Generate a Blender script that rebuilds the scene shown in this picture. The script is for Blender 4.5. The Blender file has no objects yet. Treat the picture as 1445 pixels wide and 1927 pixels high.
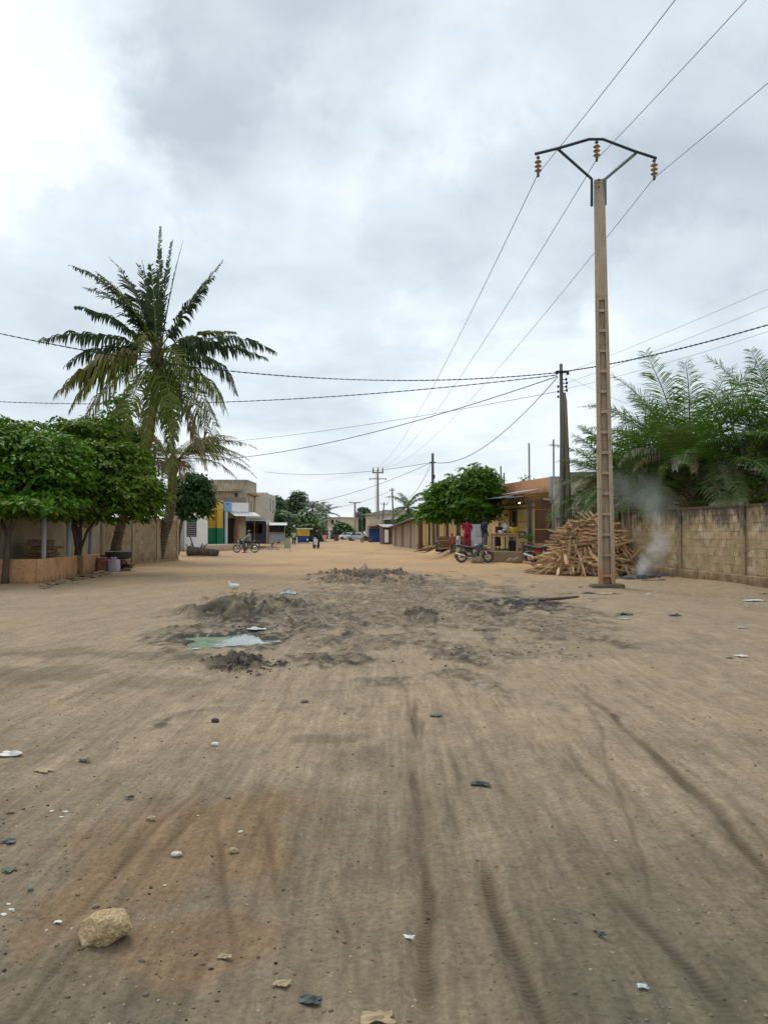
import bpy, math, random
import numpy as np
from mathutils import Vector, Matrix, Euler
SC = bpy.context.scene
COL = SC.collection
R = math.radians
# ------------------------------------------------------------------ camera
F, CX, CY, HOR, EYE = 1400.0, 722.5, 963.5, 1000.0, 1.6
PITCH = math.atan((HOR - CY) / F)
cam = bpy.data.cameras.new('camera'); camo = bpy.data.objects.new('camera', cam); COL.objects.link(camo)
cam.sensor_fit = 'VERTICAL'; cam.sensor_height = 24.0; cam.lens = F / 1927.0 * 24.0
cam.clip_start = 0.05; cam.clip_end = 3000
camo.location = (0, 0, EYE); camo.rotation_euler = (math.pi / 2 + PITCH, 0, 0)
SC.camera = camo
cp, sp = math.cos(PITCH), math.sin(PITCH)
def ray(u, v):
    x, y = (u - CX) / F, (CY - v) / F
    return Vector((x, cp - y * sp, sp + y * cp))
def at(u, v, Y):                       # world point on a sight line at depth Y
    d = ray(u, v); k = Y / d.y
    return Vector((d.x * k, Y, EYE + d.z * k))
def gnd(u, v, z=0.0):                  # world point where a sight line meets height z
    d = ray(u, v); k = (z - EYE) / d.z
    return Vector((d.x * k, d.y * k, z))
# ------------------------------------------------------------------ node helpers
def N(t, typ, ins=None, **at_):
    n = t.nodes.new(typ)
    for k, v in at_.items(): setattr(n, k, v)
    for k, v in (ins or {}).items():
        s = n.inputs[k]
        if isinstance(v, bpy.types.NodeSocket): t.links.new(v, s)
        elif s.type == 'RGBA' and len(v) == 3: s.default_value = (v[0], v[1], v[2], 1)
        else: s.default_value = v
    return n
def MATH(t, op, a, b=0.0, clamp=False):
    n = N(t, 'ShaderNodeMath', {0: a, 1: b}, operation=op); n.use_clamp = clamp
    return n.outputs[0]
def MIX(t, f, a, b, mode='MIX'):
    n = N(t, 'ShaderNodeMix', data_type='RGBA', blend_type=mode)
    for i, v in ((0, f), (6, a), (7, b)):
        if isinstance(v, bpy.types.NodeSocket): t.links.new(v, n.inputs[i])
        elif i == 0: n.inputs[i].default_value = v
        else: n.inputs[i].default_value = (v[0], v[1], v[2], 1)
    return n.outputs[2]
def RAMP(t, f, stops):
    n = N(t, 'ShaderNodeValToRGB', {0: f}); e = n.color_ramp.elements
    while len(e) < len(stops): e.new(0.5)
    for i, (p, c) in enumerate(stops):
        e[i].position = p
        e[i].color = (c, c, c, 1) if isinstance(c, (int, float)) else (c[0], c[1], c[2], 1)
    return n.outputs[0]
def NOISE(t, vec, scale, detail=6, rough=0.55, dist=0.0, col=False):
    n = N(t, 'ShaderNodeTexNoise', {'Scale': scale, 'Detail': detail, 'Roughness': rough, 'Distortion': dist})
    if vec is not None: t.links.new(vec, n.inputs['Vector'])
    return n.outputs[1 if col else 0]
def SCALEV(t, vec, s):
    return N(t, 'ShaderNodeVectorMath', {0: vec, 1: s}, operation='MULTIPLY').outputs[0]
# ------------------------------------------------------------------ world: overcast sky
SUN_EL, SUN_AZ = R(50), R(-32)
W = bpy.data.worlds.new('World'); SC.world = W; W.use_nodes = True
t = W.node_tree; t.nodes.clear()
STR = 0.1
sky = N(t, 'ShaderNodeTexSky', sky_type='NISHITA', sun_disc=False, sun_elevation=SUN_EL, sun_rotation=SUN_AZ)
tc = N(t, 'ShaderNodeTexCoord')
dirv = tc.outputs['Generated']
sep = N(t, 'ShaderNodeSeparateXYZ', {0: dirv})
zc = MATH(t, 'ADD', MATH(t, 'MAXIMUM', sep.outputs[2], 0.0), 0.16)
pl = N(t, 'ShaderNodeCombineXYZ', {0: MATH(t, 'DIVIDE', sep.outputs[0], zc), 1: MATH(t, 'DIVIDE', sep.outputs[1], zc), 2: 0.37}).outputs[0]
warp = N(t, 'ShaderNodeVectorMath', {0: pl, 1: SCALEV(t, N(t, 'ShaderNodeVectorMath', {0: NOISE(t, pl, 1.1, 3, 0.5, col=True), 1: (0.5, 0.5, 0.5)}, operation='SUBTRACT').outputs[0], (0.9, 0.9, 0.9))}, operation='ADD').outputs[0]
n_big = NOISE(t, warp, 1.25, 7, 0.52, 0.15)
n_mid = NOISE(t, warp, 3.3, 6, 0.5, 0.3)
dens = MATH(t, 'ADD', MATH(t, 'MULTIPLY', n_big, 0.72), MATH(t, 'MULTIPLY', n_mid, 0.28))
# cloud banks that the photograph shows: darker masses and the bright break where the sun sits
wd = N(t, 'ShaderNodeVectorMath', {0: dirv, 1: SCALEV(t, N(t, 'ShaderNodeVectorMath', {0: NOISE(t, dirv, 3.2, 6, 0.6, col=True), 1: (0.5, 0.5, 0.5)}, operation='SUBTRACT').outputs[0], (0.62, 0.62, 0.62))}, operation='ADD').outputs[0]
wd = N(t, 'ShaderNodeVectorMath', {0: wd}, operation='NORMALIZE').outputs[0]
def bank(u, v, rad, amt):
    d = ray(u, v).normalized()
    dot = N(t, 'ShaderNodeVectorMath', {0: wd, 1: tuple(d)}, operation='DOT_PRODUCT').outputs['Value']
    m = N(t, 'ShaderNodeMapRange', {0: dot, 1: math.cos(rad / F), 2: 1.0, 3: 0.0, 4: amt}, interpolation_type='SMOOTHSTEP')
    return m.outputs[0]
for b in ((430, 110, 320, .15), (380, 300, 260, .11), (940, 410, 260, .16), (1360, 340, 330, .15), (1180, 120, 300, .05), (720, 850, 220, .07), (60, 720, 300, .04),
          (60, 70, 230, -.20), (10, 250, 100, -.06), (230, 310, 110, -.10), (900, 760, 330, -.10), (1300, 560, 250, -.10), (800, 60, 250, -.08), (640, 560, 220, .07), (560, 640, 200, .05), (160, 480, 240, -.05)):
    dens = MATH(t, 'ADD', dens, bank(*b))
cl = RAMP(t, dens, [(0.12, (.90, .915, .93)), (0.27, (.775, .825, .865)), (0.40, (.695, .755, .80)), (0.54, (.575, .64, .69)), (0.78, (.40, .46, .515))])
hz = N(t, 'ShaderNodeMapRange', {0: sep.outputs[2], 1: 0.0, 2: 0.16, 3: 0.55, 4: 0.0}, interpolation_type='SMOOTHSTEP').outputs[0]
cl = MIX(t, hz, cl, (.69, .735, .78))
clb = N(t, 'ShaderNodeVectorMath', {0: cl, 1: (1 / STR,) * 3}, operation='MULTIPLY').outputs[0]
skyc = MIX(t, 0.94, sky.outputs[0], clb)
bg = N(t, 'ShaderNodeBackground', {'Color': skyc, 'Strength': STR})
N(t, 'ShaderNodeOutputWorld', {0: bg.outputs[0]})
W.cycles.sampling_method = 'MANUAL'; W.cycles.sample_map_resolution = 512
# ------------------------------------------------------------------ sun behind cloud
sl = bpy.data.lights.new('sun', 'SUN'); sl.energy = 1.3; sl.angle = R(26); sl.color = (1.0, 0.95, 0.87)
slo = bpy.data.objects.new('sun', sl); COL.objects.link(slo)
sd = Vector((math.sin(SUN_AZ) * math.cos(SUN_EL), math.cos(SUN_AZ) * math.cos(SUN_EL), math.sin(SUN_EL)))
slo.rotation_euler = sd.to_track_quat('Z', 'Y').to_euler(); slo.location = (-20, 30, 60)
vs = SC.view_settings; vs.view_transform = 'Standard'; vs.look = 'None'; vs.exposure = 0.44; vs.gamma = 1.0; vs.use_curve_mapping = False
SC.cycles.use_denoising = True; SC.cycles.max_bounces = 6; SC.cycles.diffuse_bounces = 3; SC.cycles.glossy_bounces = 2
SC.cycles.transmission_bounces = 4; SC.cycles.transparent_max_bounces = 8; SC.cycles.volume_bounces = 3; SC.cycles.use_adaptive_sampling = True; SC.cycles.adaptive_threshold = 0.015
# ------------------------------------------------------------------ mesh helpers
def link(o, parent=None):
    COL.objects.link(o)
    if parent is not None: o.parent = parent
    return o
def tag(o, label=None, cat=None, group=None, kind=None):
    if label: o['label'] = label
    if cat: o['category'] = cat
    if group: o['group'] = group
    if kind: o['kind'] = kind
    return o
def thing(name, loc, label, cat, rz=0.0, group=None):
    o = bpy.data.objects.new(name, None); o.empty_display_size = 0.2; COL.objects.link(o)
    o.location = loc; o.rotation_euler = (0, 0, rz)
    return tag(o, label, cat, group)
BOXF = ((0, 3, 2, 1), (4, 5, 6, 7), (0, 1, 5, 4), (1, 2, 6, 5), (2, 3, 7, 6), (3, 0, 4, 7))
class MB:
    def __init__(s): s.v = []; s.f = []; s.m = []; s.M = None; s.cur = 0
    def pt(s, p):
        if s.M is not None: p = s.M @ Vector(p)
        s.v.append((p[0], p[1], p[2])); return len(s.v) - 1
    def face(s, ids): s.f.append(tuple(ids)); s.m.append(s.cur)
    def poly(s, pts): s.face([s.pt(p) for p in pts]); return s
    def box(s, x0, x1, y0, y1, z0, z1):
        i = [s.pt(p) for p in ((x0, y0, z0), (x1, y0, z0), (x1, y1, z0), (x0, y1, z0), (x0, y0, z1), (x1, y0, z1), (x1, y1, z1), (x0, y1, z1))]
        for f in BOXF: s.face([i[k] for k in f])
        return s
    def hexa(s, b, tp):                 # bottom quad, top quad
        i = [s.pt(p) for p in list(b) + list(tp)]
        for f in BOXF: s.face([i[k] for k in f])
        return s
    def cbox(s, c, sz, rot=None):
        m = Matrix.Translation(c)
        if rot is not None: m = m @ Euler(rot).to_matrix().to_4x4()
        o = s.M; s.M = m if o is None else o @ m
        s.box(-sz[0] / 2, sz[0] / 2, -sz[1] / 2, sz[1] / 2, -sz[2] / 2, sz[2] / 2); s.M = o
        return s
    def tube(s, pts, rad, n=6, cap=True, flat=1.0, jit=0.0, rnd=None):
        pts = [Vector(p) for p in pts]
        if not hasattr(rad, '__len__'): rad = [rad] * len(pts)
        rings = []; up = None
        for k, p in enumerate(pts):
            d = (pts[min(k + 1, len(pts) - 1)] - pts[max(k - 1, 0)])
            if d.length < 1e-9: d = Vector((0, 0, 1))
            d.normalize()
            if up is None: up = Vector((0, 0, 1)) if abs(d.z) < 0.9 else Vector((0, 1, 0))
            a = d.cross(up)
            if a.length < 1e-4: a = d.orthogonal()
            a.normalize(); b = a.cross(d); up = b
            ring = []
            for j in range(n):
                w = 2 * math.pi * j / n
                q = rad[k] * (1 + (jit * (rnd.random() - .5) if rnd else 0))
                ring.append(s.pt(p + a * (math.cos(w) * q) + b * (math.sin(w) * q * flat)))
            rings.append(ring)
        for k in range(len(rings) - 1):
            for j in range(n):
                s.face((rings[k][j], rings[k][(j + 1) % n], rings[k + 1][(j + 1) % n], rings[k + 1][j]))
        if cap:
            s.face(rings[0][::-1]); s.face(rings[-1])
        return s
    def lathe(s, prof, n=16, axis='Z', c=(0, 0, 0)):   # prof: list of (r, h)
        c = Vector(c); rings = []
        for r, h in prof:
            ring = []
            for j in range(n):
                w = 2 * math.pi * j / n; x, y = r * math.cos(w), r * math.sin(w)
                p = (x, y, h) if axis == 'Z' else ((x, h, y) if axis == 'Y' else (h, x, y))
                ring.append(s.pt(c + Vector(p)))
            rings.append(ring)
        for k in range(len(rings) - 1):
            for j in range(n): s.face((rings[k][j], rings[k][(j + 1) % n], rings[k + 1][(j + 1) % n], rings[k + 1][j]))
        return s
    def ball(s, c, r, n=10, m=6):
        rr = r if hasattr(r, '__len__') else (r, r, r)
        rings = []; c = Vector(c)
        top = s.pt(c + Vector((0, 0, rr[2]))); bot = s.pt(c - Vector((0, 0, rr[2])))
        for k in range(1, m):
            ph = math.pi * k / m
            rings.append([s.pt(c + Vector((rr[0] * math.sin(ph) * math.cos(2 * math.pi * j / n), rr[1] * math.sin(ph) * math.sin(2 * math.pi * j / n), rr[2] * math.cos(ph)))) for j in range(n)])
        for j in range(n):
            s.face((top, rings[0][j], rings[0][(j + 1) % n])); s.face((bot, rings[-1][(j + 1) % n], rings[-1][j]))
        for k in range(len(rings) - 1):
            for j in range(n): s.face((rings[k][j], rings[k + 1][j], rings[k + 1][(j + 1) % n], rings[k][(j + 1) % n]))
        return s
    def mesh(s, name, mats, smooth=False, fix=True):
        me = bpy.data.meshes.new(name); me.from_pydata(s.v, [], s.f)
        for m in (mats if isinstance(mats, (list, tuple)) else [mats]): me.materials.append(m)
        if any(s.m): me.polygons.foreach_set('material_index', s.m)
        if smooth: me.polygons.foreach_set('use_smooth', [True] * len(me.polygons))
        if fix:
            import bmesh
            bm = bmesh.new(); bm.from_mesh(me); bmesh.ops.recalc_face_normals(bm, faces=bm.faces); bm.to_mesh(me); bm.free()
        me.update(); return me
    def build(s, name, mats, parent=None, smooth=False, fix=True):
        return link(bpy.data.objects.new(name, s.mesh(name, mats, smooth, fix)), parent)
def bevel(o, w, seg=1):
    m = o.modifiers.new('bevel', 'BEVEL'); m.width = w; m.segments = seg; m.limit_method = 'ANGLE'; m.angle_limit = R(40)
    return o
def npmesh(name, V, faces, mat, parent=None, smooth=False):
    """V (n,3) array, faces (m,k) index array"""
    me = bpy.data.meshes.new(name); m, k = faces.shape
    me.vertices.add(len(V)); me.vertices.foreach_set('co', np.ascontiguousarray(V, dtype=np.float32).ravel())
    me.loops.add(m * k); me.loops.foreach_set('vertex_index', np.ascontiguousarray(faces, dtype=np.int32).ravel())
    me.polygons.add(m); me.polygons.foreach_set('loop_start', np.arange(0, m * k, k, dtype=np.int32))
    me.polygons.foreach_set('loop_total', np.full(m, k, dtype=np.int32))
    if smooth: me.polygons.foreach_set('use_smooth', np.ones(m, dtype=bool))
    me.materials.append(mat); me.update(calc_edges=True)
    return link(bpy.data.objects.new(name, me), parent)
# numpy gradient noise ------------------------------------------------------
_prm = np.random.RandomState(11).permutation(4096)
def _h(ix, iy, s): return _prm[(ix + _prm[(iy + s * 131) & 4095]) & 4095]
def vnoise(x, y, s=0):
    ix, iy = np.floor(x).astype(np.int64), np.floor(y).astype(np.int64); fx, fy = x - ix, y - iy
    ux, uy = fx * fx * fx * (fx * (fx * 6 - 15) + 10), fy * fy * fy * (fy * (fy * 6 - 15) + 10)
    def g(i, j):
        a = _h(i & 4095, j & 4095, s) * (2 * np.pi / 4096.0)
        return np.cos(a), np.sin(a)
    def d(i, j):
        c, q = g(ix + i, iy + j); return c * (fx - i) + q * (fy - j)
    a = d(0, 0) * (1 - ux) + d(1, 0) * ux; b = d(0, 1) * (1 - ux) + d(1, 1) * ux
    return (a * (1 - uy) + b * uy) * 1.5
def fbm(x, y, s=0, oct=4, gain=0.5):
    r = np.zeros_like(x); a = 1.0
    for o in range(oct):
        r += a * vnoise(x * 2 ** o + 17.3 * o, y * 2 ** o - 9.1 * o, s + o); a *= gain
    return r
def sstep(x): x = np.clip(x, 0, 1); return x * x * (3 - 2 * x)
# ------------------------------------------------------------------ materials
def newmat(name):
    m = bpy.data.materials.new(name); m.use_nodes = True; m.node_tree.nodes.clear(); return m, m.node_tree
def surf(name, c1, c2=None, c3=None, scale=4.0, rough=0.85, bump=0.25, bscale=None, world=False, rnd=0.0, stretch=None,
         metal=0.0, spec=0.3, dirt=None, dirt_scale=1.3, dirt_lo=0.5, dirt_hi=0.62, rust=None, top=None, streak=None, low=None, transl=0.0, island=0.0):
    """weathered surface: c1/c2 by noise, c3 speckle, dirt blotches, optional stain near a world height (top / low), vertical streaks"""
    m, t = newmat(name)
    c2 = c2 or tuple(x * 0.8 for x in c1)
    geo = N(t, 'ShaderNodeNewGeometry'); tcn = N(t, 'ShaderNodeTexCoord')
    base = geo.outputs['Position'] if world else tcn.outputs['Object']
    vec = SCALEV(t, base, stretch) if stretch else base
    oi = N(t, 'ShaderNodeObjectInfo')
    if not world:
        off = N(t, 'ShaderNodeVectorMath', {0: (7.3, 3.1, 5.7)}, operation='SCALE'); t.links.new(MATH(t, 'MULTIPLY', oi.outputs['Random'], 40.0), off.inputs['Scale'])
        vec = N(t, 'ShaderNodeVectorMath', {0: vec, 1: off.outputs[0]}, operation='ADD').outputs[0]
    n1 = NOISE(t, vec, scale, 8, 0.6)
    col = MIX(t, RAMP(t, n1, [(0.34, 0.0), (0.66, 1.0)]), c1, c2)
    if c3:
        n3 = NOISE(t, vec, scale * 9, 5, 0.65)
        col = MIX(t, RAMP(t, n3, [(0.52, 0.0), (0.64, 0.85)]), col, c3)
    if dirt:
        n2 = NOISE(t, vec, dirt_scale, 7, 0.62, 0.4)
        col = MIX(t, RAMP(t, n2, [(dirt_lo, 0.0), (dirt_hi, 0.85)]), col, dirt)
    if streak:
        ns = NOISE(t, SCALEV(t, base, (5, 5, .35)), 2.2, 6, 0.6)
        col = MIX(t, RAMP(t, ns, [(0.5, 0.0), (0.72, 0.7)]), col, streak)
    sepz = N(t, 'ShaderNodeSeparateXYZ', {0: geo.outputs['Position']}).outputs[2]
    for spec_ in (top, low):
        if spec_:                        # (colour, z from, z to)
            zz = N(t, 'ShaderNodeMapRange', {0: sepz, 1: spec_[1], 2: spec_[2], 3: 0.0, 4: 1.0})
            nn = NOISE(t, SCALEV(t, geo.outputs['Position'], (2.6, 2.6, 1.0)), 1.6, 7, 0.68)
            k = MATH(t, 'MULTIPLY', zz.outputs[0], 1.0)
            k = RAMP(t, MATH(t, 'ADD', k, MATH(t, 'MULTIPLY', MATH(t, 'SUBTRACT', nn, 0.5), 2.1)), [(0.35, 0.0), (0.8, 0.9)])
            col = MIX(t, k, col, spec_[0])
    if rnd or island:
        src = geo.outputs['Random Per Island'] if island else oi.outputs['Random']
        q = island or rnd
        hs = N(t, 'ShaderNodeHueSaturation', {'Color': col}); t.links.new(MATH(t, 'ADD', MATH(t, 'MULTIPLY', src, 2 * q), 1 - q), hs.inputs['Value'])
        r2 = MATH(t, 'FRACT', MATH(t, 'MULTIPLY', src, 7.77))
        t.links.new(MATH(t, 'ADD', MATH(t, 'MULTIPLY', r2, 0.03 if not island else .05), 0.485 if not island else .475), hs.inputs['Hue'])
        col = hs.outputs[0]
    pr = N(t, 'ShaderNodeBsdfPrincipled', {'Base Color': col, 'Metallic': metal, 'Specular IOR Level': spec})
    t.links.new(MATH(t, 'ADD', MATH(t, 'MULTIPLY', n1, 0.2), rough - 0.1), pr.inputs['Roughness'])
    if bump:
        nb = NOISE(t, vec, bscale or scale * 6, 6, 0.65)
        b = N(t, 'ShaderNodeBump', {'Strength': bump, 'Distance': 0.02, 'Height': nb}); t.links.new(b.outputs[0], pr.inputs['Normal'])
    sh = pr.outputs[0]
    if transl:
        tr = N(t, 'ShaderNodeBsdfTranslucent', {'Color': col}); mx = N(t, 'ShaderNodeMixShader', {0: transl}); t.links.new(sh, mx.inputs[1]); t.links.new(tr.outputs[0], mx.inputs[2]); sh = mx.outputs[0]
    N(t, 'ShaderNodeOutputMaterial', {0: sh})
    return m
def leafmat(name, c1, c2, c3=None, rough=0.45, spec=0.35, transl=0.28):
    m, t = newmat(name)
    geo = N(t, 'ShaderNodeNewGeometry'); r = geo.outputs['Random Per Island']; oi = N(t, 'ShaderNodeObjectInfo')
    col = MIX(t, r, c1, c2)
    if c3: col = MIX(t, RAMP(t, MATH(t, 'FRACT', MATH(t, 'MULTIPLY', r, 13.7)), [(0.93, 0.0), (0.96, 1.0)]), col, c3)
    n = NOISE(t, geo.outputs['Position'], 0.9, 4, 0.6)
    hs = N(t, 'ShaderNodeHueSaturation', {'Color': col}); t.links.new(MATH(t, 'ADD', MATH(t, 'MULTIPLY', n, 0.9), 0.55), hs.inputs['Value'])
    t.links.new(MATH(t, 'ADD', MATH(t, 'MULTIPLY', oi.outputs['Random'], 0.03), 0.485), hs.inputs['Hue'])
    col = hs.outputs[0]
    pr = N(t, 'ShaderNodeBsdfPrincipled', {'Base Color': col, 'Roughness': rough, 'Specular IOR Level': spec})
    tr = N(t, 'ShaderNodeBsdfTranslucent', {'Color': MIX(t, 0.5, col, (c2[0] * 1.3, c2[1] * 1.5, c2[2] * .6))})
    mx = N(t, 'ShaderNodeMixShader', {0: transl}); t.links.new(pr.outputs[0], mx.inputs[1]); t.links.new(tr.outputs[0], mx.inputs[2])
    N(t, 'ShaderNodeOutputMaterial', {0: mx.outputs[0]})
    return m
def plain(name, c, rough=0.5, metal=0.0, spec=0.4, coat=0.0, emit=None, es=1.0):
    m, t = newmat(name)
    tcn = N(t, 'ShaderNodeTexCoord'); n = NOISE(t, tcn.outputs['Object'], 9.0, 5, 0.6)
    col = MIX(t, RAMP(t, n, [(0.3, 0.0), (0.7, 1.0)]), tuple(x * .86 for x in c), tuple(min(1, x * 1.1) for x in c))
    pr = N(t, 'ShaderNodeBsdfPrincipled', {'Base Color': col, 'Roughness': rough, 'Metallic': metal, 'Specular IOR Level': spec, 'Coat Weight': coat})
    if emit:
        pr.inputs['Emission Color'].default_value = (*emit, 1); pr.inputs['Emission Strength'].default_value = es
    N(t, 'ShaderNodeOutputMaterial', {0: pr.outputs[0]})
    return m
# ================================================================== GROUND
def polyw(px):                          # sight-line points on the road -> sorted (y, x) arrays
    p = sorted([(gnd(u, v).y, gnd(u, v).x) for u, v in px]); return np.array([a for a, b in p]), np.array([b for a, b in p])
# wheel ruts: road points, half width, depth, darkness
RUTS = [(polyw([(778, 1290), (782, 1430), (786, 1530), (800, 1640), (794, 1750), (806, 1927)]), .048, .022, .9),
        (polyw([(735, 1240), (770, 1320), (800, 1400)]), .045, .010, .45),
        (polyw([(880, 1540), (908, 1600), (945, 1740), (985, 1840), (1050, 1960)]), .046, .020, .85),
        (polyw([(1070, 1285), (1150, 1350), (1240, 1430), (1330, 1510), (1445, 1640), (1560, 1790)]), .055, .022, .8),
        (polyw([(1330, 1440), (1400, 1530), (1500, 1660)]), .04, .012, .5),
        (polyw([(1080, 1600), (1160, 1680), (1290, 1810), (1400, 1927)]), .05, .014, .65),
        (polyw([(560, 1480), (600, 1600), (640, 1720), (700, 1927)]), .035, .008, .45),
        (polyw([(395, 1480), (420, 1640), (440, 1800), (462, 1927)]), .035, .010, .5),
        (polyw([(470, 1480), (520, 1640), (560, 1800), (610, 1927)]), .035, .010, .5),
        (polyw([(250, 1290), (215, 1350), (190, 1420)]), .09, .008, .2),
        (polyw([(1000, 1330), (1110, 1460), (1250, 1600)]), .05, .010, .4),
        (polyw([(690, 1140), (650, 1200), (600, 1290)]), .10, .030, .3),
        (polyw([(640, 1110), (560, 1170), (500, 1240)]), .11, .035, .25)]
_r = random.Random(77)
for _k in range(16):                     # fainter, narrower wheel marks along the road
    _x = _r.uniform(-2.6, 3.4); _y0 = _r.uniform(1.6, 5); _y1 = _y0 + _r.uniform(2.5, 8); _s = _r.gauss(.03, .06); _c = _r.gauss(0, .012)
    _yy = np.linspace(_y0, _y1, 9); _xx = _x + _s * (_yy - _y0) + _c * (_yy - _y0) ** 2
    RUTS.append(((_yy, _xx), _r.uniform(.028, .05), .007, _r.uniform(.3, .6)))
    if _k % 3 == 0: RUTS.append(((_yy, _xx + .13), _r.uniform(.028, .045), .007, _r.uniform(.3, .55)))
def blobm(X, Y, u, v, ru, rv, s, edge=.55, fr=1.0):
    c = gnd(u, v); y0, y1 = gnd(u, v + rv).y, gnd(u, v - rv).y; cy = (y0 + y1) / 2; ry = (y1 - y0) / 2; rx = ru / F * c.y
    r = np.sqrt(((X - c.x) / rx) ** 2 + ((Y - cy) / ry) ** 2)
    n = fbm(X * fr * 1.3 + s, Y * fr * .8, s, 4, .6)
    return sstep((1.0 - r + edge * n) / .55)
MUD = [(445, 1155, 95, 28, 1.0), (455, 1250, 95, 16, .9), (590, 1165, 120, 36, .6), (690, 1088, 95, 11, .95), (775, 1098, 50, 9, .6), (800, 1160, 38, 16, .95), (905, 1148, 50, 18, .75),
       (1000, 1180, 150, 34, .5), (940, 1235, 190, 18, .42), (600, 1238, 90, 10, .6), (1080, 1150, 60, 20, .45), (840, 1235, 60, 16, .6), (680, 1215, 60, 22, .4), (800, 1128, 290, 50, .50), (690, 1190, 400, 85, .46), (1060, 1190, 110, 36, .4), (430, 1180, 130, 60, .5), (350, 1195, 90, 22, .4)]
ASH = [(990, 1138, 76, 12, 1.0), (468, 1255, 62, 11, .9), (480, 1180, 60, 9, .5), (1215, 1087, 60, 6, .9), (905, 1190, 22, 4, .7), (1030, 1132, 30, 5, .7)]
WET_SHADE = [(90, 1268, 120, 16, .5), (190, 1232, 220, 8, .45), (340, 1345, 60, 8, .3), (600, 1395, 75, 14, .5), (330, 1280, 160, 12, .4), (1250, 1212, 170, 6, .2), (700, 1430, 60, 25, .35), (1060, 1585, 60, 40, .3), (440, 1330, 120, 10, .3)]  # dark soil patches; the long thin streak is a shadow painted into the soil
def masks(X, Y):
    mud = np.zeros_like(X); ash = np.zeros_like(X); wet_shade = np.zeros_like(X)
    for k, (u, v, ru, rv, a) in enumerate(MUD): mud = np.maximum(mud, a * blobm(X, Y, u, v, ru, rv, k + 3, .75))
    for k, (u, v, ru, rv, a) in enumerate(ASH): ash = np.maximum(ash, a * blobm(X, Y, u, v, ru, rv, k + 23, .9, 2.2))
    for k, (u, v, ru, rv, a) in enumerate(WET_SHADE): wet_shade = np.maximum(wet_shade, a * blobm(X, Y, u, v, ru, rv, k + 43, .8))
    return mud, ash, wet_shade
PUD = gnd(427, 1203); PUD_RX, PUD_RY = 84 / F * PUD.y, .86
def pudm(X, Y):
    w = .38 * fbm(X * 1.9, Y * 1.3, 71, 4, .6); t_ = np.clip((X - PUD.x) / PUD_RX, -1, 1)
    r = np.sqrt(((X - PUD.x) / PUD_RX) ** 2 + ((Y - PUD.y - .10 * np.sin(3 * t_)) / (PUD_RY * (.78 + .12 * t_))) ** 2)
    return r - w
def ground_parts(X, Y):
    h = .040 * fbm(X * .30, Y * .22, 1, 3) + .010 * fbm(X * 1.7, Y * .8, 5, 3)
    nr = 1 - sstep((Y - 6) / 9); nrx = 1 - sstep((np.abs(X) - 3) / 3)
    h += .0045 * vnoise(X * 9, Y * .45, 9) * nr + .0028 * vnoise(X * 23, Y * .9, 10) * nr * nrx
    far = sstep((Y - 34) / 10); h *= 1 - .6 * far
    h += .50 * sstep((X - 2.9) / 1.6) * sstep((Y - 39.5) / 3.0) * (1 - sstep((Y - 62) / 14))
    h += .12 * sstep((X - 8.6) / 1.2) * sstep((Y - 15) / 6) * (1 - sstep((Y - 33) / 4))
    rut = np.zeros_like(X); dep = np.zeros_like(X)
    for k, ((py, px), w, d, dk) in enumerate(RUTS):
        xt = np.interp(Y, py, px) + .05 * vnoise(Y * 1.1, Y * 0 + k, 60 + k)
        fade = sstep((Y - py[0] + .3) / .6) * sstep((py[-1] - Y) / max(.8, .25 * (py[-1] - py[0])))
        q = np.exp(-((X - xt) / w) ** 2) * fade; qc = np.exp(-((X - xt + .015 * vnoise(X * 20, Y * 5, 77)) / (w * .72)) ** 2) * fade
        brk = sstep((.95 if k < 6 else .65) + .9 * vnoise(X * 2 + k, Y * .9, 80 + k))
        rut = np.maximum(rut, qc * dk * brk); dep += d * (q - .45 * np.exp(-((np.abs(X - xt) - w * 1.7) / (w * .6)) ** 2) * fade)
    h -= dep
    mud, ash, wet_shade = masks(X, Y)
    lum = np.abs(fbm(X * 1.9, Y * 1.3, 31, 4, .6)); fine = fbm(X * 7.5, Y * 6, 35, 4, .65); fh = fine * (1 - .8 * sstep((Y - 11) / 8))
    cl = sstep((mud - .45) / .5)
    h += mud * (.080 * lum + .016 * fh) + cl * (.02 + .032 * np.maximum(fh, -.2)) + ash * .03 * np.abs(fbm(X * 9, Y * 9, 37, 3, .6))
    for (u, v, ru, rv, a) in ((690, 1086, 105, 13, .12), (440, 1142, 115, 20, .11), (800, 1158, 40, 16, .03), (905, 1146, 60, 18, .04)):
        h += a * blobm(X, Y, u, v, ru, rv, 5, .5) * (.65 + .3 * np.abs(fh) + .9 * lum)
    p = pudm(X, Y); pm = sstep((1.32 - p) / .5)
    h = h * (1 - pm) - .060 * sstep((1.18 - p) / .40) * pm + .0 * pm
    return h, rut, mud, ash, wet_shade, lum, fine, p
def gz(x, y): return float(ground_parts(np.array([float(x)]), np.array([float(y)]))[0][0])
def on(u, v):                           # on the modelled ground along a sight line
    p = gnd(u, v)
    for _ in range(4): p = gnd(u, v, gz(p.x, p.y))
    return p
WATER_Z = -.030
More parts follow.
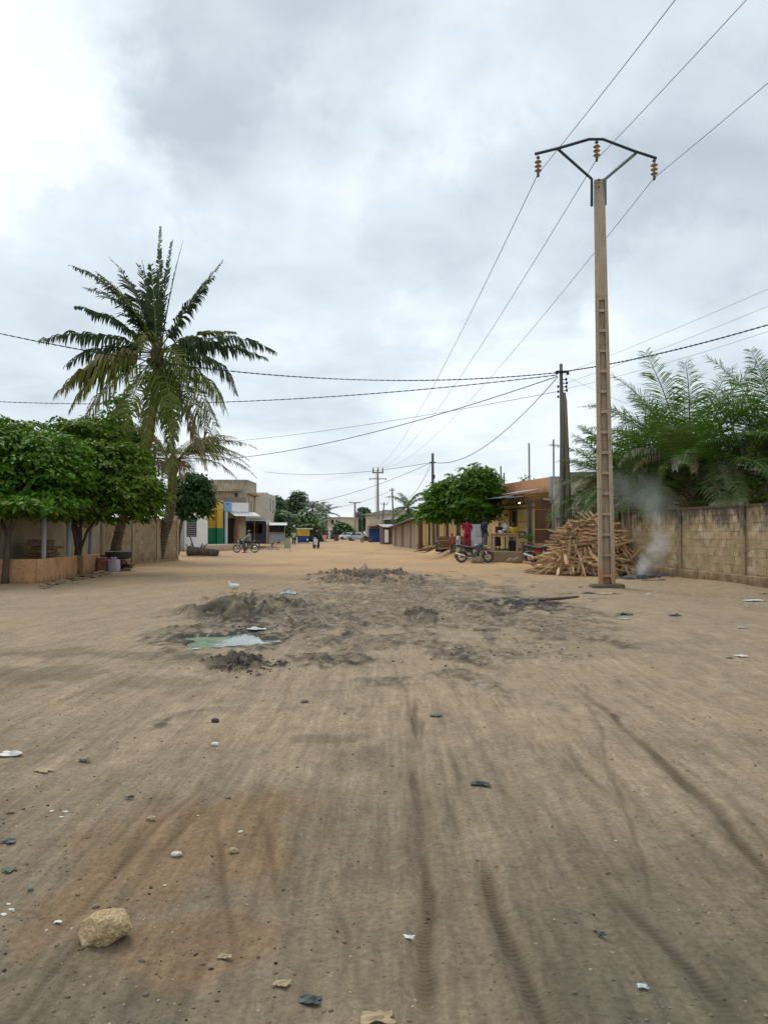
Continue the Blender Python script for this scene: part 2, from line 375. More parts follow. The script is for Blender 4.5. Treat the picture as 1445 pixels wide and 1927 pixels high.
def build_ground():
    ys = [-9.0]
    while ys[-1] < 1.3: ys.append(ys[-1] + .35)
    y = 1.35
    while y < 62: ys.append(y); y += max(.014, .0066 * y)
    while y < 900: ys.append(y); y *= 1.06
    xs = [0.0]; x = 0.0
    while x < 260:
        x += .017 if x < 1.6 else (.03 if x < 3.2 else (.055 if x < 6.5 else (.11 if x < 14 else x * .09))); xs.append(x)
    xs = np.array(sorted(set([-q for q in xs] + xs))); ys = np.array(ys)
    X, Y = np.meshgrid(xs, ys)
    h, rut, mud, ash, wet_shade, lum, fine, p = ground_parts(X, Y)
    nx, ny = len(xs), len(ys)
    A, B, C, D = np.array([.43, .280, .152]), np.array([.292, .222, .147]), np.array([.188, .147, .099]), np.array([.225, .138, .070])
    M_, K, L = np.array([.072, .058, .042]), np.array([.022, .022, .023]), np.array([.43, .375, .30])
    n0 = fbm(X * .5, Y * .33, 51, 4, .6); n1 = .7 * fbm(X * 1.9, Y * .85, 55, 5, .6) + .45 * fbm(X * 4.5, Y * .5, 58, 3, .6); n2 = fbm(X * 12, Y * .7, 57, 3, .6) * (1 - sstep((Y - 7) / 9)) * (1 - sstep((np.abs(X) - 4) / 3)); n1 = n1 * (1 - .75 * sstep((Y - 10) / 16))
    def mix(c, tgt, w): return c * (1 - w[..., None]) + tgt * w[..., None]
    c = np.broadcast_to(B, X.shape + (3,)).copy()
    c = mix(c, A, sstep((Y - 17 + 5 * n0) / 16) * (.85 + .3 * n0).clip(0, 1))
    c = mix(c, C, (1 - sstep((Y - 1.7 + 1.7 * n0) / 5.2)) * .97)
    c = mix(c, np.array([.110, .095, .066]), .72 * sstep((1.15 + .6 * n0 - (Y - 2.0) * .55)) * sstep((np.abs(X + .1) - .15) / .8))
    c = mix(c, C * 1.05, .5 * sstep((-X - .5 * Y + 1.0 + n0) / 1.2) * (1 - sstep((Y - 9) / 4)))
    c = mix(c, D, .62 * np.maximum(blobm(X, Y, 300, 1630, 270, 150, 91, .6), .8 * blobm(X, Y, 330, 1770, 240, 90, 92, .7)))
    c = mix(c, np.array([.56, .335, .165]), .55 * sstep((Y - 30) / 8) * sstep(.5 + 1.4 * fbm(X * .25, Y * .12, 61, 3)) * sstep((X + 8) / 4))
    c = mix(c, B * .92, sstep((X - .33 * Y) / 2.0) * .5 * (1 - sstep((Y - 25) / 6)))
    c *= (1 + .17 * n1 + .16 * n2)[..., None].clip(.5, 1.5)
    c = mix(c, C * .62, wet_shade.clip(0, 1))
    crust = sstep(fbm(X * 2.7, Y * 1.6, 65, 4, .6) * 1.8 - .1)
    c = mix(c, L, .45 * crust * (mud * 1.6).clip(0, 1) * (1 - sstep((mud - .7) / .3)))
    c = mix(c, M_ * (.45 + 2.4 * lum[..., None]), ((mud ** 1.3) * (1.30 + 1.5 * fine + 1.0 * n1)).clip(0, .96))  # hollows between mud lumps painted darker, crests lighter, as occlusion shade
    c = mix(c, K, (ash * (1.15 + .9 * fine)).clip(0, .96))
    c = mix(c, np.array([.05, .05, .038]), sstep((1.50 - p + .5 * fine) / .40) * .92)
    c = c.clip(.01, .7)
    V = np.stack([X, Y, h], -1).reshape(-1, 3)
    i = np.arange(nx * ny).reshape(ny, nx)
    Fc = np.stack([i[:-1, :-1], i[:-1, 1:], i[1:, 1:], i[1:, :-1]], -1).reshape(-1, 4)
    m, t = newmat('packed_dirt')
    at_ = N(t, 'ShaderNodeAttribute', attribute_name='soil'); tr = N(t, 'ShaderNodeAttribute', attribute_name='relief')
    geo = N(t, 'ShaderNodeNewGeometry'); P = geo.outputs['Position']
    f1 = NOISE(t, P, 34, 8, .7); f2 = NOISE(t, SCALEV(t, P, (9, .9, 1)), 3.0, 6, .65); f3 = NOISE(t, P, 5.5, 7, .62, .6); f4 = NOISE(t, P, 150, 3, .6)
    col = at_.outputs['Color']
    col = MIX(t, 1.0, col, RAMP(t, f1, [(.25, .62), (.5, 1.0), (.75, 1.38)]), 'MULTIPLY')
    col = MIX(t, 1.0, col, RAMP(t, f2, [(.25, .76), (.5, 1.0), (.75, 1.20)]), 'MULTIPLY')
    col = MIX(t, 1.0, col, RAMP(t, f3, [(.25, .82), (.5, 1.0), (.75, 1.15)]), 'MULTIPLY')
    sr = N(t, 'ShaderNodeSeparateColor', {0: tr.outputs['Color']})
    kr = MATH(t, 'ADD', sr.outputs[1], MATH(t, 'MULTIPLY', MATH(t, 'SUBTRACT', f1, .5), .85)); kr = MATH(t, 'ADD', kr, MATH(t, 'MULTIPLY', MATH(t, 'SUBTRACT', f2, .5), .55))
    kr = MATH(t, 'MULTIPLY', RAMP(t, kr, [(.16, 0.0), (.62, .80)]), RAMP(t, sr.outputs[1], [(.04, 0), (.22, 1)]))
    col = MIX(t, kr, col, MIX(t, 1.0, col, (.50, .48, .46), 'MULTIPLY'))
    km = MATH(t, 'ADD', sr.outputs[0], MATH(t, 'MULTIPLY', MATH(t, 'SUBTRACT', f3, .5), 1.3)); km = MATH(t, 'ADD', km, MATH(t, 'MULTIPLY', MATH(t, 'SUBTRACT', f1, .5), .6))
    km = MATH(t, 'MULTIPLY', RAMP(t, km, [(.30, 0.0), (.66, .75)]), RAMP(t, sr.outputs[0], [(.10, 0), (.35, 1)]))
    col = MIX(t, km, col, MIX(t, 1.0, col, (.60, .58, .55), 'MULTIPLY'))
    col = MIX(t, RAMP(t, f4, [(.64, 0), (.70, .55)]), col, (.03, .026, .02))
    vor = N(t, 'ShaderNodeTexVoronoi', {'Vector': P, 'Scale': 17.0}, feature='F1')
    gp = MATH(t, 'MULTIPLY', RAMP(t, vor.outputs['Distance'], [(.10, 1.0), (.17, 0.0)]), RAMP(t, N(t, 'ShaderNodeSeparateColor', {0: vor.outputs['Color']}).outputs[0], [(.74, 0), (.76, .8)]))
    col = MIX(t, gp, col, MIX(t, N(t, 'ShaderNodeSeparateColor', {0: vor.outputs['Color']}).outputs[1], (.05, .045, .035), (.42, .36, .28)))
    pr = N(t, 'ShaderNodeBsdfPrincipled', {'Base Color': col, 'Specular IOR Level': .18})
    t.links.new(MATH(t, 'SUBTRACT', .93, MATH(t, 'MULTIPLY', sr.outputs[0], .18)), pr.inputs['Roughness'])
    wv = N(t, 'ShaderNodeTexWave', {'Vector': P, 'Scale': 11.0, 'Distortion': 2.2, 'Detail': 2.0, 'Detail Scale': 2.0}, wave_type='BANDS', bands_direction='Y')
    hh = MATH(t, 'ADD', MATH(t, 'MULTIPLY', f1, .5), MATH(t, 'MULTIPLY', f2, .60)); hh = MATH(t, 'ADD', hh, MATH(t, 'MULTIPLY', f4, .18)); hh = MATH(t, 'ADD', hh, MATH(t, 'MULTIPLY', f3, .18))
    hh = MATH(t, 'ADD', hh, MATH(t, 'MULTIPLY', MATH(t, 'MULTIPLY', wv.outputs['Fac'], sr.outputs[1]), .5)); hh = MATH(t, 'ADD', hh, MATH(t, 'MULTIPLY', gp, .5))
    b = N(t, 'ShaderNodeBump', {'Strength': .9, 'Distance': .016, 'Height': hh}); t.links.new(b.outputs[0], pr.inputs['Normal'])
    N(t, 'ShaderNodeOutputMaterial', {0: pr.outputs[0]})
    o = npmesh('ground', V, Fc, m, smooth=True); tag(o, kind='structure')
    a = o.data.attributes.new('soil', 'FLOAT_COLOR', 'POINT'); a.data.foreach_set('color', np.concatenate([c, np.ones(c.shape[:2] + (1,))], -1).astype(np.float32).ravel())
    tread = rut.clip(0, 1)
    r4 = np.stack([np.maximum(mud * .8, wet_shade * .5), tread, ash, np.ones_like(X)], -1)
    a = o.data.attributes.new('relief', 'FLOAT_COLOR', 'POINT'); a.data.foreach_set('color', r4.astype(np.float32).ravel())
    # puddle: a water sheet in the hollow
    m, t = newmat('murky_water'); geo = N(t, 'ShaderNodeNewGeometry'); P = geo.outputs['Position']
    sx = N(t, 'ShaderNodeSeparateXYZ', {0: P}).outputs[0]
    n1 = NOISE(t, P, 2.6, 6, .65, .8); n2 = NOISE(t, P, 14, 5, .7)
    k = MATH(t, 'ADD', N(t, 'ShaderNodeMapRange', {0: sx, 1: PUD.x - .75 * PUD_RX, 2: PUD.x + .35 * PUD_RX, 3: .85, 4: .15}).outputs[0], MATH(t, 'MULTIPLY', MATH(t, 'SUBTRACT', n1, .5), 1.5))
    alg = RAMP(t, k, [(.42, 0), (.6, 1)])
    wcol = MIX(t, RAMP(t, n1, [(.35, 0), (.7, 1)]), (.13, .17, .145), (.235, .29, .25))
    gcol = MIX(t, RAMP(t, n2, [(.4, 0), (.62, 1)]), (.15, .25, .12), (.05, .085, .042))
    pr = N(t, 'ShaderNodeBsdfPrincipled', {'Base Color': MIX(t, alg, wcol, gcol), 'IOR': 1.33, 'Specular IOR Level': .5})
    t.links.new(MATH(t, 'ADD', .04, MATH(t, 'MULTIPLY', alg, .5)), pr.inputs['Roughness'])
    b = N(t, 'ShaderNodeBump', {'Strength': .12, 'Distance': .01, 'Height': NOISE(t, P, 20, 4, .6)}); t.links.new(b.outputs[0], pr.inputs['Normal'])
    N(t, 'ShaderNodeOutputMaterial', {0: pr.outputs[0]})
    mb = MB(); n = 64; cc = mb.pt((PUD.x, PUD.y, WATER_Z)); ids = []
    for j in range(n):
        w = 2 * math.pi * j / n; ids.append(mb.pt((PUD.x + PUD_RX * 1.28 * math.cos(w), PUD.y + 1.45 * math.sin(w), WATER_Z)))
    for j in range(n): mb.face((cc, ids[j], ids[(j + 1) % n]))
    tag(mb.build('puddle_water', m), kind='structure')
build_ground()
# ================================================================== VEGETATION
M_bark = surf('bark', (.13, .10, .07), (.075, .055, .04), scale=7, stretch=(1, 1, .25), bump=.8, rough=.92)
M_palmtrunk = surf('palm_bark', (.165, .115, .075), (.085, .058, .038), scale=5, stretch=(1, 1, 1.5), bump=.7, rough=.93, c3=(.06, .045, .032))
M_leafA = leafmat('broad_leaf', (.042, .105, .010), (.140, .255, .026), (.22, .20, .03), spec=.1)
M_leafB = leafmat('mango_leaf', (.020, .060, .018), (.042, .110, .026), spec=.12)
M_leafC = leafmat('tree_leaf', (.045, .112, .012), (.135, .250, .028), spec=.1)
M_leafF = leafmat('far_leaf', (.069, .131, .056), (.125, .194, .062), transl=.2)
M_leafG = leafmat('far_dark_leaf', (.065, .111, .072), (.098, .156, .085), transl=.2)
M_coco = leafmat('coconut_leaf', (.070, .095, .017), (.155, .170, .034), (.22, .18, .06), rough=.6, spec=.12, transl=.25)
M_cocod = leafmat('coconut_leaf_dark', (.030, .054, .024), (.054, .084, .032), rough=.6, spec=.15, transl=.2)
M_cocob = leafmat('coconut_leaf_brown', (.158, .128, .045), (.225, .173, .068), (.105, .075, .038), rough=.6, transl=.15)
M_dry = leafmat('dry_palm_leaf', (.230, .178, .098), (.345, .282, .172), rough=.7, transl=.2)
M_grey = leafmat('withered_palm_leaf', (.42, .37, .28), (.58, .53, .43), rough=.75, transl=.25)
M_oil = leafmat('oil_palm_leaf', (.042, .100, .012), (.105, .205, .026), rough=.5, spec=.2, transl=.3)
M_oil2 = leafmat('oil_palm_leaf_grey', (.085, .125, .045), (.150, .200, .080), rough=.5, spec=.3, transl=.25)
M_rach = surf('palm_rib', (.16, .17, .06), (.10, .10, .04), scale=6, rough=.6)

def crown_mesh(name, parent, lobes, n_clump, leaves, size, mat, seed, flat=.5, clump_r=.45, inner=.0, up=.25, droop=.35, kind='stuff', core=.24):
    """leaf domes spread over the outside of the lobes, with a sparser inner mass behind them"""
    rs = np.random.RandomState(seed); L = np.array(lobes, float)          # cx cy cz rx ry rz
    w = (L[:, 3] * L[:, 4] + L[:, 3] * L[:, 5] + L[:, 4] * L[:, 5]); w /= w.sum()
    k = rs.choice(len(L), n_clump, p=w); d = rs.normal(size=(n_clump, 3)); d[:, 2] += up; d /= np.linalg.norm(d, axis=1)[:, None]
    rr = rs.uniform(.78, 1.10, n_clump); stray = rs.rand(n_clump) < .07; rr = np.where(stray, rs.uniform(1.10, 1.28, n_clump), rr)
    C = L[k, :3] + d * L[k, 3:] * rr[:, None]
    cr = clump_r * rs.uniform(.55, 1.4, n_clump) * np.where(stray, .6, 1)
    n = n_clump * leaves; ci = np.repeat(np.arange(n_clump), leaves)
    a = rs.rand(n) * 2 * np.pi; q = rs.rand(n) ** .6
    off = np.stack([np.cos(a) * q, np.sin(a) * q, rs.normal(size=n) * .07 - q * q * flat + .2 * flat], -1) * cr[ci][:, None]
    out = d[ci]; out = out * np.array([1, 1, .4]); P = C[ci] + off
    tilt = rs.normal(size=(n_clump, 3)) * .22
    fwd = np.stack([np.cos(a), np.sin(a), -droop * (.4 + 1.6 * q) + .22 * rs.normal(size=n)], -1) + .35 * out + .25 * rs.normal(size=(n, 3)); fwd /= np.linalg.norm(fwd, axis=1)[:, None]
    up_ = np.array([0, 0, 1.0]) + .35 * out + tilt[ci] + .30 * rs.normal(size=(n, 3))
    nc = int(n * core); kk = rs.choice(len(L), nc, p=w); dc = rs.normal(size=(nc, 3)); dc /= np.linalg.norm(dc, axis=1)[:, None]
    P = np.concatenate([P, L[kk, :3] + dc * L[kk, 3:] * (rs.uniform(.1, .86, nc) ** .6)[:, None]]); fwd = np.concatenate([fwd, rs.normal(size=(nc, 3))]); fwd /= np.linalg.norm(fwd, axis=1)[:, None]; up_ = np.concatenate([up_, rs.normal(size=(nc, 3)) + np.array([0, 0, .6])])
    side = np.cross(fwd, up_); side /= np.linalg.norm(side, axis=1)[:, None] + 1e-9; nrm = np.cross(side, fwd)
    ln = size * rs.uniform(.65, 1.35, n + nc)[:, None]; ln[n:] *= 1.35; wd = ln * .27
    v0 = P; v1 = P + fwd * ln * .45 + side * wd - nrm * ln * .05; v2 = P + fwd * ln - np.array([0, 0, 1]) * ln * .12; v3 = P + fwd * ln * .45 - side * wd - nrm * ln * .05
    V = np.stack([v0, v1, v2, v3], 1).reshape(-1, 3)
    i = np.arange(n + nc) * 4
    Fc = np.stack([i, i + 1, i + 2, i + 3], -1)
    pl = np.array(parent.matrix_basis.inverted()) if parent else np.eye(4)
    V = V @ pl[:3, :3].T + pl[:3, 3]
    o = npmesh(name, V, Fc, mat, parent)
    if kind: o['kind'] = kind
    return o
def limbs(parent, stems, mat, name='trunk', n=7, seed=1):
    rnd = random.Random(seed); inv = parent.matrix_basis.inverted()
    for pts, r0, r1 in stems:
        mb = MB(); p = [Vector(q) for q in pts]; m = len(p)
        fine = []
        for j in range(m - 1):
            for s_ in range(3): fine.append(p[j].lerp(p[j + 1], s_ / 3) + Vector((rnd.gauss(0, r0 * .12), rnd.gauss(0, r0 * .12), 0)))
        fine.append(p[-1])
        rad = [r0 + (r1 - r0) * j / (len(fine) - 1) for j in range(len(fine))]; rad[0] *= 1.25
        mb.tube([inv @ q for q in fine], rad, n, jit=.18, rnd=rnd); mb.build(name, mat, parent, smooth=True)
        name = 'limb'
def tree(name, base, label, lobes, stems, mat, seed, n_clump=420, leaves=16, size=.2, group=None, **k):
    e = thing(name, base, label, 'tree', group=group); bpy.context.view_layer.update()
    limbs(e, stems, M_bark, seed=seed)
    crown_mesh('crown', e, lobes, n_clump, leaves, size, mat, seed, **k)
    return e
def lob(u, v, Y, ru, rv, dy=None):
    c = at(u, v, Y); rx, rz = ru / F * Y, rv / F * Y
    return (c.x, c.y, c.z, rx, dy or (rx + rz) * .5, rz)

# ---- palms -----------------------------------------------------------------
def frond(name, parent, origin, az, el, L, droop, leafL, mat, rnd, pairs=60, hang=.5, width=.035, tilt=.0, plum=0.0, start=.10, thin=1.0, ribr=.028, sweep=0.0, loss=0.0, clumpy=0.0):
    """origin local; az from +X; el elevation; droop total downward bend (rad)"""
    mb = MB(); n = 16; p = Vector(origin); pts = [p.copy()]; dirs = []
    for j in range(n):
        s_ = (j + .5) / n
        e = el - droop * s_ ** 1.35; a = az + sweep * s_ * s_
        d = Vector((math.cos(a) * math.cos(e), math.sin(a) * math.cos(e), math.sin(e))); dirs.append(d)
        p = p + d * (L / n); pts.append(p.copy())
    mb.cur = 1
    mb.tube(pts, [ribr * (1 - .86 * j / n) for j in range(n + 1)], 4, flat=.7)
    mb.cur = 0; ph = 0.0
    for j in range(pairs):
        s_ = start + (1 - start) * (j + .5) / pairs
        x = min(s_ * n, n - 1e-3); i = int(x); q = pts[i].lerp(pts[i + 1], x - i); d = dirs[i]
        side = d.cross(Vector((0, 0, 1)))
        if side.length < .1: side = Vector((-math.sin(az), math.cos(az), 0)).cross(d).cross(d) * -1
        if side.length < .1: side = d.orthogonal()
        side.normalize(); up = side.cross(d).normalized()
        prof = (.45 + .55 * math.sin(math.pi * min(1, s_ * 1.05 + .08))) * (1 if s_ < .85 else (1.06 - (s_ - .85) * 2.6))
        if j % 5 == 0: ph = rnd.gauss(0, clumpy)
        for sg in (-1, 1):
            if rnd.random() < loss: continue
            ll = leafL * prof * rnd.uniform(.8, 1.15)
            fw = .35 + .75 * s_
            o = side * sg + d * fw + up * (.15 + tilt + plum * rnd.uniform(-1, 1)) + Vector((rnd.gauss(0, .09), rnd.gauss(0, .09), ph))
            o.normalize(); wv = d * width * .5 * (1.0 if s_ < .8 else .7)
            a0 = q; o2 = (o + Vector((0, 0, -hang * .8))).normalized(); o3 = (o + Vector((0, 0, -hang * 2.0 * rnd.uniform(.7, 1.3)))).normalized()
            a1 = a0 + o * ll * .35; a2 = a1 + o2 * ll * .35; a3 = a2 + o3 * ll * .32
            w1 = wv if rnd.random() < .7 else wv * .6
            i0, i1, i2, i3, i4, i5, i6 = [mb.pt(z) for z in (a0 + w1 * .5, a0 - w1 * .5, a1 + w1, a1 - w1, a2 + w1 * .8, a2 - w1 * .8, a3)]
            mb.face((i0, i1, i3, i2)); mb.face((i2, i3, i5, i4)); mb.face((i4, i5, i6))
    return mb.build(name, [mat, M_rach], parent, fix=False)
def palm_trunk(parent, pts, r0, r1, rings, mat, seed):
    rnd = random.Random(seed); mb = MB(); fine = []; rad = []
    cr = [Vector(p) for p in pts]; n = rings; m = len(cr) - 1
    for j in range(n * 2 + 1):
        s_ = j / (2 * n); x = min(s_ * m, m - 1e-4); i = int(x); f = x - i
        a, b, c, d = cr[max(i - 1, 0)], cr[i], cr[i + 1], cr[min(i + 2, m)]
        q = 0.5 * ((2 * b) + (c - a) * f + (2 * a - 5 * b + 4 * c - d) * f * f + (3 * b - a - 3 * c + d) * f ** 3)
        fine.append(q); rad.append((r0 + (r1 - r0) * min(1, s_ * 1.2)) * (1.0 if j % 2 else .90) * rnd.uniform(.96, 1.04))
    rad[0] *= 1.35; rad[1] *= 1.2; rad[2] *= 1.1
    mb.tube(fine, rad, 12, jit=.05, rnd=rnd); return mb.build('trunk', mat, parent, smooth=False)

rnd = random.Random(5)
# tall leaning coconut palm
PB = Vector((-12.0, 33.0, 0)); PC = at(296, 668, 32.6)
e = thing('coconut_palm', PB, 'tall coconut palm leaning up from behind the round basin, drooping olive fronds', 'palm tree')
c = PC - PB
palm_trunk(e, [(0, 0, -.1), (.32, -.1, 1.6), (1.0, -.25, 3.6), (1.75, -.38, 6.0), c], .26, .15, 34, M_palmtrunk, 3)
mb = MB(); mb.lathe([(.15, -.55), (.27, -.25), (.30, .1), (.16, .5), (.0, .7)], 10, c=c); mb.build('crown_shaft', M_palmtrunk, e, smooth=True)
for k in range(9):
    a = k * 2.4; mb = MB(); mb.ball(c + Vector((math.cos(a) * .34, math.sin(a) * .34, -.28 - .16 * (k % 2))), (.13, .13, .16), 8, 6)
    mb.build('coconut', plain('coconut_husk', (.10, .12, .03) if k % 2 else (.13, .09, .04), .5) if k < 2 else bpy.data.materials['coconut_husk' if k % 2 == 0 else 'coconut_husk.001'], e, smooth=True)
FR = [ # az deg (0 = +x right, 90 = away, 270 = toward camera), el, len, droop, mat, hang, leafL, loss
 (95, 88, 5.3, .06, 2, .05, .20, .0), (60, 85, 5.0, .10, 2, .05, .24, .05), (20, 82, 4.7, .10, 2, .1, .22, .1), (200, 86, 3.6, .14, 2, .1, .30, .1), (270, 84, 3.2, .3, 2, .2, .40, .1), (170, 76, 4.6, .5, 2, .15, .5, .3), (140, 80, 4.2, .35, 1, .1, .4, .35),
 (10, 60, 4.6, .12, 2, .25, .5, .1), (350, 56, 3.6, .15, 2, .5, .6, .05),
 (178, 64, 4.9, .70, 2, .35, .85, .0), (165, 58, 4.5, .65, 1, .3, .8, .1), (200, 66, 3.6, .5, 0, .3, .8, .05), (150, 70, 3.9, .4, 1, .3, .8, .0),
 (185, 43, 3.6, .55, 2, .8, .6, .1), (180, 24, 4.9, .72, 2, 1.2, .75, .05), (172, 16, 4.0, .85, 1, 1.3, .9, .0),
 (5, 30, 3.3, .55, 0, .6, .5, .1), (0, 22, 4.9, .85, 2, 1.4, .85, .15), (12, 17, 4.6, .7, 1, 1.2, .7, .1),
 (195, 2, 4.1, 1.15, 3, 1.3, .85, .05), (200, -8, 4.4, .75, 0, 1.4, 1.0, .0), (212, -18, 4.3, .75, 0, 1.4, 1.0, .0), (186, 8, 3.9, 1.5, 3, 1.4, .8, .1),
 (348, 6, 4.4, 1.35, 1, 1.6, .95, .05), (335, -16, 4.2, .80, 0, 1.3, 1.0, .0), (322, -26, 5.3, .7, 0, 1.2, 1.0, .05), (300, -34, 5.0, .65, 0, 1.1, 1.0, .0),
 (262, -38, 5.0, .65, 0, 1.2, 1.0, .05), (228, -32, 4.9, .6, 0, 1.2, .95, .05),
 (270, 35, 2.6, 1.9, 0, .8, .7, .0), (310, 5, 3.4, 1.5, 0, 1.2, .9, .0), (90, -30, 4.2, .7, 1, 1.2, .9, .1),
 (325, -38, 5.6, .55, 0, 1.0, .85, .05), (300, -50, 5.4, .45, 0, 1.0, .8, .05), (280, -44, 5.2, .55, 0, 1.1, .8, .05), (262, -76, 5.3, .12, 0, .6, .5, .1), (312, -70, 5.5, .2, 0, .7, .52, .1), (345, -56, 5.4, .35, 3, .8, .6, .1), (195, -52, 4.9, .45, 0, .8, .65, .1),
 (330, -52, 5.4, .35, 3, .9, .8, .1),]
MT = [M_coco, M_cocod, M_cocod, M_cocob]
for az, el, L, dr, mi, hg, ll, loss in FR:
    a = R(az); o = c + Vector((math.cos(a) * .16, math.sin(a) * .16, .30 * math.sin(R(el)) + .05))
    frond('frond', e, o, a, R(el), L * rnd.uniform(1.01, 1.08), dr * 1.08, ll * 1.36, MT[mi], rnd, pairs=60, hang=hg * 1.5, width=.105, loss=loss + .07, clumpy=.26, ribr=.04, start=.14, sweep=rnd.uniform(-.15, .15))
# shorter browning palm behind it
PB = Vector((-12.0, 39.3, 0)); PC = at(326, 868, 39.0)
e = thing('withered_palm', PB, 'shorter leaning palm with ringed trunk and browning dry fronds beside the wall end', 'palm tree'); c = PC - PB
palm_trunk(e, [(0, 0, -.1), (.30, 0, 1.2), (.75, -.05, 2.8), c - Vector((0, 0, .1))], .36, .24, 30, M_palmtrunk, 8)
mb = MB(); mb.lathe([(.22, -.7), (.30, -.4), (.33, .0), (.18, .25), (.0, .35)], 10, c=c); mb.build('crown_shaft', M_palmtrunk, e, smooth=True)
for k in range(34):
    az = rnd.uniform(0, 360) if k > 9 else [8, -4, 20, 2, 350, 15, 176, 188, 340, 28][k]
    el = rnd.choice([68, 55, 40, 28, 18, 8, -8, -30]) if k > 9 else [38, 22, 30, 8, 46, 16, 30, 12, 30, 44][k]
    L = (rnd.uniform(2.3, 3.2) if el > 0 else rnd.uniform(1.1, 1.7)) if k > 9 else [4.3, 4.1, 3.9, 3.6, 3.6, 4.4, 3.4, 3.3, 3.5, 3.8][k]
    mt = (M_coco if rnd.random() < .5 else M_cocob) if el > 25 else (M_dry if rnd.random() < .6 else M_cocob)
    frond('frond', e, c + Vector((math.cos(R(az)) * .25, math.sin(R(az)) * .25, .1)), R(az), R(el), L, 1.15 if el > 0 else .7, .85, mt, rnd, pairs=48, hang=.9, width=.05, loss=.22 if k < 10 else .1, clumpy=.1, start=.2, ribr=.035, sweep=rnd.uniform(-.2, .2))
for k in range(6):
    a = k * .95 + .2; mb = MB(); mb.tube([c + Vector((math.cos(a) * .3, math.sin(a) * .3, .1)), c + Vector((math.cos(a) * .55, math.sin(a) * .55, -.1)), c + Vector((math.cos(a) * .62, math.sin(a) * .62, -.9 - .4 * (k % 3)))], [.06, .05, .01], 5); mb.build('dead_stalk', M_dry, e)

# oil palms behind the block wall
def oil_palm(base, top, label, nf, scale, seed, tag_dry):
    rnd = random.Random(seed); e = thing('oil_palm', base, label, 'palm tree'); c = Vector((0, 0, top))
    palm_trunk(e, [(0, 0, -.2), (.05, 0, top * .5), (0, 0, top)], .42, .36, 12, M_palmtrunk, seed)
    for k in range(nf):
        s_ = k / nf; el = 84 - 92 * s_ ** .9 + rnd.uniform(-6, 6); az = k * 137.5 + rnd.uniform(-14, 14) + 20
        L = scale * rnd.uniform(.85, 1.1) * (1.0 if s_ < .7 else .9)
        dry = s_ > 1 - tag_dry
        mt = (M_grey if rnd.random() < .6 else M_dry) if dry else (M_oil2 if rnd.random() < .3 else M_oil)
        frond('frond', e, c + Vector((math.cos(R(az)) * .3, math.sin(R(az)) * .3, -.5 * s_)), R(az), R(el), L, .75 + .75 * s_ + rnd.uniform(-.15, .2), .86 * scale / 4, mt, rnd,
              pairs=78, hang=.30 if not dry else 1.1, width=.047, plum=.5, start=.16, ribr=.045, clumpy=.05, loss=.03, sweep=rnd.uniform(-.25, .25))
    for k in range(11):
        az = R(185 + 165 * k / 10 + rnd.uniform(-8, 8)); frond('frond', e, c + Vector((math.cos(az) * .35, math.sin(az) * .35, -.1 + .3 * rnd.random())), az, R(rnd.uniform(28, 62)), rnd.uniform(2.6, 3.5), rnd.uniform(1.9, 2.5), .72, (M_grey, M_dry, M_coco)[k % 3], rnd, pairs=54, hang=1.0, width=.060, plum=.3, start=.2, ribr=.035)
    for k in range(16):
        a = k * .41; mb = MB(); mb.tube([c + Vector((math.cos(a) * .35, math.sin(a) * .35, -1.3)), c + Vector((math.cos(a) * .62, math.sin(a) * .62, -.7 + .1 * (k % 4)))], [.10, .05], 5); mb.build('leaf_stub', M_palmtrunk, e)
    return e
q = at(1296, 900, 29.5); oil_palm((q.x, q.y, 0), 3.7, 'tall oil palm with an upright plume of fronds over the stained block wall', 62, 5.3, 21, .16)
q = at(1480, 890, 28.5); oil_palm((q.x, q.y, 0), 3.9, 'oil palm cut off by the picture edge, growing past the last wall pillar', 54, 5.0, 22, .22)
q = at(1185, 905, 32.5); oil_palm((q.x, q.y, 0), 3.3, 'low oil palm with thin arching fronds between the wooden posts and the tall palm', 48, 4.0, 23, .14)
# hanging dry fronds low over the wall, part of a fourth, stunted palm
q = at(1360, 945, 26.5); rn2 = random.Random(4); e = thing('young_palm', (q.x + .6, q.y, 0), 'stunted palm with pale withered fronds curling over the wall top', 'palm tree')
palm_trunk(e, [(0, 0, -.1), (0, 0, 1.0), (0, 0, 2.2)], .34, .28, 9, M_palmtrunk, 5)
for k in range(20):
    az = rn2.uniform(150, 390) if k > 5 else [190, 215, 240, 262, 300, 335][k]; el = rn2.uniform(25, 75); dry = k < 5 or rn2.random() < .3
    frond('frond', e, (0, 0, 2.1), R(az), R(el), rn2.uniform(1.7, 2.5), rn2.uniform(1.7, 2.5) if dry else 1.3, .52, M_grey if dry else (M_coco if k % 2 else M_oil), rn2, pairs=46, hang=.9 if dry else .5, width=.034, plum=.25, start=.2)

# ---- broadleaf trees on the left -------------------------------------------------
b = on(10, 1098)
tree('shade_tree', (b.x, b.y, 0), 'dense green shade tree filling the left edge above the plastered low wall', [lob(40, 872, 25, 112, 74, 2.0), lob(92, 905, 24.5, 62, 52, 1.4), lob(-40, 880, 24.5, 110, 88, 2.2), lob(30, 826, 26, 72, 34, 1.4), lob(110, 880, 25.6, 46, 56, 1.2), lob(60, 946, 23.6, 75, 20, 1.0), lob(-20, 935, 23.0, 60, 30, 1.2), lob(30, 950, 22.2, 80, 15, .7)],
     [([b + Vector((0, 0, -.1)), at(12, 1040, b.y), at(18, 1010, b.y + .1), at(32, 960, b.y + .3), at(45, 900, 24.6)], .11, .07), ([at(18, 1010, b.y + .1), at(-8, 955, 24), at(-40, 900, 24.5)], .07, .04), ([at(32, 960, b.y + .3), at(80, 920, 24.6)], .06, .03)],
     M_leafA, 31, n_clump=430, leaves=50, size=.18, flat=.5, clump_r=.44)
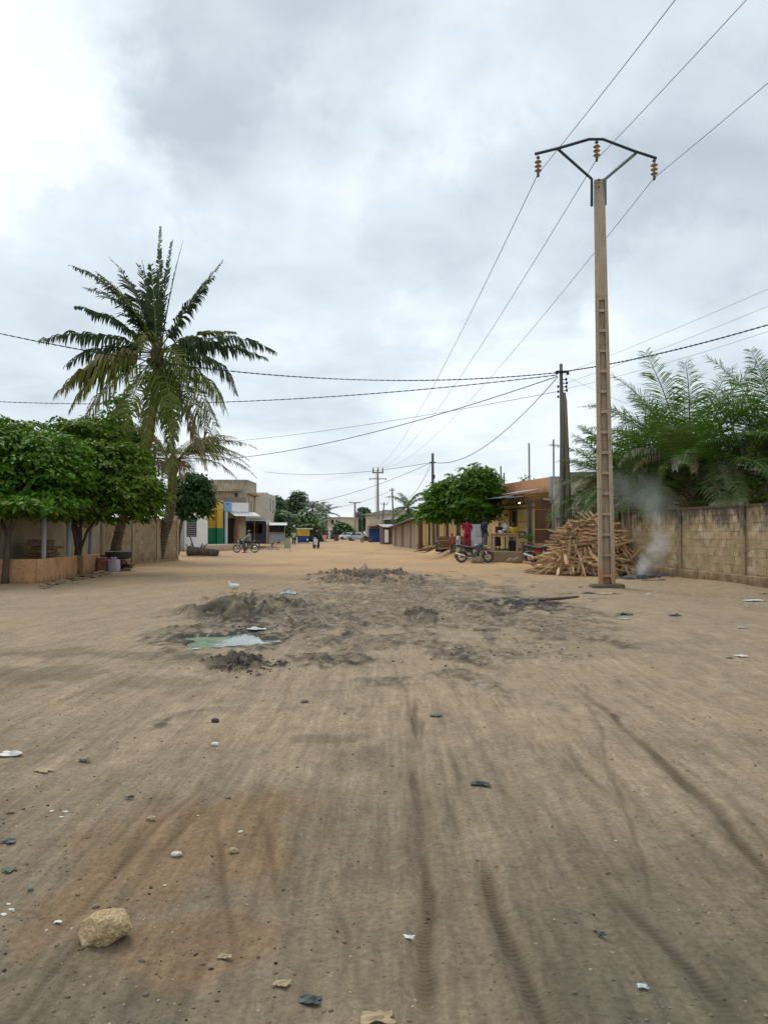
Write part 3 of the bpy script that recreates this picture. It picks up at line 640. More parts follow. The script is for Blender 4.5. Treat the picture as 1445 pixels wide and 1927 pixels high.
b = on(148, 1080)
e = tree('shade_tree', (b.x, b.y + .2, 0), 'broad green shade tree with several thin stems rising between the two low walls', [lob(200, 895, 28.5, 80, 66, 2.0), lob(150, 900, 28, 66, 62, 1.7), lob(262, 930, 28, 46, 42, 1.4), lob(170, 828, 29.5, 66, 40, 1.6), lob(228, 880, 29, 46, 44, 1.4), lob(215, 942, 28, 84, 30, 1.5), lob(120, 870, 29, 50, 70, 1.6), lob(120, 950, 25.6, 45, 18, 1.0)],
     [([Vector((b.x, b.y + .2, -.1)), at(147, 1030, b.y + .2), at(141, 985, b.y + .3), at(128, 935, 28)], .17, .06), ([at(148, 1050, b.y + .2), at(140, 1000, b.y), at(126, 960, 28)], .08, .05), ([at(149, 1045, b.y + .2), at(152, 990, b.y + .3), at(165, 930, 28)], .08, .05),
      ([at(150, 1040, b.y + .2), at(165, 1000, b.y + .1), at(186, 972, 28), at(225, 930, 28)], .06, .04), ([at(141, 985, b.y + .3), at(150, 940, 28.5), at(190, 880, 28.5)], .08, .04)],
     M_leafA, 32, n_clump=620, leaves=50, size=.18, flat=.5, clump_r=.46)
b = Vector((-13.9, 41, 0))
tree('slim_tree', b, 'slim tree peeping out behind the coconut palm crown', [lob(222, 775, 41, 26, 34), lob(238, 820, 41, 40, 28), lob(180, 810, 41, 60, 22), lob(262, 838, 41, 30, 24)], [([b, b + Vector((-.4, 0, 3)), at(215, 800, 41)], .16, .05)], M_leafC, 33, n_clump=190, leaves=13, size=.27)
b = at(334, 1000, 52); b.z = 0
tree('mango_tree', b, 'dark green mango tree standing before the white louvred house', [lob(362, 930, 50, 36, 36), lob(345, 950, 50, 24, 24), lob(385, 945, 50, 16, 24), lob(360, 905, 50, 30, 16)], [([b, b + Vector((0.1, 0, 1.4)), at(352, 940, 50.5)], .16, .09)], M_leafB, 34, n_clump=330, leaves=18, size=.24, droop=.7, flat=.6, clump_r=.42)
# tree by the tailor's stall
b = at(888, 1000, 45.5); b.z = gz(b.x, b.y)
tree('shade_tree', (b.x, b.y, b.z), 'rounded green street tree shading the people beside the tailor stall', [lob(868, 938, 45, 62, 42, 2.0), lob(900, 910, 45, 36, 34, 1.4), lob(820, 955, 45, 30, 28, 1.3), lob(890, 955, 44.5, 44, 28, 1.7), lob(838, 925, 45.5, 26, 22, 1.2), lob(922, 905, 45.5, 14, 14), lob(805, 968, 44.5, 16, 15), lob(925, 940, 45, 16, 32)],
     [([b + Vector((0, 0, -.1)), at(888, 985, 45.5), at(880, 950, 45.2), at(890, 910, 45)], .17, .07), ([at(886, 975, 45.3), at(850, 950, 45), at(825, 945, 45)], .09, .04), ([at(884, 965, 45.3), at(905, 930, 45), at(915, 910, 45)], .08, .04)],
     M_leafC, 35, n_clump=400, leaves=46, size=.20, flat=.5, clump_r=.46)
# trees down the road
FAR = [('leafy_tree', 525, 980, 104, [(528, 985, 28, 24), (510, 978, 14, 18)], M_leafF, 'round yellow green tree behind the metal kiosk'),
       ('leafy_tree', 573, 985, 118, [(575, 985, 22, 22), (590, 990, 14, 14)], M_leafF, 'pale olive tree behind the yellow and blue kiosk'),
       ('leafy_tree', 556, 960, 135, [(562, 942, 12, 18), (546, 955, 11, 16), (560, 968, 20, 14)], M_leafG, 'tall dark twin topped tree rising above the roadside trees'),
       ('leafy_tree', 522, 950, 120, [(522, 950, 7, 14), (516, 962, 6, 10)], M_leafG, 'narrow tree top beside the unplastered block house'),
       ('leafy_tree', 645, 1000, 150, [(643, 993, 11, 9), (652, 999, 8, 7)], M_leafF, 'small green bush tree before the pale two storey house'),
       ('leafy_tree', 683, 972, 185, [(685, 970, 6, 14), (680, 985, 7, 8)], M_leafG, 'thin dark tree near the water tank'),
       ('leafy_tree', 772, 975, 96, [(770, 978, 16, 10), (782, 970, 10, 8)], M_leafC, 'low leafy tree behind the corrugated shed'),
       ('leafy_tree', 610, 990, 200, [(612, 985, 14, 7)], M_leafG, 'distant tree clump left of the pale two storey house'),
       ('leafy_tree', 672, 996, 200, [(665, 990, 16, 6), (650, 985, 8, 4)], M_leafF, 'distant hedge like tree beyond the parked cars')]
for k, (nm, u, v, Y, ls, mt, lab) in enumerate(FAR):
    b = at(u, v, Y); b.z = 0
    tree(nm, b, lab, [lob(a, b2, Y, c2, d2) for a, b2, c2, d2 in ls], [([b, Vector((b.x, b.y, 1.8)), at(ls[0][0], ls[0][1], Y)], .2, .08)], mt, 50 + k, n_clump=120 * len(ls), leaves=12, size=.0042 * Y, clump_r=.0065 * Y, group=None)
def far_palm(u, v, Y, L, lab, seed, nf=16, mt=None):
    rnd = random.Random(seed); t_ = at(u, v, Y); e = thing('distant_palm', (t_.x, t_.y, 0), lab, 'palm tree'); c = Vector((0, 0, t_.z))
    palm_trunk(e, [(0, 0, 0), (.2, 0, t_.z * .5), c], .2, .14, 10, M_palmtrunk, seed)
    for k in range(nf):
        el = rnd.choice([70, 50, 30, 10, -10, -30]); frond('frond', e, c, k * 2.4, R(el), L * rnd.uniform(.8, 1.1), 1.2, L * .22, mt or M_leafG, rnd, pairs=16, hang=.9, width=.17, ribr=.05)
far_palm(588, 958, 128, 3.4, 'spiky palm top next to the tall dark twin topped tree', 61)
far_palm(601, 968, 150, 3.6, 'distant palm second along from the dark twin topped tree', 62)
far_palm(613, 966, 170, 4.2, 'distant palm nearest the pale two storey house', 63)
far_palm(595, 992, 115, 3.0, 'low palm drooping over the dark shed beside the blue kiosk', 64, mt=M_leafF)
far_palm(768, 955, 88, 3.4, 'palm behind the corrugated shed next to the street tree', 65, nf=20, mt=M_leafF)
b = at(995, 905, 46); b.z = 0
tree('sprig_tree', b, 'sparse twiggy tree top showing above the orange parapet', [lob(992, 900, 46, 10, 7), lob(985, 905, 46, 6, 4)], [([b, Vector((b.x, b.y, 3)), at(992, 902, 46)], .08, .03)], M_leafC, 71, n_clump=12, leaves=5, size=.22)
# banana-like plant and weeds
def stem_plant(name, base, hgt, lab, seed, mt=M_leafC, n=9, ll=.4):
    rnd = random.Random(seed); e = thing(name, base, lab, 'plant'); mb = MB(); mb.tube([(0, 0, -.05), (.02, 0, hgt * .6), (0, .02, hgt)], [.018, .014, .006], 5); mb.build('stem', M_rach, e)
    for k in range(n):
        a = k * 2.4; z = hgt * (.3 + .7 * k / n); d = Vector((math.cos(a), math.sin(a), .5)); s_ = d.cross(Vector((0, 0, 1))).normalized() * ll * .16
        p = Vector((0, 0, z)); mb = MB(); q = p + d * ll * .5; r_ = p + d * ll * .9 - Vector((0, 0, ll * .35))
        mb.poly([p, q + s_, r_]); mb.poly([p, r_, q - s_]); mb.build('leaf', mt, e, fix=False)
    return e
p = at(1081, 940, 31.5); stem_plant('tall_weed', (p.x, p.y, 1.0), 2.4, 'tall weed with few leaves rising behind the firewood beside the posts', 1, n=9, ll=.55)
# ================================================================== POLES AND WIRES
M_conc = surf('pole_concrete', (.44, .345, .235), (.35, .27, .185), (.29, .225, .155), scale=3, stretch=(1, 1, .25), bump=.35, rough=.9, streak=(.18, .135, .095), dirt=(.17, .125, .085), dirt_scale=2.5, dirt_lo=.56, dirt_hi=.70, low=((.36, .20, .11), 1.6, -.3))
M_steel = surf('galvanised_steel', (.055, .07, .085), (.035, .045, .055), scale=6, rough=.55, metal=.5, bump=.05)
M_steelg = surf('galvanised_strut', (.13, .18, .18), (.09, .13, .13), scale=6, rough=.6, metal=.3, bump=.05)
M_ins = plain('brown_glass_insulator', (.36, .22, .085), .25, spec=.6)
M_cap = plain('insulator_cap', (.10, .085, .075), .6, metal=.4)
M_wire = plain('bare_wire', (.10, .11, .12), .6, metal=.3)
M_cable = plain('black_cable', (.018, .018, .02), .7)
M_post = surf('grey_post_wood', (.20, .185, .155), (.12, .11, .09), (.07, .065, .055), scale=4, stretch=(2, 2, .2), bump=.7, rough=.95)
M_dark = plain('dark_iron', (.02, .02, .022), .6, metal=.3)
PY = 21.3
pb = Vector((6.36, PY, 0)); pz = gz(pb.x, pb.y)
pole = thing('concrete_pole', (pb.x, pb.y, pz), 'tall concrete power pole with ladder like recesses and a bent steel crossarm', 'power pole', rz=R(-11))
bpy.context.view_layer.update()
HT = 11.78 - pz; LEAN = -.13
def hw(z): return .230 - .0072 * z
def hd(z): return .150 - .0045 * z
def cxz(z): return LEAN * (z / HT)
def pr4(x0, x1, y0, y1, z0, z1, mb):    # prism following the pole's taper; x,y as fractions of the half width / depth
    f = lambda z: [(cxz(z) + a * hw(z), b * hd(z), z) for a, b in ((x0, y0), (x1, y0), (x1, y1), (x0, y1))]
    mb.hexa(f(z0), f(z1))
mb = MB(); ZT = 8.35
zs = [0.02 + (ZT - .02) * k / 6 for k in range(7)]
for a, b in zip(zs[:-1], zs[1:]):
    pr4(-1, -.46, -1, 1, a, b, mb); pr4(.46, 1, -1, 1, a, b, mb); pr4(-.462, .462, -.16, .16, a, b, mb)
pr4(-1, 1, -1, 1, ZT, HT, mb)
o = mb.build('shaft', M_conc, pole); bevel(o, .012)
mb = MB(); k = 0; z = .30
while z < ZT - .2:
    pr4(-.463, .463, -.97, .97, z, z + .075, mb); z += .585
pr4(-.463, .463, -.97, .97, ZT - .10, ZT - .003, mb)
mb.build('rungs', M_conc, pole)['kind'] = 'stuff'
rnd = random.Random(8)
mb = MB(); q = [(-.42, -.34), (.40, -.30), (.47, .02), (.38, .33), (-.30, .30), (-.48, .05)]
mb.face([mb.pt((x * 1.05, y * 1.05, .10 + rnd.uniform(-.02, .02))) for x, y in q][::1]); top = list(range(6)); bot = [mb.pt((x * 1.12, y * 1.12, -.12)) for x, y in q]
for j in range(6): mb.face((top[j], top[(j + 1) % 6], bot[(j + 1) % 6], bot[j]))
bevel(mb.build('footing', surf('footing_concrete', (.16, .125, .09), (.10, .08, .062), scale=5, bump=.7), pole), .03)
inv = Matrix.Translation((pb.x, pb.y, pz)) @ Matrix.Rotation(R(-11), 4, 'Z'); inv = inv.inverted()
def PL(u, v, dy=0): return inv @ at(u, v, PY + dy)
arm = [PL(1006, 290, -.25), PL(1050, 279, -.25), PL(1108, 262, -.25), PL(1134, 262, -.25), PL(1192, 284, -.25), PL(1235, 298, -.25)]
mb = MB(); mb.tube(arm, .045, 4); mb.build('crossarm', M_steel, pole)
for (a, b, cc, mt, nm) in (((1050, 281), (1113, 337), (1113, 388), M_steel, 'brace'), ((1196, 288), (1138, 337), (1138, 386), M_steelg, 'brace')):
    mb = MB(); mb.tube([PL(*a, -.22), PL(*b, -.12), PL(*cc, -.05)], .047, 4); mb.build(nm, mt, pole)
mb = MB(); mb.cbox(PL(1126, 338, -.18), (.05, .02, .05)); mb.cbox(PL(1126, 352, -.20), (.04, .04, .04)); mb.build('bolt', M_dark, pole)
INS = []
for (u, v0, v1) in ((1012, 293, 331), (1122, 264, 304), (1230, 299, 339)):
    a = PL(u, v0, -.25); bq = PL(u, v1, -.25); L = (a - bq).length
    mb = MB(); mb.lathe([(.012, 0), (.05, -.03), (.055, -.06), (.03, -.075), (.012, -.08)], 10, c=a + Vector((0, 0, -.01)))
    s0 = mb.build('hook', M_cap, pole)
    s1 = MB()
    for j in range(3):
        zc = -.16 - j * .125
        s1.lathe([(.0, zc + .05), (.035, zc + .045), (.045, zc + .01), (.098, zc - .015), (.10, zc - .03), (.06, zc - .02), (.03, zc - .075)], 14, c=a)
    st = s1.build('insulator_string', M_ins, pole, smooth=True)
    s2 = MB(); s2.tube([a, a + Vector((0, 0, -.12))], .016, 6); s2.lathe([(.02, -.48), (.04, -.5), (.035, -.58), (.0, -.6)], 8, c=a); s2.cbox(a + Vector((0, 0, -.57)), (.06, .14, .05)); s2.build('cable_clamp', M_cap, st)
    INS.append(at(u, v1 - 4, PY - .25))
def wire(name, a, b, sag, rad, label, mat=M_cable, n=40, twist=0.0, group=None, side=4):
    a, b = Vector(a), Vector(b); pts = []
    for k in range(n + 1):
        s_ = k / n; p = a.lerp(b, s_) - Vector((0, 0, 4 * sag * s_ * (1 - s_))); pts.append(p)
    mb = MB(); o0 = pts[0].copy()
    if twist:
        fine = []; n2 = n * 8
        for k in range(n2 + 1):
            s_ = k / n2; fine.append(a.lerp(b, s_) - Vector((0, 0, 4 * sag * s_ * (1 - s_))) - o0)
        for ph in (0, math.pi):
            q = []
            for k, p in enumerate(fine):
                w = k * .95 + ph; q.append(p + Vector((0, math.cos(w), math.sin(w))) * rad * .75)
            mb.tube(q, rad * .75, side)
    else: mb.tube([p - o0 for p in pts], rad, side)
    o = mb.build(name, mat); o.location = o0
    return tag(o, label, 'cable', group)
# far H pole on the road axis
fp = on(711, 1020)
fpole = thing('power_pole', fp, 'distant slim power pole with three upright insulators over a double crossarm', 'power pole')
h = at(711, 888, fp.y).z - fp.z
M_gpole = surf('grey_concrete_pole', (.30, .285, .26), (.22, .21, .19), scale=2, bump=.2)
mb = MB(); mb.tube([(.05, 0, 0), (0, 0, h * .5), (-.02, 0, h)], [.24, .19, .14], 8); mb.build('shaft', M_gpole, fpole)
mb = MB(); mb.cbox((0, 0, h - .1), (1.75, .18, .22)); mb.build('upper_crossarm', M_gpole, fpole)
mb = MB(); mb.cbox((0, 0, h - 1.05), (2.5, .14, .14)); mb.cbox((-1.22, 0, h - 1.17), (.16, .16, .2)); mb.cbox((1.22, 0, h - 1.14), (.16, .16, .2)); mb.build('lower_crossarm', M_gpole, fpole)
mb = MB(); mb.tube([(-.36, -.2, 1.5), (-.36, -.2, h - .2)], .03, 4); mb.build('down_cable', M_wire, fpole)
FT = []
for x in (-.72, 0, .72):
    mb = MB(); mb.lathe([(.03, 0), (.16, .12), (.06, .2), (.14, .32), (.05, .4), (.09, .52), (.0, .75)], 8, c=(x, 0, h)); mb.build('insulator', M_cap, fpole, smooth=True); FT.append(Vector((fp.x + x, fp.y, fp.z + h + .55)))
for k, (i, f) in enumerate(zip(INS, FT)):
    nm = ('outermost', 'middle', 'wall side')[k]
    wire('power_line', i, f, 2.0, .011, 'bare high wire from the %s insulator of the concrete pole to the distant pole' % ('street side', 'middle', 'wall side')[k], M_wire, group='bare high voltage wires')
    b = i + Vector((.118 * 48, -48, .4)); wire('power_line', i, b, 1.1, .010, 'bare high wire from the %s insulator climbing overhead out of the picture' % ('street side', 'middle', 'wall side')[k], M_wire, group='bare high voltage wires')
# paired wooden service post
wp = at(1058, 1068, 32); wp.z = gz(wp.x, wp.y); WT = at(1055, 685, 32)
post = thing('wooden_pole', wp, 'paired grey wooden service poles behind the firewood pile with cables at the top', 'utility pole')
mb = MB(); rnd = random.Random(3); T = WT - wp
mb.tube([(-.05, 0, -.1), T * .33, T * .66 + Vector((.03, 0, 0)), T], [.13, .115, .10, .07], 9, jit=.1, rnd=rnd); mb.build('shaft', M_post, post, smooth=True)
mb = MB(); mb.tube([(.34, .12, -.1), Vector((.27, .1, 3.0)), Vector((.14, .06, T.z * .82)), Vector((.1, .05, T.z * .86))], [.15, .14, .11, .09], 9, jit=.08, rnd=rnd); mb.build('stub_shaft', surf('brown_grey_post', (.24, .205, .15), (.16, .135, .10), scale=4, stretch=(2, 2, .2), bump=.6), post, smooth=True)
mb = MB(); mb.cbox((T.x + .02, -.1, T.z - .36), (.5, .1, .09)); mb.cbox((T.x - .2, -.12, T.z - .40), (.12, .12, .12)); mb.cbox((T.x + .26, -.12, T.z - .42), (.10, .12, .14)); mb.build('clamp', M_dark, post)
for k in range(4):
    mb = MB(); mb.lathe([(.02, 0), (.05, .03), (.05, .10), (.02, .13)], 8, c=(T.x + .20 + .02 * (k % 2), -.1, T.z - .75 - k * .16)); mb.cbox((T.x + .12, -.08, T.z - .69 - k * .16), (.16, .03, .03)); mb.build('spool_insulator', M_dark, post)
for k in range(3):
    mb = MB(); mb.cbox((T.x - .15, -.1, T.z - 1.0 - k * .22), (.07, .1, .09)); mb.build('cable_clip', M_dark, post)
A = WT + Vector((.05, -.12, -.36)); Bq = WT + Vector((-.18, -.12, -.40))
def thru(a, u, v, Y): return at(u, v, Y)
wire('service_cable', A, at(1445, 590, 21.5) + Vector((3.0, -4.6, .2)), .38, .020, 'thick twisted black cable from the wooden poles past the oil palms', twist=1, n=30)
wire('service_cable', Bq, at(-60, 614, 26.5), .98, .017, 'twisted black cable crossing the coconut palm crown, the higher of two', twist=1, n=40)
wire('service_cable', Bq + Vector((0, 0, -.10)), at(-60, 753, 38.5), .62, .016, 'twisted black cable crossing below the coconut palm crown', twist=1, n=40)
wire('service_cable', Bq + Vector((0, 0, -.16)), at(330, 868, 60), .95, .020, 'sagging black cable from the wooden poles towards the withered palm', n=40)
wire('service_cable', WT + Vector((-.1, -.1, -1.2)), at(330, 838, 62), .40, .012, 'thin pale wire from the wooden poles above the sagging cable', M_wire, n=40)
SP = Vector((3.94, 60, 0)); SP.z = gz(SP.x, SP.y); ST = at(814, 853, 60)
wire('service_cable', Bq + Vector((0, 0, -.2)), ST + Vector((.1, -.1, -.75)), 1.15, .022, 'slack black cable swooping from the wooden poles down to the pole behind the street tree', n=40)
wire('service_cable', A + Vector((0, 0, -.1)), at(1445, 522, 20) + Vector((2, -3, .3)), .1, .006, 'thin wire, topmost of three above the oil palms', M_wire)
wire('service_cable', A + Vector((.1, 0, -.5)), at(1445, 556, 22) + Vector((2, -3, .3)), .15, .006, 'thin wire, second of three above the oil palms', M_wire)
wire('service_cable', A + Vector((.1, 0, -.75)), at(1445, 610, 24) + Vector((2, -3, .2)), .2, .006, 'thin wire, lowest of three above the oil palms', M_wire)
wire('service_cable', A + Vector((.0, 0, -.1)), at(1180, 760, 24), .05, .006, 'short thin wire running from the wooden poles behind the concrete pole', M_wire)
e = thing('wooden_pole', SP, 'dark wooden pole standing behind the rounded street tree', 'utility pole'); T = ST - SP
mb = MB(); mb.tube([(0.05, 0, -.1), T * .5, T], [.15, .13, .10], 8); mb.build('shaft', M_post, e)
mb = MB(); mb.cbox((T.x, 0, T.z - .75), (.5, .12, .1)); mb.cbox((T.x + .12, -.1, T.z - 1.9), (.12, .12, .3)); mb.cbox((T.x - .1, -.1, T.z - 2.4), (.3, .08, .08)); mb.build('bracket', M_dark, e)
for (u, v, Y, sag, lab) in ((560, 950, 75, .5, 'black cable from the pole behind the street tree crossing the road far down'), (740, 932, 78, 1.5, 'slack cable between the pole behind the street tree and the straight dark pole'), (500, 888, 90, .6, 'faint wire crossing the whole street below the clouds')):
    wire('service_cable', ST + Vector((-.1, 0, -.75)), at(u, v, Y), sag, .018, lab, n=30)
def simple_pole(u0, v0, u1, v1, lab, r0=.13, r1=.09, mt=None, arms=()):
    b = on(u0, v0); T = at(u1, v1, b.y) - b; e = thing('power_pole', b, lab, 'power pole'); mb = MB(); mb.tube([(0, 0, -.1), T * .5, T], [r0, (r0 + r1) / 2, r1], 7); mb.build('shaft', mt or M_post, e)
    for (dz, w, th) in arms:
        mb = MB(); mb.cbox((T.x, -.1, T.z - dz), (w, th, th)); mb.cbox((T.x - w / 2, -.1, T.z - dz + .1), (th, th, .22)); mb.cbox((T.x + w / 2, -.1, T.z - dz + .1), (th, th, .22)); mb.build('crossarm', M_gpole, e)
    return b + T
t1 = simple_pole(741, 1023, 738, 918, 'straight dark pole rising behind the corrugated shed', arms=((.35, .6, .1),))
t2 = simple_pole(716, 1021, 723, 945, 'leaning thin pole beside the blue shack', r0=.10, arms=((.3, .9, .09),))
t3 = simple_pole(668, 1014, 668, 945, 'pale T shaped pole far down the road near the water tank', r0=.28, r1=.2, mt=M_gpole, arms=((.1, 2.3, .2),))
t4 = simple_pole(681, 1013, 681, 958, 'short distant pole between the water tank and the beige house', r0=.2)
wire('service_cable', t1 + Vector((0, 0, -.3)), t2 + Vector((.3, 0, -.3)), .5, .02, 'short wire between the straight dark pole and the leaning thin pole', M_wire)
wire('service_cable', t1 + Vector((0, 0, -.3)), at(560, 952, 130), 1.2, .02, 'long faint wire from the straight dark pole over the far road', M_wire)

# ================================================================== BLOCK WALL ON THE RIGHT
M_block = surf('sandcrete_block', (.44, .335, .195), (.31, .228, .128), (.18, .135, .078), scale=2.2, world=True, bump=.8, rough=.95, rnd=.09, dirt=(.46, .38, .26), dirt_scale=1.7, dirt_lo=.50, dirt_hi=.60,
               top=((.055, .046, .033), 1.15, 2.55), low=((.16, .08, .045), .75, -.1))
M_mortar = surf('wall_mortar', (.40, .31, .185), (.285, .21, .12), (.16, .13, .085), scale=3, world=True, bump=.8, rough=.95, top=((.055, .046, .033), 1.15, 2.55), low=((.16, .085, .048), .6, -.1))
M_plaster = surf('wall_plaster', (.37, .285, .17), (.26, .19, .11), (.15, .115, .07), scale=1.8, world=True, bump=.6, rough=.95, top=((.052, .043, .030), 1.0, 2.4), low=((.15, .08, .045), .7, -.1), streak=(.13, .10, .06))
def block_wall(name, label, A, Bp, H, posts, thick=.16, bl=.42, bh=.205, side=-1, plinth=.40, seed=1, mats=None, gap=.013, skip=None, face_jit=.007):
    mb_, mm_, mp_ = mats or (M_block, M_mortar, M_plaster)
    A, Bp = Vector(A), Vector(Bp); d = (Bp - A); L = d.length; a = math.atan2(d.y, d.x)
    e = thing(name, A, label, 'wall', rz=a); rnd = random.Random(seed)
    core = MB(); core.box(0, L, -thick / 2 + .012, thick / 2 - .012, -.3, H - .02)
    core.build('mortar_core', mm_, e)
    vs_ = []
    for k in range(5):
        m = MB(); j = lambda w: rnd.uniform(-w, w)
        l2, h2, t2 = bl / 2 - gap / 2, bh / 2 - gap / 2, thick / 2
        b = [(-l2 + j(.006), -t2 + j(face_jit), -h2 + j(.004)), (l2 + j(.006), -t2 + j(face_jit), -h2 + j(.004)), (l2, t2, -h2), (-l2, t2, -h2)]
        tt = [(-l2 + j(.006), -t2 + j(face_jit), h2 + j(.004)), (l2 + j(.006), -t2 + j(face_jit), h2 + j(.004)), (l2, t2, h2), (-l2, t2, h2)]
        m.hexa(b, tt); vs_.append(m.mesh('block', mb_))
    z = plinth; row = 0; cnt = 0
    while z + bh < H + .02:
        x = -bl / 2 if row % 2 else 0.0
        while x < L:
            x0, x1 = max(x, 0), min(x + bl, L); mid = (x0 + x1) / 2
            if x1 - x0 > .08 and not (skip and skip(mid, z)) and not any(abs(mid - p) < (.11 + (x1 - x0) / 2) * .6 for p in posts):
                o = bpy.data.objects.new('block', vs_[rnd.randrange(5)]); COL.objects.link(o); o.parent = e
                o.location = (mid, rnd.uniform(-.004, .004), z + bh / 2); o.scale = ((x1 - x0) / bl, 1, 1); cnt += 1
                if side > 0: o.rotation_euler = (0, 0, math.pi)
            x += bl
        z += bh; row += 1
    if plinth:
        m = MB(); m.box(-.01, L + .01, -thick / 2 - .05, thick / 2 + .05, -.35, plinth - .03); x = -.01
        bevel(m.build('plinth', mp_, e), .02)
    for p in posts:
        m = MB(); m.box(p - .12, p + .12, -thick / 2 - .045, thick / 2 + .045, -.3, H + .03); bevel(m.build('pillar', mp_, e), .012)
    n = int(L / .6); m = MB()
    pv = None
    for k in range(n + 1):
        x = L * k / n; w = [rnd.uniform(-.012, .012) for _ in range(4)]
        r_ = [m.pt((x, -thick / 2 - .022 + w[0], H - .03)), m.pt((x, -thick / 2 - .018 + w[1], H + .035 + w[3])), m.pt((x, thick / 2 + .02, H + .035 + w[2])), m.pt((x, thick / 2 + .02, H - .03))]
        if pv:
            for q in range(4): m.face((pv[q], pv[(q + 1) % 4], r_[(q + 1) % 4], r_[q]))
        else: m.face(r_[::-1])
        pv = r_
    m.face(pv); m.build('coping', mp_, e)
    return e
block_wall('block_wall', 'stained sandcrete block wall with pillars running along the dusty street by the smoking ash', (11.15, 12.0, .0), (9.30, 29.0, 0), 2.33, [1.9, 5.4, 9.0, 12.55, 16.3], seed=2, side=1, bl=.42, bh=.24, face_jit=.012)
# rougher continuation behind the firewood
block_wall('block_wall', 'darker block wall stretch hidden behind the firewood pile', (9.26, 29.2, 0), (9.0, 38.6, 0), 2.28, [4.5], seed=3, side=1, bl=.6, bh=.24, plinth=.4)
# grey plastered house wall behind the palms
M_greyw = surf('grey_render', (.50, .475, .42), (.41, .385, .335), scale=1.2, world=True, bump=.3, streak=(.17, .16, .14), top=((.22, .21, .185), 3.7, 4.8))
def slab_wall(name, label, A, Bp, H, th, mat, cat='wall', cap=.08):
    A, Bp = Vector(A), Vector(Bp); d = Bp - A; e = thing(name, A, label, cat, rz=math.atan2(d.y, d.x)); L = d.length
    m = MB(); m.box(0, L, -th / 2, th / 2, -.3, H); m.build('wall_face', mat, e)
    m = MB(); m.box(-.02, L + .02, -th / 2 - .03, th / 2 + .03, H + .003, H + cap); m.build('coping', mat, e); return e
q0, q1 = at(1064, 960, 40), at(1262, 960, 35.5)
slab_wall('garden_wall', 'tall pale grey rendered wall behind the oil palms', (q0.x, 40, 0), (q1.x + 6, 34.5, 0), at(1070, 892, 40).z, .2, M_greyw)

# ================================================================== FIREWOOD PILE
M_wood = surf('split_wood', (.60, .405, .225), (.40, .255, .135), (.20, .12, .065), scale=3.0, stretch=(.35, 3, 3), bump=.7, rough=.9, rnd=.42)
def log_mesh(rnd, L=1.0, r=.05):
    m = MB(); n = rnd.choice([3, 4, 4, 5]); ph = rnd.random() * 6; prof = [(math.cos(ph + 2 * math.pi * k / n + rnd.uniform(-.3, .3)) * r * rnd.uniform(.7, 1.3), math.sin(ph + 2 * math.pi * k / n) * r * rnd.uniform(.55, 1.1)) for k in range(n)]
    bend = rnd.uniform(-.05, .05) * L; b2 = rnd.uniform(-.03, .03) * L; st = [-.5, -.2, .15, .5]; rings = []
    for s_ in st:
        k = rnd.uniform(.75, 1.15) * (.7 if abs(s_) > .4 else 1); o = (1 - 4 * s_ * s_)
        rings.append([m.pt((s_ * L + rnd.uniform(-.02, .02), y * k + bend * o, z * k + b2 * o)) for y, z in prof])
    for a, b in zip(rings[:-1], rings[1:]):
        for j in range(n): m.face((a[j], a[(j + 1) % n], b[(j + 1) % n], b[j]))
    m.face(rings[0][::-1]); m.face(rings[-1]); return m
rnd = random.Random(17)
WC = Vector((7.85, 28.3, 0)); wz = gz(WC.x, WC.y); RX, RYY, HH_ = 2.05, 1.40, 1.98
pile = thing('firewood_pile', (WC.x, WC.y, wz), 'big heap of split firewood stacked behind the concrete pole', 'firewood')
VAR = [log_mesh(rnd, 1.0, rnd.uniform(.030, .068)).mesh('log', M_wood) for _ in range(16)]
def profile(z): return max(.04, 1 - (z / (HH_ * 1.03)) ** 1.15) ** .80
def place_log(par, z, phi, depth, mode, mesh, name='log'):
    s_ = profile(z) * depth; sx = RX * (1.08 if math.cos(phi) < 0 else .93)
    p = Vector((math.cos(phi) * sx * s_, math.sin(phi) * RYY * s_, z))
    tang = math.atan2(math.cos(phi) * RYY, -math.sin(phi) * sx)
    L = rnd.uniform(.8, 1.25) if rnd.random() < .6 else rnd.uniform(1.2, 2.1)
    if mode == 0: yaw, pit = tang + rnd.gauss(0, .25), rnd.gauss(0, .16)
    elif mode == 1: yaw, pit = phi + rnd.gauss(0, .5), rnd.uniform(.25, .9)
    else: yaw, pit = rnd.uniform(0, 6.28), rnd.gauss(0, .3)
    if mode == 0: yaw = yaw * .55 + (0 if math.cos(tang) > 0 else math.pi) * .45
    o = bpy.data.objects.new(name, mesh); COL.objects.link(o); o.parent = par
    half = math.sin(abs(pit)) * L * .5; p.z = max(p.z, half * .9 + .06)
    o.location = p; o.rotation_euler = Euler((rnd.uniform(-1.5, 1.5), pit, yaw)); o.scale = (L, rnd.uniform(.8, 1.35), rnd.uniform(.8, 1.3))
    return o
for k in range(296):
    z = HH_ * (rnd.random() ** 1.15) * .98; phi = rnd.gauss(-math.pi / 2, 1.05)
    mode = 0 if rnd.random() < .62 else (1 if rnd.random() < .65 else 2)
    place_log(pile, z, phi, rnd.uniform(.86, 1.06), mode, VAR[k % 16])
mb = MB()                                # hidden bulk of the heap, same kind of sticks joined
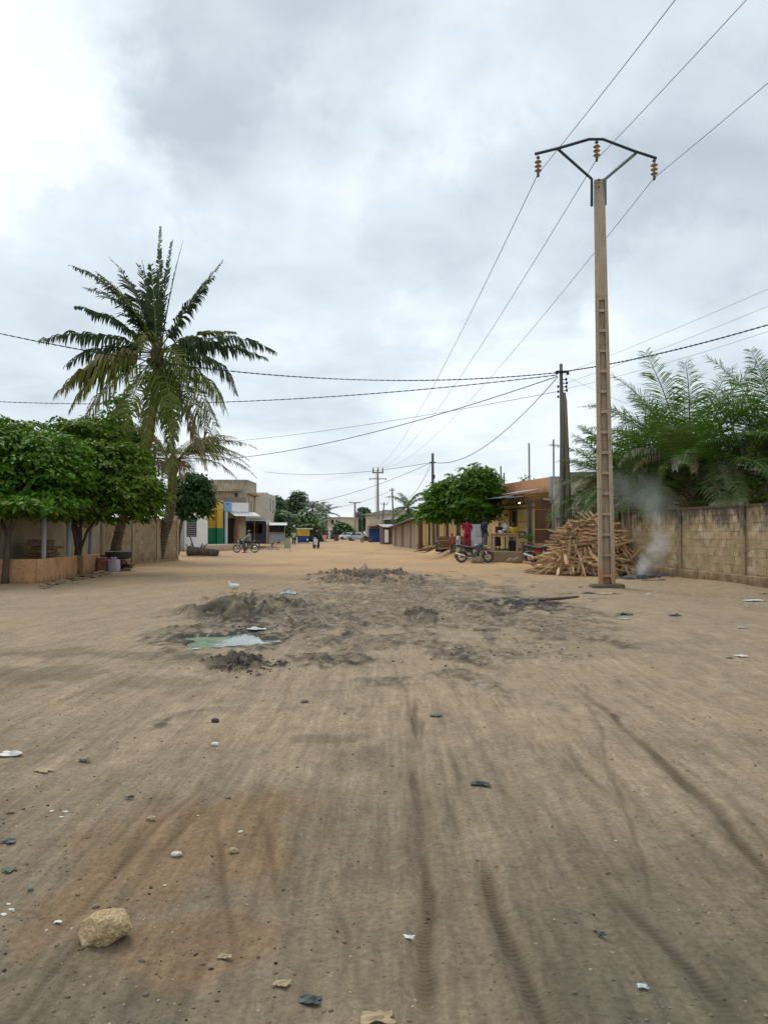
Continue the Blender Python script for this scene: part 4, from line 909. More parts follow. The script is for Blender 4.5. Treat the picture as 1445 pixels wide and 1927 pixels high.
for k in range(520):
    z = HH_ * rnd.random() ** 1.2 * .97; phi = rnd.uniform(-math.pi, math.pi); s_ = profile(z) * rnd.uniform(.3, .93)
    lg = log_mesh(rnd, rnd.uniform(.9, 1.4), .07); M = Matrix.Translation((math.cos(phi) * RX * s_, math.sin(phi) * RYY * s_, z)) @ Euler((rnd.uniform(-1, 1), rnd.gauss(0, .15), rnd.gauss(0, .7))).to_matrix().to_4x4()
    off = len(mb.v); mb.v += [tuple(M @ Vector(v)) for v in lg.v]; mb.f += [tuple(i + off for i in f) for f in lg.f]; mb.m += lg.m
mb.build('log_bulk', M_wood, pile)['kind'] = 'stuff'
for (u0, v0, u1, v1, w, Y) in ((1100, 1030, 1106, 1080, .11, 27.05), (1071, 985, 1080, 1002, .13, 27.3), (1072, 1020, 1069, 1052, .09, 27.05), (1064, 1008, 1082, 985, .10, 27.2), (1172, 1025, 1190, 1053, .13, 27.6), (1048, 1078, 1058, 1042, .09, 26.95), (1032, 1028, 1062, 1058, .06, 27.0), (1064, 1044, 1066, 1062, .14, 26.95)):
    a, b = at(u0, v0, Y + .25), at(u1, v1, Y - .05); m = MB(); d = (b - a).length
    m.tube([Vector((-d / 2, 0, 0)), Vector((0, .01, .01)), Vector((d / 2, 0, 0))], [w * .5, w * .62, w * .45], 4, flat=.45)
    o = m.build('log', M_wood, pile); mid = (a + b) / 2 - Vector((WC.x, WC.y, wz)); o.location = mid; o.rotation_euler = (b - a).to_track_quat('X', 'Z').to_euler()

# smouldering rubbish
fc = on(1218, 1089); M_ashm = surf('ash_and_char', (.035, .035, .038), (.12, .115, .11), (.30, .29, .28), scale=9, bump=1.0, rough=.95, island=.5)
rs = random.Random(6)
fire = thing('ash_heap', fc, 'smouldering heap of grey ash and charred rubbish at the foot of the block wall', 'ash heap')
for (dx, rx, ry, hh) in ((-.35, .55, .35, .16), (.45, .50, .32, .20), (.05, .95, .45, .08)):
    mb = MB(); rings = []
    top = mb.pt((dx, 0, hh))
    for q in range(1, 6):
        rr = q / 5; rings.append([mb.pt((dx + math.cos(w * math.pi / 11) * rx * rr * rs.uniform(.85, 1.15), math.sin(w * math.pi / 11) * ry * rr * rs.uniform(.85, 1.15), hh * (1 - rr ** 1.5) + rs.uniform(-.02, .035) - (.03 if q == 5 else 0))) for w in range(22)])
    for j in range(22): mb.face((top, rings[0][j], rings[0][(j + 1) % 22]))
    for a, b in zip(rings[:-1], rings[1:]):
        for j in range(22): mb.face((a[j], b[j], b[(j + 1) % 22], a[(j + 1) % 22]))
    mb.build('ash_mound', M_ashm, fire)
mb = MB()
for k in range(240):
    x, y = rs.gauss(0, .55), rs.gauss(0, .24); mb.cbox((x, y, max(0, .13 - .12 * abs(x)) * rs.random() + .02), (rs.uniform(.02, .10), rs.uniform(.02, .06), rs.uniform(.01, .04)), (rs.uniform(-.6, .6), rs.uniform(-.6, .6), rs.uniform(0, 3)))
mb.build('charred_bits', surf('charred_bits', (.03, .03, .032), (.10, .10, .10), scale=6, island=.9, rough=.95, dirt=(.5, .5, .52), dirt_lo=.6, dirt_hi=.64), fire)['kind'] = 'stuff'
def smoke(name, label, nodes, dens, seed, sc=2.2, power=1.0):
    """closed plume mesh whose density falls off towards its skin"""
    mb = MB(); nodes = [q if len(q) == 3 else (q[0], q[1], 1.0) for q in nodes]; pts = [Vector(p) for p, r, q in nodes]; mb.tube(pts, [r for p, r, q in nodes], 14)
    m, t = newmat(name + '_vapour'); geo = N(t, 'ShaderNodeNewGeometry'); P = geo.outputs['Position']
    wp_ = N(t, 'ShaderNodeVectorMath', {0: P, 1: SCALEV(t, N(t, 'ShaderNodeVectorMath', {0: NOISE(t, P, 1.6, 3, .6, col=True), 1: (.5, .5, .5)}, operation='SUBTRACT').outputs[0], (.5, .5, .5))}, operation='ADD').outputs[0]
    best = None
    for (p, r, k1), (p2, r2, k2) in zip(nodes[:-1], nodes[1:]):
        for s_ in (0, .5):
            c = Vector(p).lerp(Vector(p2), s_); rr = r + (r2 - r) * s_
            dd = N(t, 'ShaderNodeVectorMath', {0: wp_, 1: tuple(c)}, operation='DISTANCE').outputs['Value']
            f = N(t, 'ShaderNodeMapRange', {0: dd, 1: rr * .10, 2: rr * .95, 3: k1 + (k2 - k1) * s_, 4: 0.0}, interpolation_type='SMOOTHSTEP').outputs[0]
            best = f if best is None else MATH(t, 'MAXIMUM', best, f)
    n = RAMP(t, NOISE(t, SCALEV(t, P, (1, 1, .8)), sc, 5, .6, .8), [(.36, 0.02), (.66, 1.0)])
    pv = N(t, 'ShaderNodeVolumePrincipled', {'Color': (.93, .95, .98), 'Anisotropy': .45}); t.links.new(MATH(t, 'MULTIPLY', MATH(t, 'MULTIPLY', best, n), dens), pv.inputs['Density'])
    N(t, 'ShaderNodeOutputMaterial', {1: pv.outputs[0]})
    m.cycles.volume_step_rate = 1.0 if hasattr(m.cycles, 'volume_step_rate') else 1.0
    o = mb.build(name, m, smooth=True); tag(o, label, 'smoke', kind='stuff'); return o
f = fc
smoke('smoke', 'white smoke plume rising from the ash heap', [(f + Vector((-.32, 0, .04)), .34, 1.0), (f + Vector((-.10, .05, .36)), .42, .95), (f + Vector((.22, .0, .78)), .42, .75), (f + Vector((.46, -.05, 1.22)), .42, .5), (f + Vector((.50, 0, 1.66)), .46, .25), (f + Vector((.38, .15, 2.2)), .6, .12), (f + Vector((.15, .4, 2.7)), .7, .07)], 7.5, 1)
g = at(1225, 945, 26.3)
smoke('smoke', 'thin blue smoke veil drifting in front of the palm fronds', [(at(1262, 985, 25.0), .5), (at(1248, 955, 25.4), .75), (at(1222, 930, 25.9), .95), (at(1185, 920, 26.4), 1.05), (at(1140, 915, 26.8), .8)], .42, 2, sc=1.1)
# ================================================================== BUILDINGS, STALLS
class Frame:                             # local frame: s along the facade, n outward, z up
    def __init__(f, P0, P1):
        f.o = Vector((P0[0], P0[1], 0)); d = Vector((P1[0] - P0[0], P1[1] - P0[1], 0)); f.L = d.length; f.rz = math.atan2(d.y, d.x)
def facade(mb, L, z0, z1, y0, y1, holes=()):
    """wall slab from x 0..L with real openings (x0,x1,za,zb); front at y0, back at y1"""
    xs = sorted(set([0, L] + [h[0] for h in holes] + [h[1] for h in holes])); zs = sorted(set([z0, z1] + [h[2] for h in holes] + [h[3] for h in holes]))
    inh = lambda x, z: any(h[0] < x < h[1] and h[2] < z < h[3] for h in holes)
    for a, b in zip(xs[:-1], xs[1:]):
        for c, d in zip(zs[:-1], zs[1:]):
            if inh((a + b) / 2, (c + d) / 2): continue
            mb.poly([(a, y0, c), (b, y0, c), (b, y0, d), (a, y0, d)]); mb.poly([(b, y1, c), (a, y1, c), (a, y1, d), (b, y1, d)])
    def rev(a, b, c, d):
        mb.poly([(a, y0, c), (a, y0, d), (a, y1, d), (a, y1, c)]); mb.poly([(b, y0, c), (b, y1, c), (b, y1, d), (b, y0, d)])
        mb.poly([(a, y0, d), (b, y0, d), (b, y1, d), (a, y1, d)]); mb.poly([(a, y0, c), (a, y1, c), (b, y1, c), (b, y0, c)])
    for h in holes: rev(*h)
    rev(0, L, z0, z1)
    return mb
M_win = plain('dark_glass', (.02, .022, .025), .25, spec=.5)
M_inshade = plain('painted_interior_shade', (.03, .026, .022), .9)  # near-black colour stands in for the shade of unlit interiors
def house(name, label, P0, P1, depth, z0, H, mat, holes=(), side_holes=(), parapet=.0, frame_mat=None, pane=None, roof=None, side_mat=None, cat='house', shade=True, th=.18, end_holes=(), end_mat=None):
    """box house: front facade P0->P1 (outward = local -y), openings with recessed panes as window parts"""
    f = Frame(P0, P1); e = thing(name, (P0[0], P0[1], z0), label, cat, rz=f.rz); L = f.L
    facade(m := MB(), L, 0, H, 0, th, holes).build('front_wall', mat, e)
    def endwall(x, hs, mt, flip):
        m = MB(); m.M = Matrix.Translation((x, th + .002, 0)) @ Matrix.Rotation(math.pi / 2, 4, 'Z'); facade(m, depth - 2 * th - .004, 0, H, -th if not flip else 0, 0 if not flip else th, hs); m.build('side_wall', mt, e)
    endwall(0, side_holes, side_mat or mat, False); endwall(L, end_holes, end_mat or mat, True)
    m = MB(); m.box(0, L, depth - th, depth, 0, H); m.build('back_wall', mat, e)
    m = MB(); m.box(.01 + th, L - th - .01, th + .01, depth - th - .01, H - parapet - .2, H - parapet - .02); m.build('roof', roof or mat, e)
    for h in holes:
        w = MB(); a, b, c, d = h[:4]; t_ = .05
        w.box(a + .002, a + t_, .06, .11, c + .002, d - .002); w.box(b - t_, b - .002, .06, .11, c + .002, d - .002); w.box(a + t_ + .001, b - t_ - .001, .06, .11, d - t_, d - .002); w.box(a + t_ + .001, b - t_ - .001, .06, .11, c + .002, c + t_)
        wo = w.build('window' if c > .3 else 'door', frame_mat or M_dark, e); p = MB(); p.box(a + t_ * .6, b - t_ * .6, .085, .095, c + t_ * .6, d - t_ * .6); p.build('pane' if c > .3 else 'door_panel', pane or M_win, wo)
    for hs, x, sg in ((side_holes, 0, 1), (end_holes, L, -1)):
        for h in hs:
            w = MB(); y0_, y1_ = th + h[0], th + h[1]; xx = x + sg * .09
            w.box(xx - .02, xx + .02, y0_ + .002, y1_ - .002, h[2] + .002, h[3] - .002); w.build('window', pane or M_win, e)
    return e, L
def corrugated(mb, L, Wd, z0, z1, amp=.018, pitch=.09, th=.004, x0=0, y0=0, jit=None):
    n = max(2, int(L / pitch * 2)); rows = []
    for k in range(n + 1):
        x = x0 + L * k / n; w = amp * (1 if k % 2 else -1); rows.append((mb.pt((x, y0, z0 + w)), mb.pt((x, y0 + Wd, z1 + w)), mb.pt((x, y0, z0 + w - th)), mb.pt((x, y0 + Wd, z1 + w - th))))
    for a, b in zip(rows[:-1], rows[1:]):
        mb.face((a[0], b[0], b[1], a[1])); mb.face((a[2], a[3], b[3], b[2])); mb.face((a[0], a[2], b[2], b[0])); mb.face((a[1], b[1], b[3], a[3]))
    mb.face((rows[0][0], rows[0][1], rows[0][3], rows[0][2])); mb.face((rows[-1][0], rows[-1][2], rows[-1][3], rows[-1][1])); return mb
M_zinc = surf('zinc_sheet', (.36, .38, .40), (.25, .26, .27), (.20, .13, .085), scale=2.5, rough=.5, metal=.4, bump=.1, dirt=(.20, .11, .06), dirt_lo=.56, dirt_hi=.7)
M_zincw = surf('white_awning', (.66, .67, .66), (.55, .56, .55), scale=2, rough=.6, bump=.05)
M_ochre = surf('ochre_render', (.58, .33, .165), (.46, .25, .12), (.30, .18, .10), scale=1.6, bump=.4, rough=.95, dirt=(.25, .15, .085), dirt_lo=.54, dirt_hi=.68, low=((.22, .12, .06), .35, -.15))
M_render = surf('beige_render', (.44, .375, .27), (.36, .30, .21), scale=1.3, world=True, bump=.3, rough=.93, streak=(.22, .185, .135), top=((.20, .17, .125), 1.7, 2.6), low=((.28, .16, .085), .6, -.2))
M_lblock = surf('tan_block', (.37, .285, .175), (.29, .215, .13), (.19, .14, .085), scale=2.4, world=True, bump=.7, rough=.95, rnd=.13, top=((.13, .105, .075), 1.7, 2.6), low=((.22, .115, .055), .7, -.2))
M_lmort = surf('tan_mortar', (.35, .27, .165), (.27, .20, .125), scale=3, world=True, bump=.7, low=((.22, .115, .055), .7, -.2))
M_lplas = surf('tan_plaster', (.40, .32, .205), (.31, .24, .15), scale=2, world=True, bump=.4, low=((.24, .13, .065), .7, -.2), streak=(.22, .17, .11))
M_pipe = surf('grey_pvc', (.34, .35, .36), (.27, .28, .285), scale=3, bump=.05, rough=.6)
M_timber = surf('rough_timber', (.30, .19, .105), (.20, .12, .065), scale=3, stretch=(3, 3, .4), bump=.5, rough=.85)
M_timberl = surf('pale_timber', (.50, .34, .18), (.39, .25, .12), scale=3, stretch=(3, 3, .4), bump=.3, rough=.8)
M_ply = surf('brown_plywood', (.155, .075, .042), (.105, .05, .03), scale=2, stretch=(3, 3, .3), bump=.15, rough=.6)
# ---- long wall on the left side of the road
slab_wall('boundary_wall', 'beige rendered wall shaded behind the roadside shelter', (-14.6, 9, 0), (-12.62, 32.9, 0), 2.28, .16, M_render)
block_wall('block_wall', 'tan block wall with slim pillars behind the two leaning palm trunks', (-12.6, 33.1, 0), (-11.45, 41.2, 0), 2.22, [.12, 2.9, 5.6, 8.05], seed=5, side=-1, plinth=.15, mats=(M_lblock, M_lmort, M_lplas), bl=.40, bh=.20, gap=.016, face_jit=.003)
p = at(286, 1020, 37.5); m = MB(); m.lathe([(.07, 0), (.07, 2.35), (0, 2.36)], 10)
e = m.build('grey_pipe', M_pipe, smooth=True); e.location = (-11.98, 38.0, 0); tag(e, 'grey drain pipe standing against the tan block wall beside the ringed palm trunk', 'pipe')
# ---- roadside shelter under the trees
ke = thing('roadside_shelter', on(80, 1097), 'open roadside shelter with ochre low walls, grey pipe posts and a tin roof', 'shelter'); K0 = ke.location.copy()
bpy.context.view_layer.update()
def low_wall(P, Q, P2, H, nm='low_wall'):
    mb = MB(); a, b, c = Vector(P) - K0, Vector(Q) - K0, Vector(P2) - K0
    th = .16; d1 = (b - a).normalized(); n1 = Vector((d1.y, -d1.x, 0))
    if n1.dot(c - a) < 0: n1 = -n1
    for (u, v) in ((a, b),):
        mb.hexa([u, v, v + n1 * th, u + n1 * th], [x + Vector((0, 0, H)) for x in (u, v, v + n1 * th, u + n1 * th)])
    for x in mb.v[:]: pass
    o = mb.build(nm, M_ochre, ke); bevel(o, .02, 2); return o
c0 = Vector((-10.55, 23.0, -.1)); c1 = Vector((-11.15, 27.1, -.1)); c2 = Vector((-13.1, 22.9, -.1))
low_wall(c0, c1, c2, .84); low_wall(c0 + Vector((-.17, .0, 0)), c2, c1, .84)
c3, c4, c5 = Vector((-11.28, 28.0, -.1)), Vector((-11.30, 29.9, -.1)), Vector((-11.75, 28.0, -.1))
low_wall(c3, c4, c5, .80); low_wall(c3 + Vector((-.165, .0, 0)), c5, c4, .80)
for (x, y) in ((-10.95, 24.0), (-11.12, 26.3), (-11.5, 29.2)):
    mb = MB(); mb.lathe([(.075, .70), (.075, 2.36), (0, 2.37)], 12, c=Vector((x, y, 0)) - K0); mb.build('post', M_pipe, ke, smooth=True)
mb = MB(); mb.M = Matrix.Translation(Vector((-13.5, 22.4, 0)) - K0) @ Matrix.Rotation(R(82), 4, 'Z'); corrugated(mb, 7.6, -2.9, 2.62, 2.38, amp=.03, pitch=.16); mb.build('tin_roof', surf('rusty_tin', (.30, .19, .11), (.22, .12, .065), scale=2, bump=.1, rough=.6, metal=.2), ke)
mb = MB(); mb.M = Matrix.Translation(Vector((-10.75, 23.0, 0)) - K0) @ Matrix.Rotation(R(97), 4, 'Z'); mb.box(0, 7.0, -.05, .05, 2.26, 2.36); mb.build('roof_beam', M_timber, ke)
# sagging cloth
cl = MB(); nn = 9; g = []
A_, B_ = at(142, 962, 28.2), at(188, 966, 29.0)
for i in range(nn):
    row = []
    for j in range(nn):
        u, v = i / (nn - 1), j / (nn - 1); p = A_.lerp(B_, u) + Vector((0, -.12 * math.sin(v * 3.1), -v * (.42 + .22 * math.sin(u * 3.1))))
        p.x += .05 * math.sin(v * 7 + u * 5); p.y += .04 * math.sin(u * 11 + v * 4); row.append(cl.pt(p))
    g.append(row)
for i in range(nn - 1):
    for j in range(nn - 1): cl.face((g[i][j], g[i + 1][j], g[i + 1][j + 1], g[i][j + 1]))
o = cl.build('hanging_cloth', surf('faded_cloth', (.42, .33, .22), (.30, .225, .145), scale=4, bump=.3), smooth=True, fix=False); m_ = o.modifiers.new('thick', 'SOLIDIFY'); m_.thickness = .01
tag(o, 'faded tan cloth sagging from the tin roof of the shelter', 'cloth')
# stacked boards and bits inside
e = thing('board_stack', (-12.1, 26.6, 0), 'dark stack of boards and crates inside the roadside shelter', 'board stack'); rnd = random.Random(12)
for k in range(22):
    z = .12 * (k // 2); mb = MB(); mb.cbox((rnd.uniform(-.15, .15), rnd.uniform(-.3, .3) - .2 * (k % 2), z + .06), (rnd.uniform(.7, 1.0), rnd.uniform(1.2, 2.0) * (1 - .04 * k), .10), (0, 0, rnd.uniform(-.1, .1))); mb.build('board', M_timber, e)
def sack(name, P, label, cat, w, d, h, mat, seed, top=.5, rz=0.0, mats2=None):
    rnd = random.Random(seed); e = thing(name, P, label, cat, rz=rz); mb = MB(); prof = [(0, 0), (.90, .0), (1.0, .08), (1.02, .35), (1.0, .7), (.93, .93), (top, 1.0), (top * .5, .97)]; n = 16; rings = []
    for r_, z in prof:
        ring = []
        for j in range(n):
            a = 2 * math.pi * j / n; q = r_ * (1 + .10 * math.sin(a * 3 + seed) + rnd.uniform(-.05, .05)); cx_, sx_ = math.cos(a), math.sin(a)
            sq = 1 / max(abs(cx_), abs(sx_)) ** .6; ring.append(mb.pt((cx_ * q * w / 2 * sq, sx_ * q * d / 2 * sq, z * h + rnd.uniform(-.012, .012))))
        rings.append(ring)
    for a, b in zip(rings[:-1], rings[1:]):
        for j in range(n): mb.face((a[j], a[(j + 1) % n], b[(j + 1) % n], b[j]))
    mb.face(rings[-1]); mb.face(rings[0][::-1]); mb.build('bag', mat, e, smooth=True)
    for k in range(5):
        m = MB(); a = k * 1.3; c = Vector((math.cos(a) * w * .12, math.sin(a) * d * .12, h * .97)); m.tube([c, c + Vector((math.cos(a) * .06, math.sin(a) * .06, .10)), c + Vector((math.cos(a) * .10, math.sin(a) * .1, .07))], [.05, .03, .015], 5, flat=.4); m.build('ruffle', mat if not mats2 else mats2, e)
    return e
b = on(194, 1076); sack('rubbish_bag', (b.x, b.y, b.z - .02), 'bulging patterned red and brown bag tied in black beside the low wall', 'bag', .42, .34, .60, surf('patterned_bag', (.36, .06, .04), (.06, .05, .05), (.55, .42, .25), scale=6, rough=.5, bump=.2, dirt=(.30, .17, .08), dirt_scale=4), 2, mats2=M_dark)
b = on(213, 1076); sack('white_sack', (b.x, b.y + .1, b.z - .02), 'pale lilac woven sack standing between the patterned bag and the charcoal crate', 'sack', .42, .28, .50, surf('lilac_sack', (.52, .46, .56), (.45, .38, .49), scale=6, rough=.55, bump=.2, dirt=(.30, .25, .26), dirt_lo=.56, dirt_hi=.66), 5, top=.9)
b = on(233, 1074); e = thing('stacked_crate', (b.x, b.y, b.z), 'low pile of dark charred wood and stones under the round basin', 'wood pile'); rnd = random.Random(3)
for k in range(14):
    m = MB(); m.cbox((rnd.uniform(-.22, .22), rnd.uniform(-.15, .15), .05 + .085 * (k // 3)), (rnd.uniform(.25, .5), rnd.uniform(.06, .12), .08), (rnd.uniform(-.1, .1), rnd.uniform(-.1, .1), rnd.uniform(-.6, .6))); m.build('billet', M_timber if k % 3 else M_dark, e)
zt = .46
m = MB(); m.lathe([(.0, .0), (.34, .0), (.50, .06), (.52, .26), (.55, .30), (.50, .31), (.46, .27), (.44, .10), (0, .09)], 20)
o = m.build('basin', surf('black_basin', (.075, .065, .055), (.05, .045, .038), scale=5, bump=.3, rough=.7), smooth=True); o.location = (b.x - .25, b.y + .15, b.z + zt); tag(o, 'wide dark round basin resting on the charred wood by the palm trunk', 'basin')
# broken slabs on the ground before the low walls
M_stone = surf('flat_stone', (.34, .265, .18), (.25, .19, .125), (.18, .14, .10), scale=5, bump=.7, rough=.95, rnd=.2)
def stone_mesh(rnd, s=(1, 1, .5), name='stone', rough=.25, sub=1):
    import bmesh
    bm = bmesh.new(); bmesh.ops.create_icosphere(bm, subdivisions=sub, radius=.5)
    for v in bm.verts: v.co = Vector((v.co.x * s[0], v.co.y * s[1], v.co.z * s[2])) * (1 + rnd.uniform(-rough, rough))
    me = bpy.data.meshes.new(name); bm.to_mesh(me); bm.free(); return me
rnd = random.Random(22); SV = []
for k in range(8):
    me = stone_mesh(rnd, (1, .75, .28)); me.materials.append(M_stone); SV.append(me)
b0 = on(140, 1086); e = thing('slab_rubble', (b0.x, b0.y, b0.z), 'flat broken slabs and stones strewn before the ochre low walls', 'rubble')
for k in range(46):
    u, v = rnd.uniform(78, 204), 0; v = 1103 - (u - 75) * .19 + rnd.gauss(0, 3.5); p = on(u, v)
    o = bpy.data.objects.new('stone', SV[k % 8]); COL.objects.link(o); o.parent = e; s_ = rnd.uniform(.18, .55); o.scale = (s_, s_ * .8, s_ * .45); o.location = p - b0 + Vector((0, 0, .03)); o.rotation_euler = (rnd.gauss(0, .12), rnd.gauss(0, .12), rnd.uniform(0, 6))
# fallen plank + trunk
a, b = on(311, 1049), on(333, 1054); a.z += .45; m = MB(); d = b - a
m.tube([Vector((0, 0, 0)), d], [.30, .30], 4, flat=.12); o = m.build('leaning_board', M_timberl); o.location = a; tag(o, 'pale board propped on the ground against the tan wall end', 'board')
b = on(383, 1046); e = thing('fallen_log', (b.x, b.y, b.z), 'thick fallen dark log lying on the dirt before the white house', 'log'); rnd = random.Random(2)
m = MB(); m.tube([(-1.0, .1, .32), (-.6, .05, .30), (0, 0, .27), (.6, -.05, .22), (.98, -.08, .2)], [.36, .30, .27, .22, .21], 10, jit=.15, rnd=rnd); m.build('bole', M_bark, e)
for k, (x, dx, dz) in enumerate(((-.95, -.2, .35), (-.85, .05, .4), (-.6, -.42, 1.15), (-.2, .16, .42), (-.05, .3, .4), (-.75, -.3, .2))):
    m = MB(); m.tube([(x, 0, .4), (x + dx * .5, .05, .4 + dz * .55), (x + dx, 0, .4 + dz)], [.06, .045, .02], 5); m.build('branch_stub', M_bark, e)

# ---- left side of the road, further down -----------------------------------------
M_white = surf('whitewash', (.80, .79, .77), (.70, .69, .66), scale=1.6, world=True, bump=.15, low=((.40, .28, .18), .5, -.2), rough=.9)
M_greys = surf('cement_grey', (.36, .35, .33), (.29, .28, .26), scale=1.5, world=True, bump=.2, low=((.26, .17, .10), .6, -.2))
P0, P1 = gnd(345, 1037), gnd(391, 1036.5)
e, L = house('white_house', 'small whitewashed house with a dark louvred window behind the fallen log', P0, P1, 6, 0, 3.2, M_white, holes=[(.26, 1.08, 1.15, 2.75)], side_mat=M_greys, parapet=.3)  # grey side material puts the shade of that face into its colour
for k in range(9):
    m = MB(); m.cbox((.67, .035, 1.24 + k * .175), (.76, .05, .055), (.5, 0, 0)); m.build('louvre_slat', plain('louvre_grey', (.30, .32, .34), .5) if k == 0 else bpy.data.materials['louvre_grey'], e)
a, b = gnd(320, 1038), gnd(344.5, 1037.5); slab_wall('side_wall', 'plain wall in shade grey joining the white house', (a.x, a.y + .3, 0), (b.x, b.y + .3, 0), 3.0, .2, M_greys)  # grey here is the shade of the side face, painted on
PLT = .5
# shared front step
m = MB(); a, b = gnd(393, 1038), gnd(432, 1036); c = Vector((-12.6, 72, 0)); dpt = Vector((-7, 2, 0))
m.hexa([(a.x, a.y, -.2), (b.x, b.y, -.2), (c.x, c.y, -.2), (c.x - 8, c.y, -.2), ][:4], [(a.x, a.y, PLT), (b.x, b.y, PLT), (c.x, c.y, PLT), (c.x - 8, c.y, PLT)])
o = m.build('shop_terrace', surf('pale_cement', (.52, .44, .33), (.43, .35, .25), scale=1.5, bump=.2, low=((.42, .27, .15), .4, -.1))); tag(o, 'raised pale cement terrace in front of the painted shops', 'terrace')
def fpt(u, v, z): return gnd(u, v, z)
# green and yellow shop
M_yel = surf('yellow_paint', (.60, .36, .035), (.50, .30, .03), scale=2, bump=.1, rough=.7); M_grn = surf('green_paint', (.012, .19, .075), (.01, .15, .06), scale=2, bump=.1, rough=.6)
P0, P1 = at(388, 1000, 65), at(416, 1000, 66)
e = thing('painted_shop', (P0.x, 65, PLT), 'shop front painted yellow above green with a roller shutter', 'shop', rz=math.atan2(1, P1.x - P0.x) * .6); L = (P1 - P0).length
m = MB(); m.box(-.2, L, .5, 5, 0, 4.1); m.build('wall', M_render, e)
m = MB(); m.box(L - .50, L - .02, -.1, .498, 0, 1.4); m.build('lower_pillar', M_grn, e); m = MB(); m.box(L - .50, L - .02, -.1, .498, 1.403, 3.0); m.build('upper_pillar', M_yel, e)
m = MB(); m.box(.05, L - .52, .3, .496, 0.0, 1.4); m.build('lower_wall_band', M_grn, e); m = MB(); m.box(.05, L - .52, .3, .496, 2.35, 3.0); m.build('upper_wall_band', M_yel, e)
for k in range(10):
    m = MB(); m.box(.30, L - .54, .26, .292, .04 + k * .23, .22 + k * .23); m.build('shutter_slat', M_grn if k < 6 else M_yel, e)
m = MB(); m.box(L - 1.05, L + .02, -.14, .2, 3.01, 3.85); m.build('sign_box', surf('dusty_yellow', (.58, .42, .10), (.50, .36, .09), scale=2, rough=.7), e)
# blue and white shop
P0, P1 = at(416, 1000, 66), at(450, 1000, 68)
e = thing('painted_shop', (P0.x + .05, 66.2, PLT), 'shop with a pale blue and white fascia board and a dark open doorway', 'shop', rz=.5 * math.atan2(2, P1.x - P0.x)); L = (P1 - P0).length * .98
M_bluel = surf('pale_blue_paint', (.24, .42, .66), (.20, .36, .58), scale=2, rough=.6, bump=.05); M_brownp = surf('brown_paint', (.30, .13, .06), (.23, .10, .05), scale=2, rough=.7)
facade(MB(), L, 0, 4.2, .3, .5, [(.55, 1.25, .0, 2.3)]).build('wall', M_render, e)
m = MB(); m.box(.62, 1.2, .7, .72, 0, 2.3); m.build('door_curtain', surf('grey_curtain', (.10, .13, .17), (.07, .09, .12), scale=3, stretch=(6, 6, .3)), e); m = MB(); m.box(0, L, .52, 5, 0.02, 4.1); m.build('rear_volume', M_inshade, e)
for (x0, x1, mt) in ((.22, .36, M_bluel), (.362, .52, M_white), (1.28, 1.5, M_brownp), (-.1, .10, M_greys)):
    m = MB(); m.box(x0, x1, .0, .298, 0, 2.85); m.build('pillar', mt, e)
m = MB(); m.box(.15, .88, -.05, .29, 2.86, 3.75); m.build('fascia_board', M_bluel, e); m = MB(); m.box(.883, L + .15, -.05, .29, 2.86, 3.68); m.build('fascia_board', M_white, e)
m = MB(); m.lathe([(0, 0), (.07, .005), (.07, .012), (0, .014)], 10, axis='Y', c=(.50, -.065, 3.55)); m.build('fascia_emblem', M_dark, e)
m = MB(); m.M = Matrix.Rotation(0, 4, 'Z'); corrugated(m, 2.3, -1.5, 2.82, 2.46, x0=.7, y0=-.06); m.build('awning', M_zincw, e)
# two-storey house
house('two_storey_house', 'weathered beige two storey house with a parapet behind the painted shops', at(384, 1000, 75).xy, at(461, 1000, 74).xy, 9, 0, 6.85, M_render2 if 'M_render2' in globals() else M_render, holes=[(3.35, 3.62, 3.4, 5.5)], parapet=.7, end_holes=[(.3, 1.1, 3.9, 5.2), (2.3, 3.0, 3.9, 5.1), (4.2, 5.2, 3.6, 5.8)]) if False else None
M_oldr = surf('old_beige_render', (.54, .45, .325), (.43, .355, .25), (.32, .265, .19), scale=.9, world=True, bump=.3, streak=(.17, .14, .105), top=((.20, .175, .14), 5.0, 7.4))
A0, A1 = at(380, 1000, 73.5), at(465, 1000, 73.5); z_ = at(465, 902, 73).z
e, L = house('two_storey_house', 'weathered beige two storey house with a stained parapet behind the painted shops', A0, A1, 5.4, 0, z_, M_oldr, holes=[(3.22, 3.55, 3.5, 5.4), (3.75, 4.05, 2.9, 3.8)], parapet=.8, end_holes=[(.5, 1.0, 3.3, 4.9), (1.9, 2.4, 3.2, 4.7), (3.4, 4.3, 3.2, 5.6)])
m = MB(); m.box(-.2, 3.9, -.7, -.003, 5.55, 5.7); m.box(3.2, 4.1, -.9, -.702, 5.72, 5.86); m.build('window_hood', M_oldr, e); m = MB(); m.box(L + .003, L + .35, .1, 5.2, 5.25, 5.4); m.build('side_hood', surf('terracotta_edge', (.34, .20, .12), (.26, .15, .09)), e)
m = MB(); m.box(-.2, 3.2, -.5, -.003, 4.55, 4.68); m.build('ledge', M_oldr, e)
m = MB(); m.box(L - .10, L - .02, -.1, -.003, .5, 5.5); m.build('down_pipe', M_pipe, e)
A0, A1 = at(470, 1000, 97.5), at(506, 1000, 97.5); M_rawb = surf('raw_block_face', (.50, .465, .40), (.41, .375, .32), scale=1.5, world=True, bump=.3)
mk = M_rawb.node_tree; br = mk.nodes.new('ShaderNodeTexBrick')
e, L = house('block_house', 'unplastered grey block house of two storeys next to the beige house', A0, A1, 6, 0, at(500, 929, 97).z, M_rawb, parapet=.5, end_holes=[(.8, 1.6, 4.2, 6.0), (3.2, 4.2, 4.0, 5.8)])
rnd = random.Random(9); m = MB()
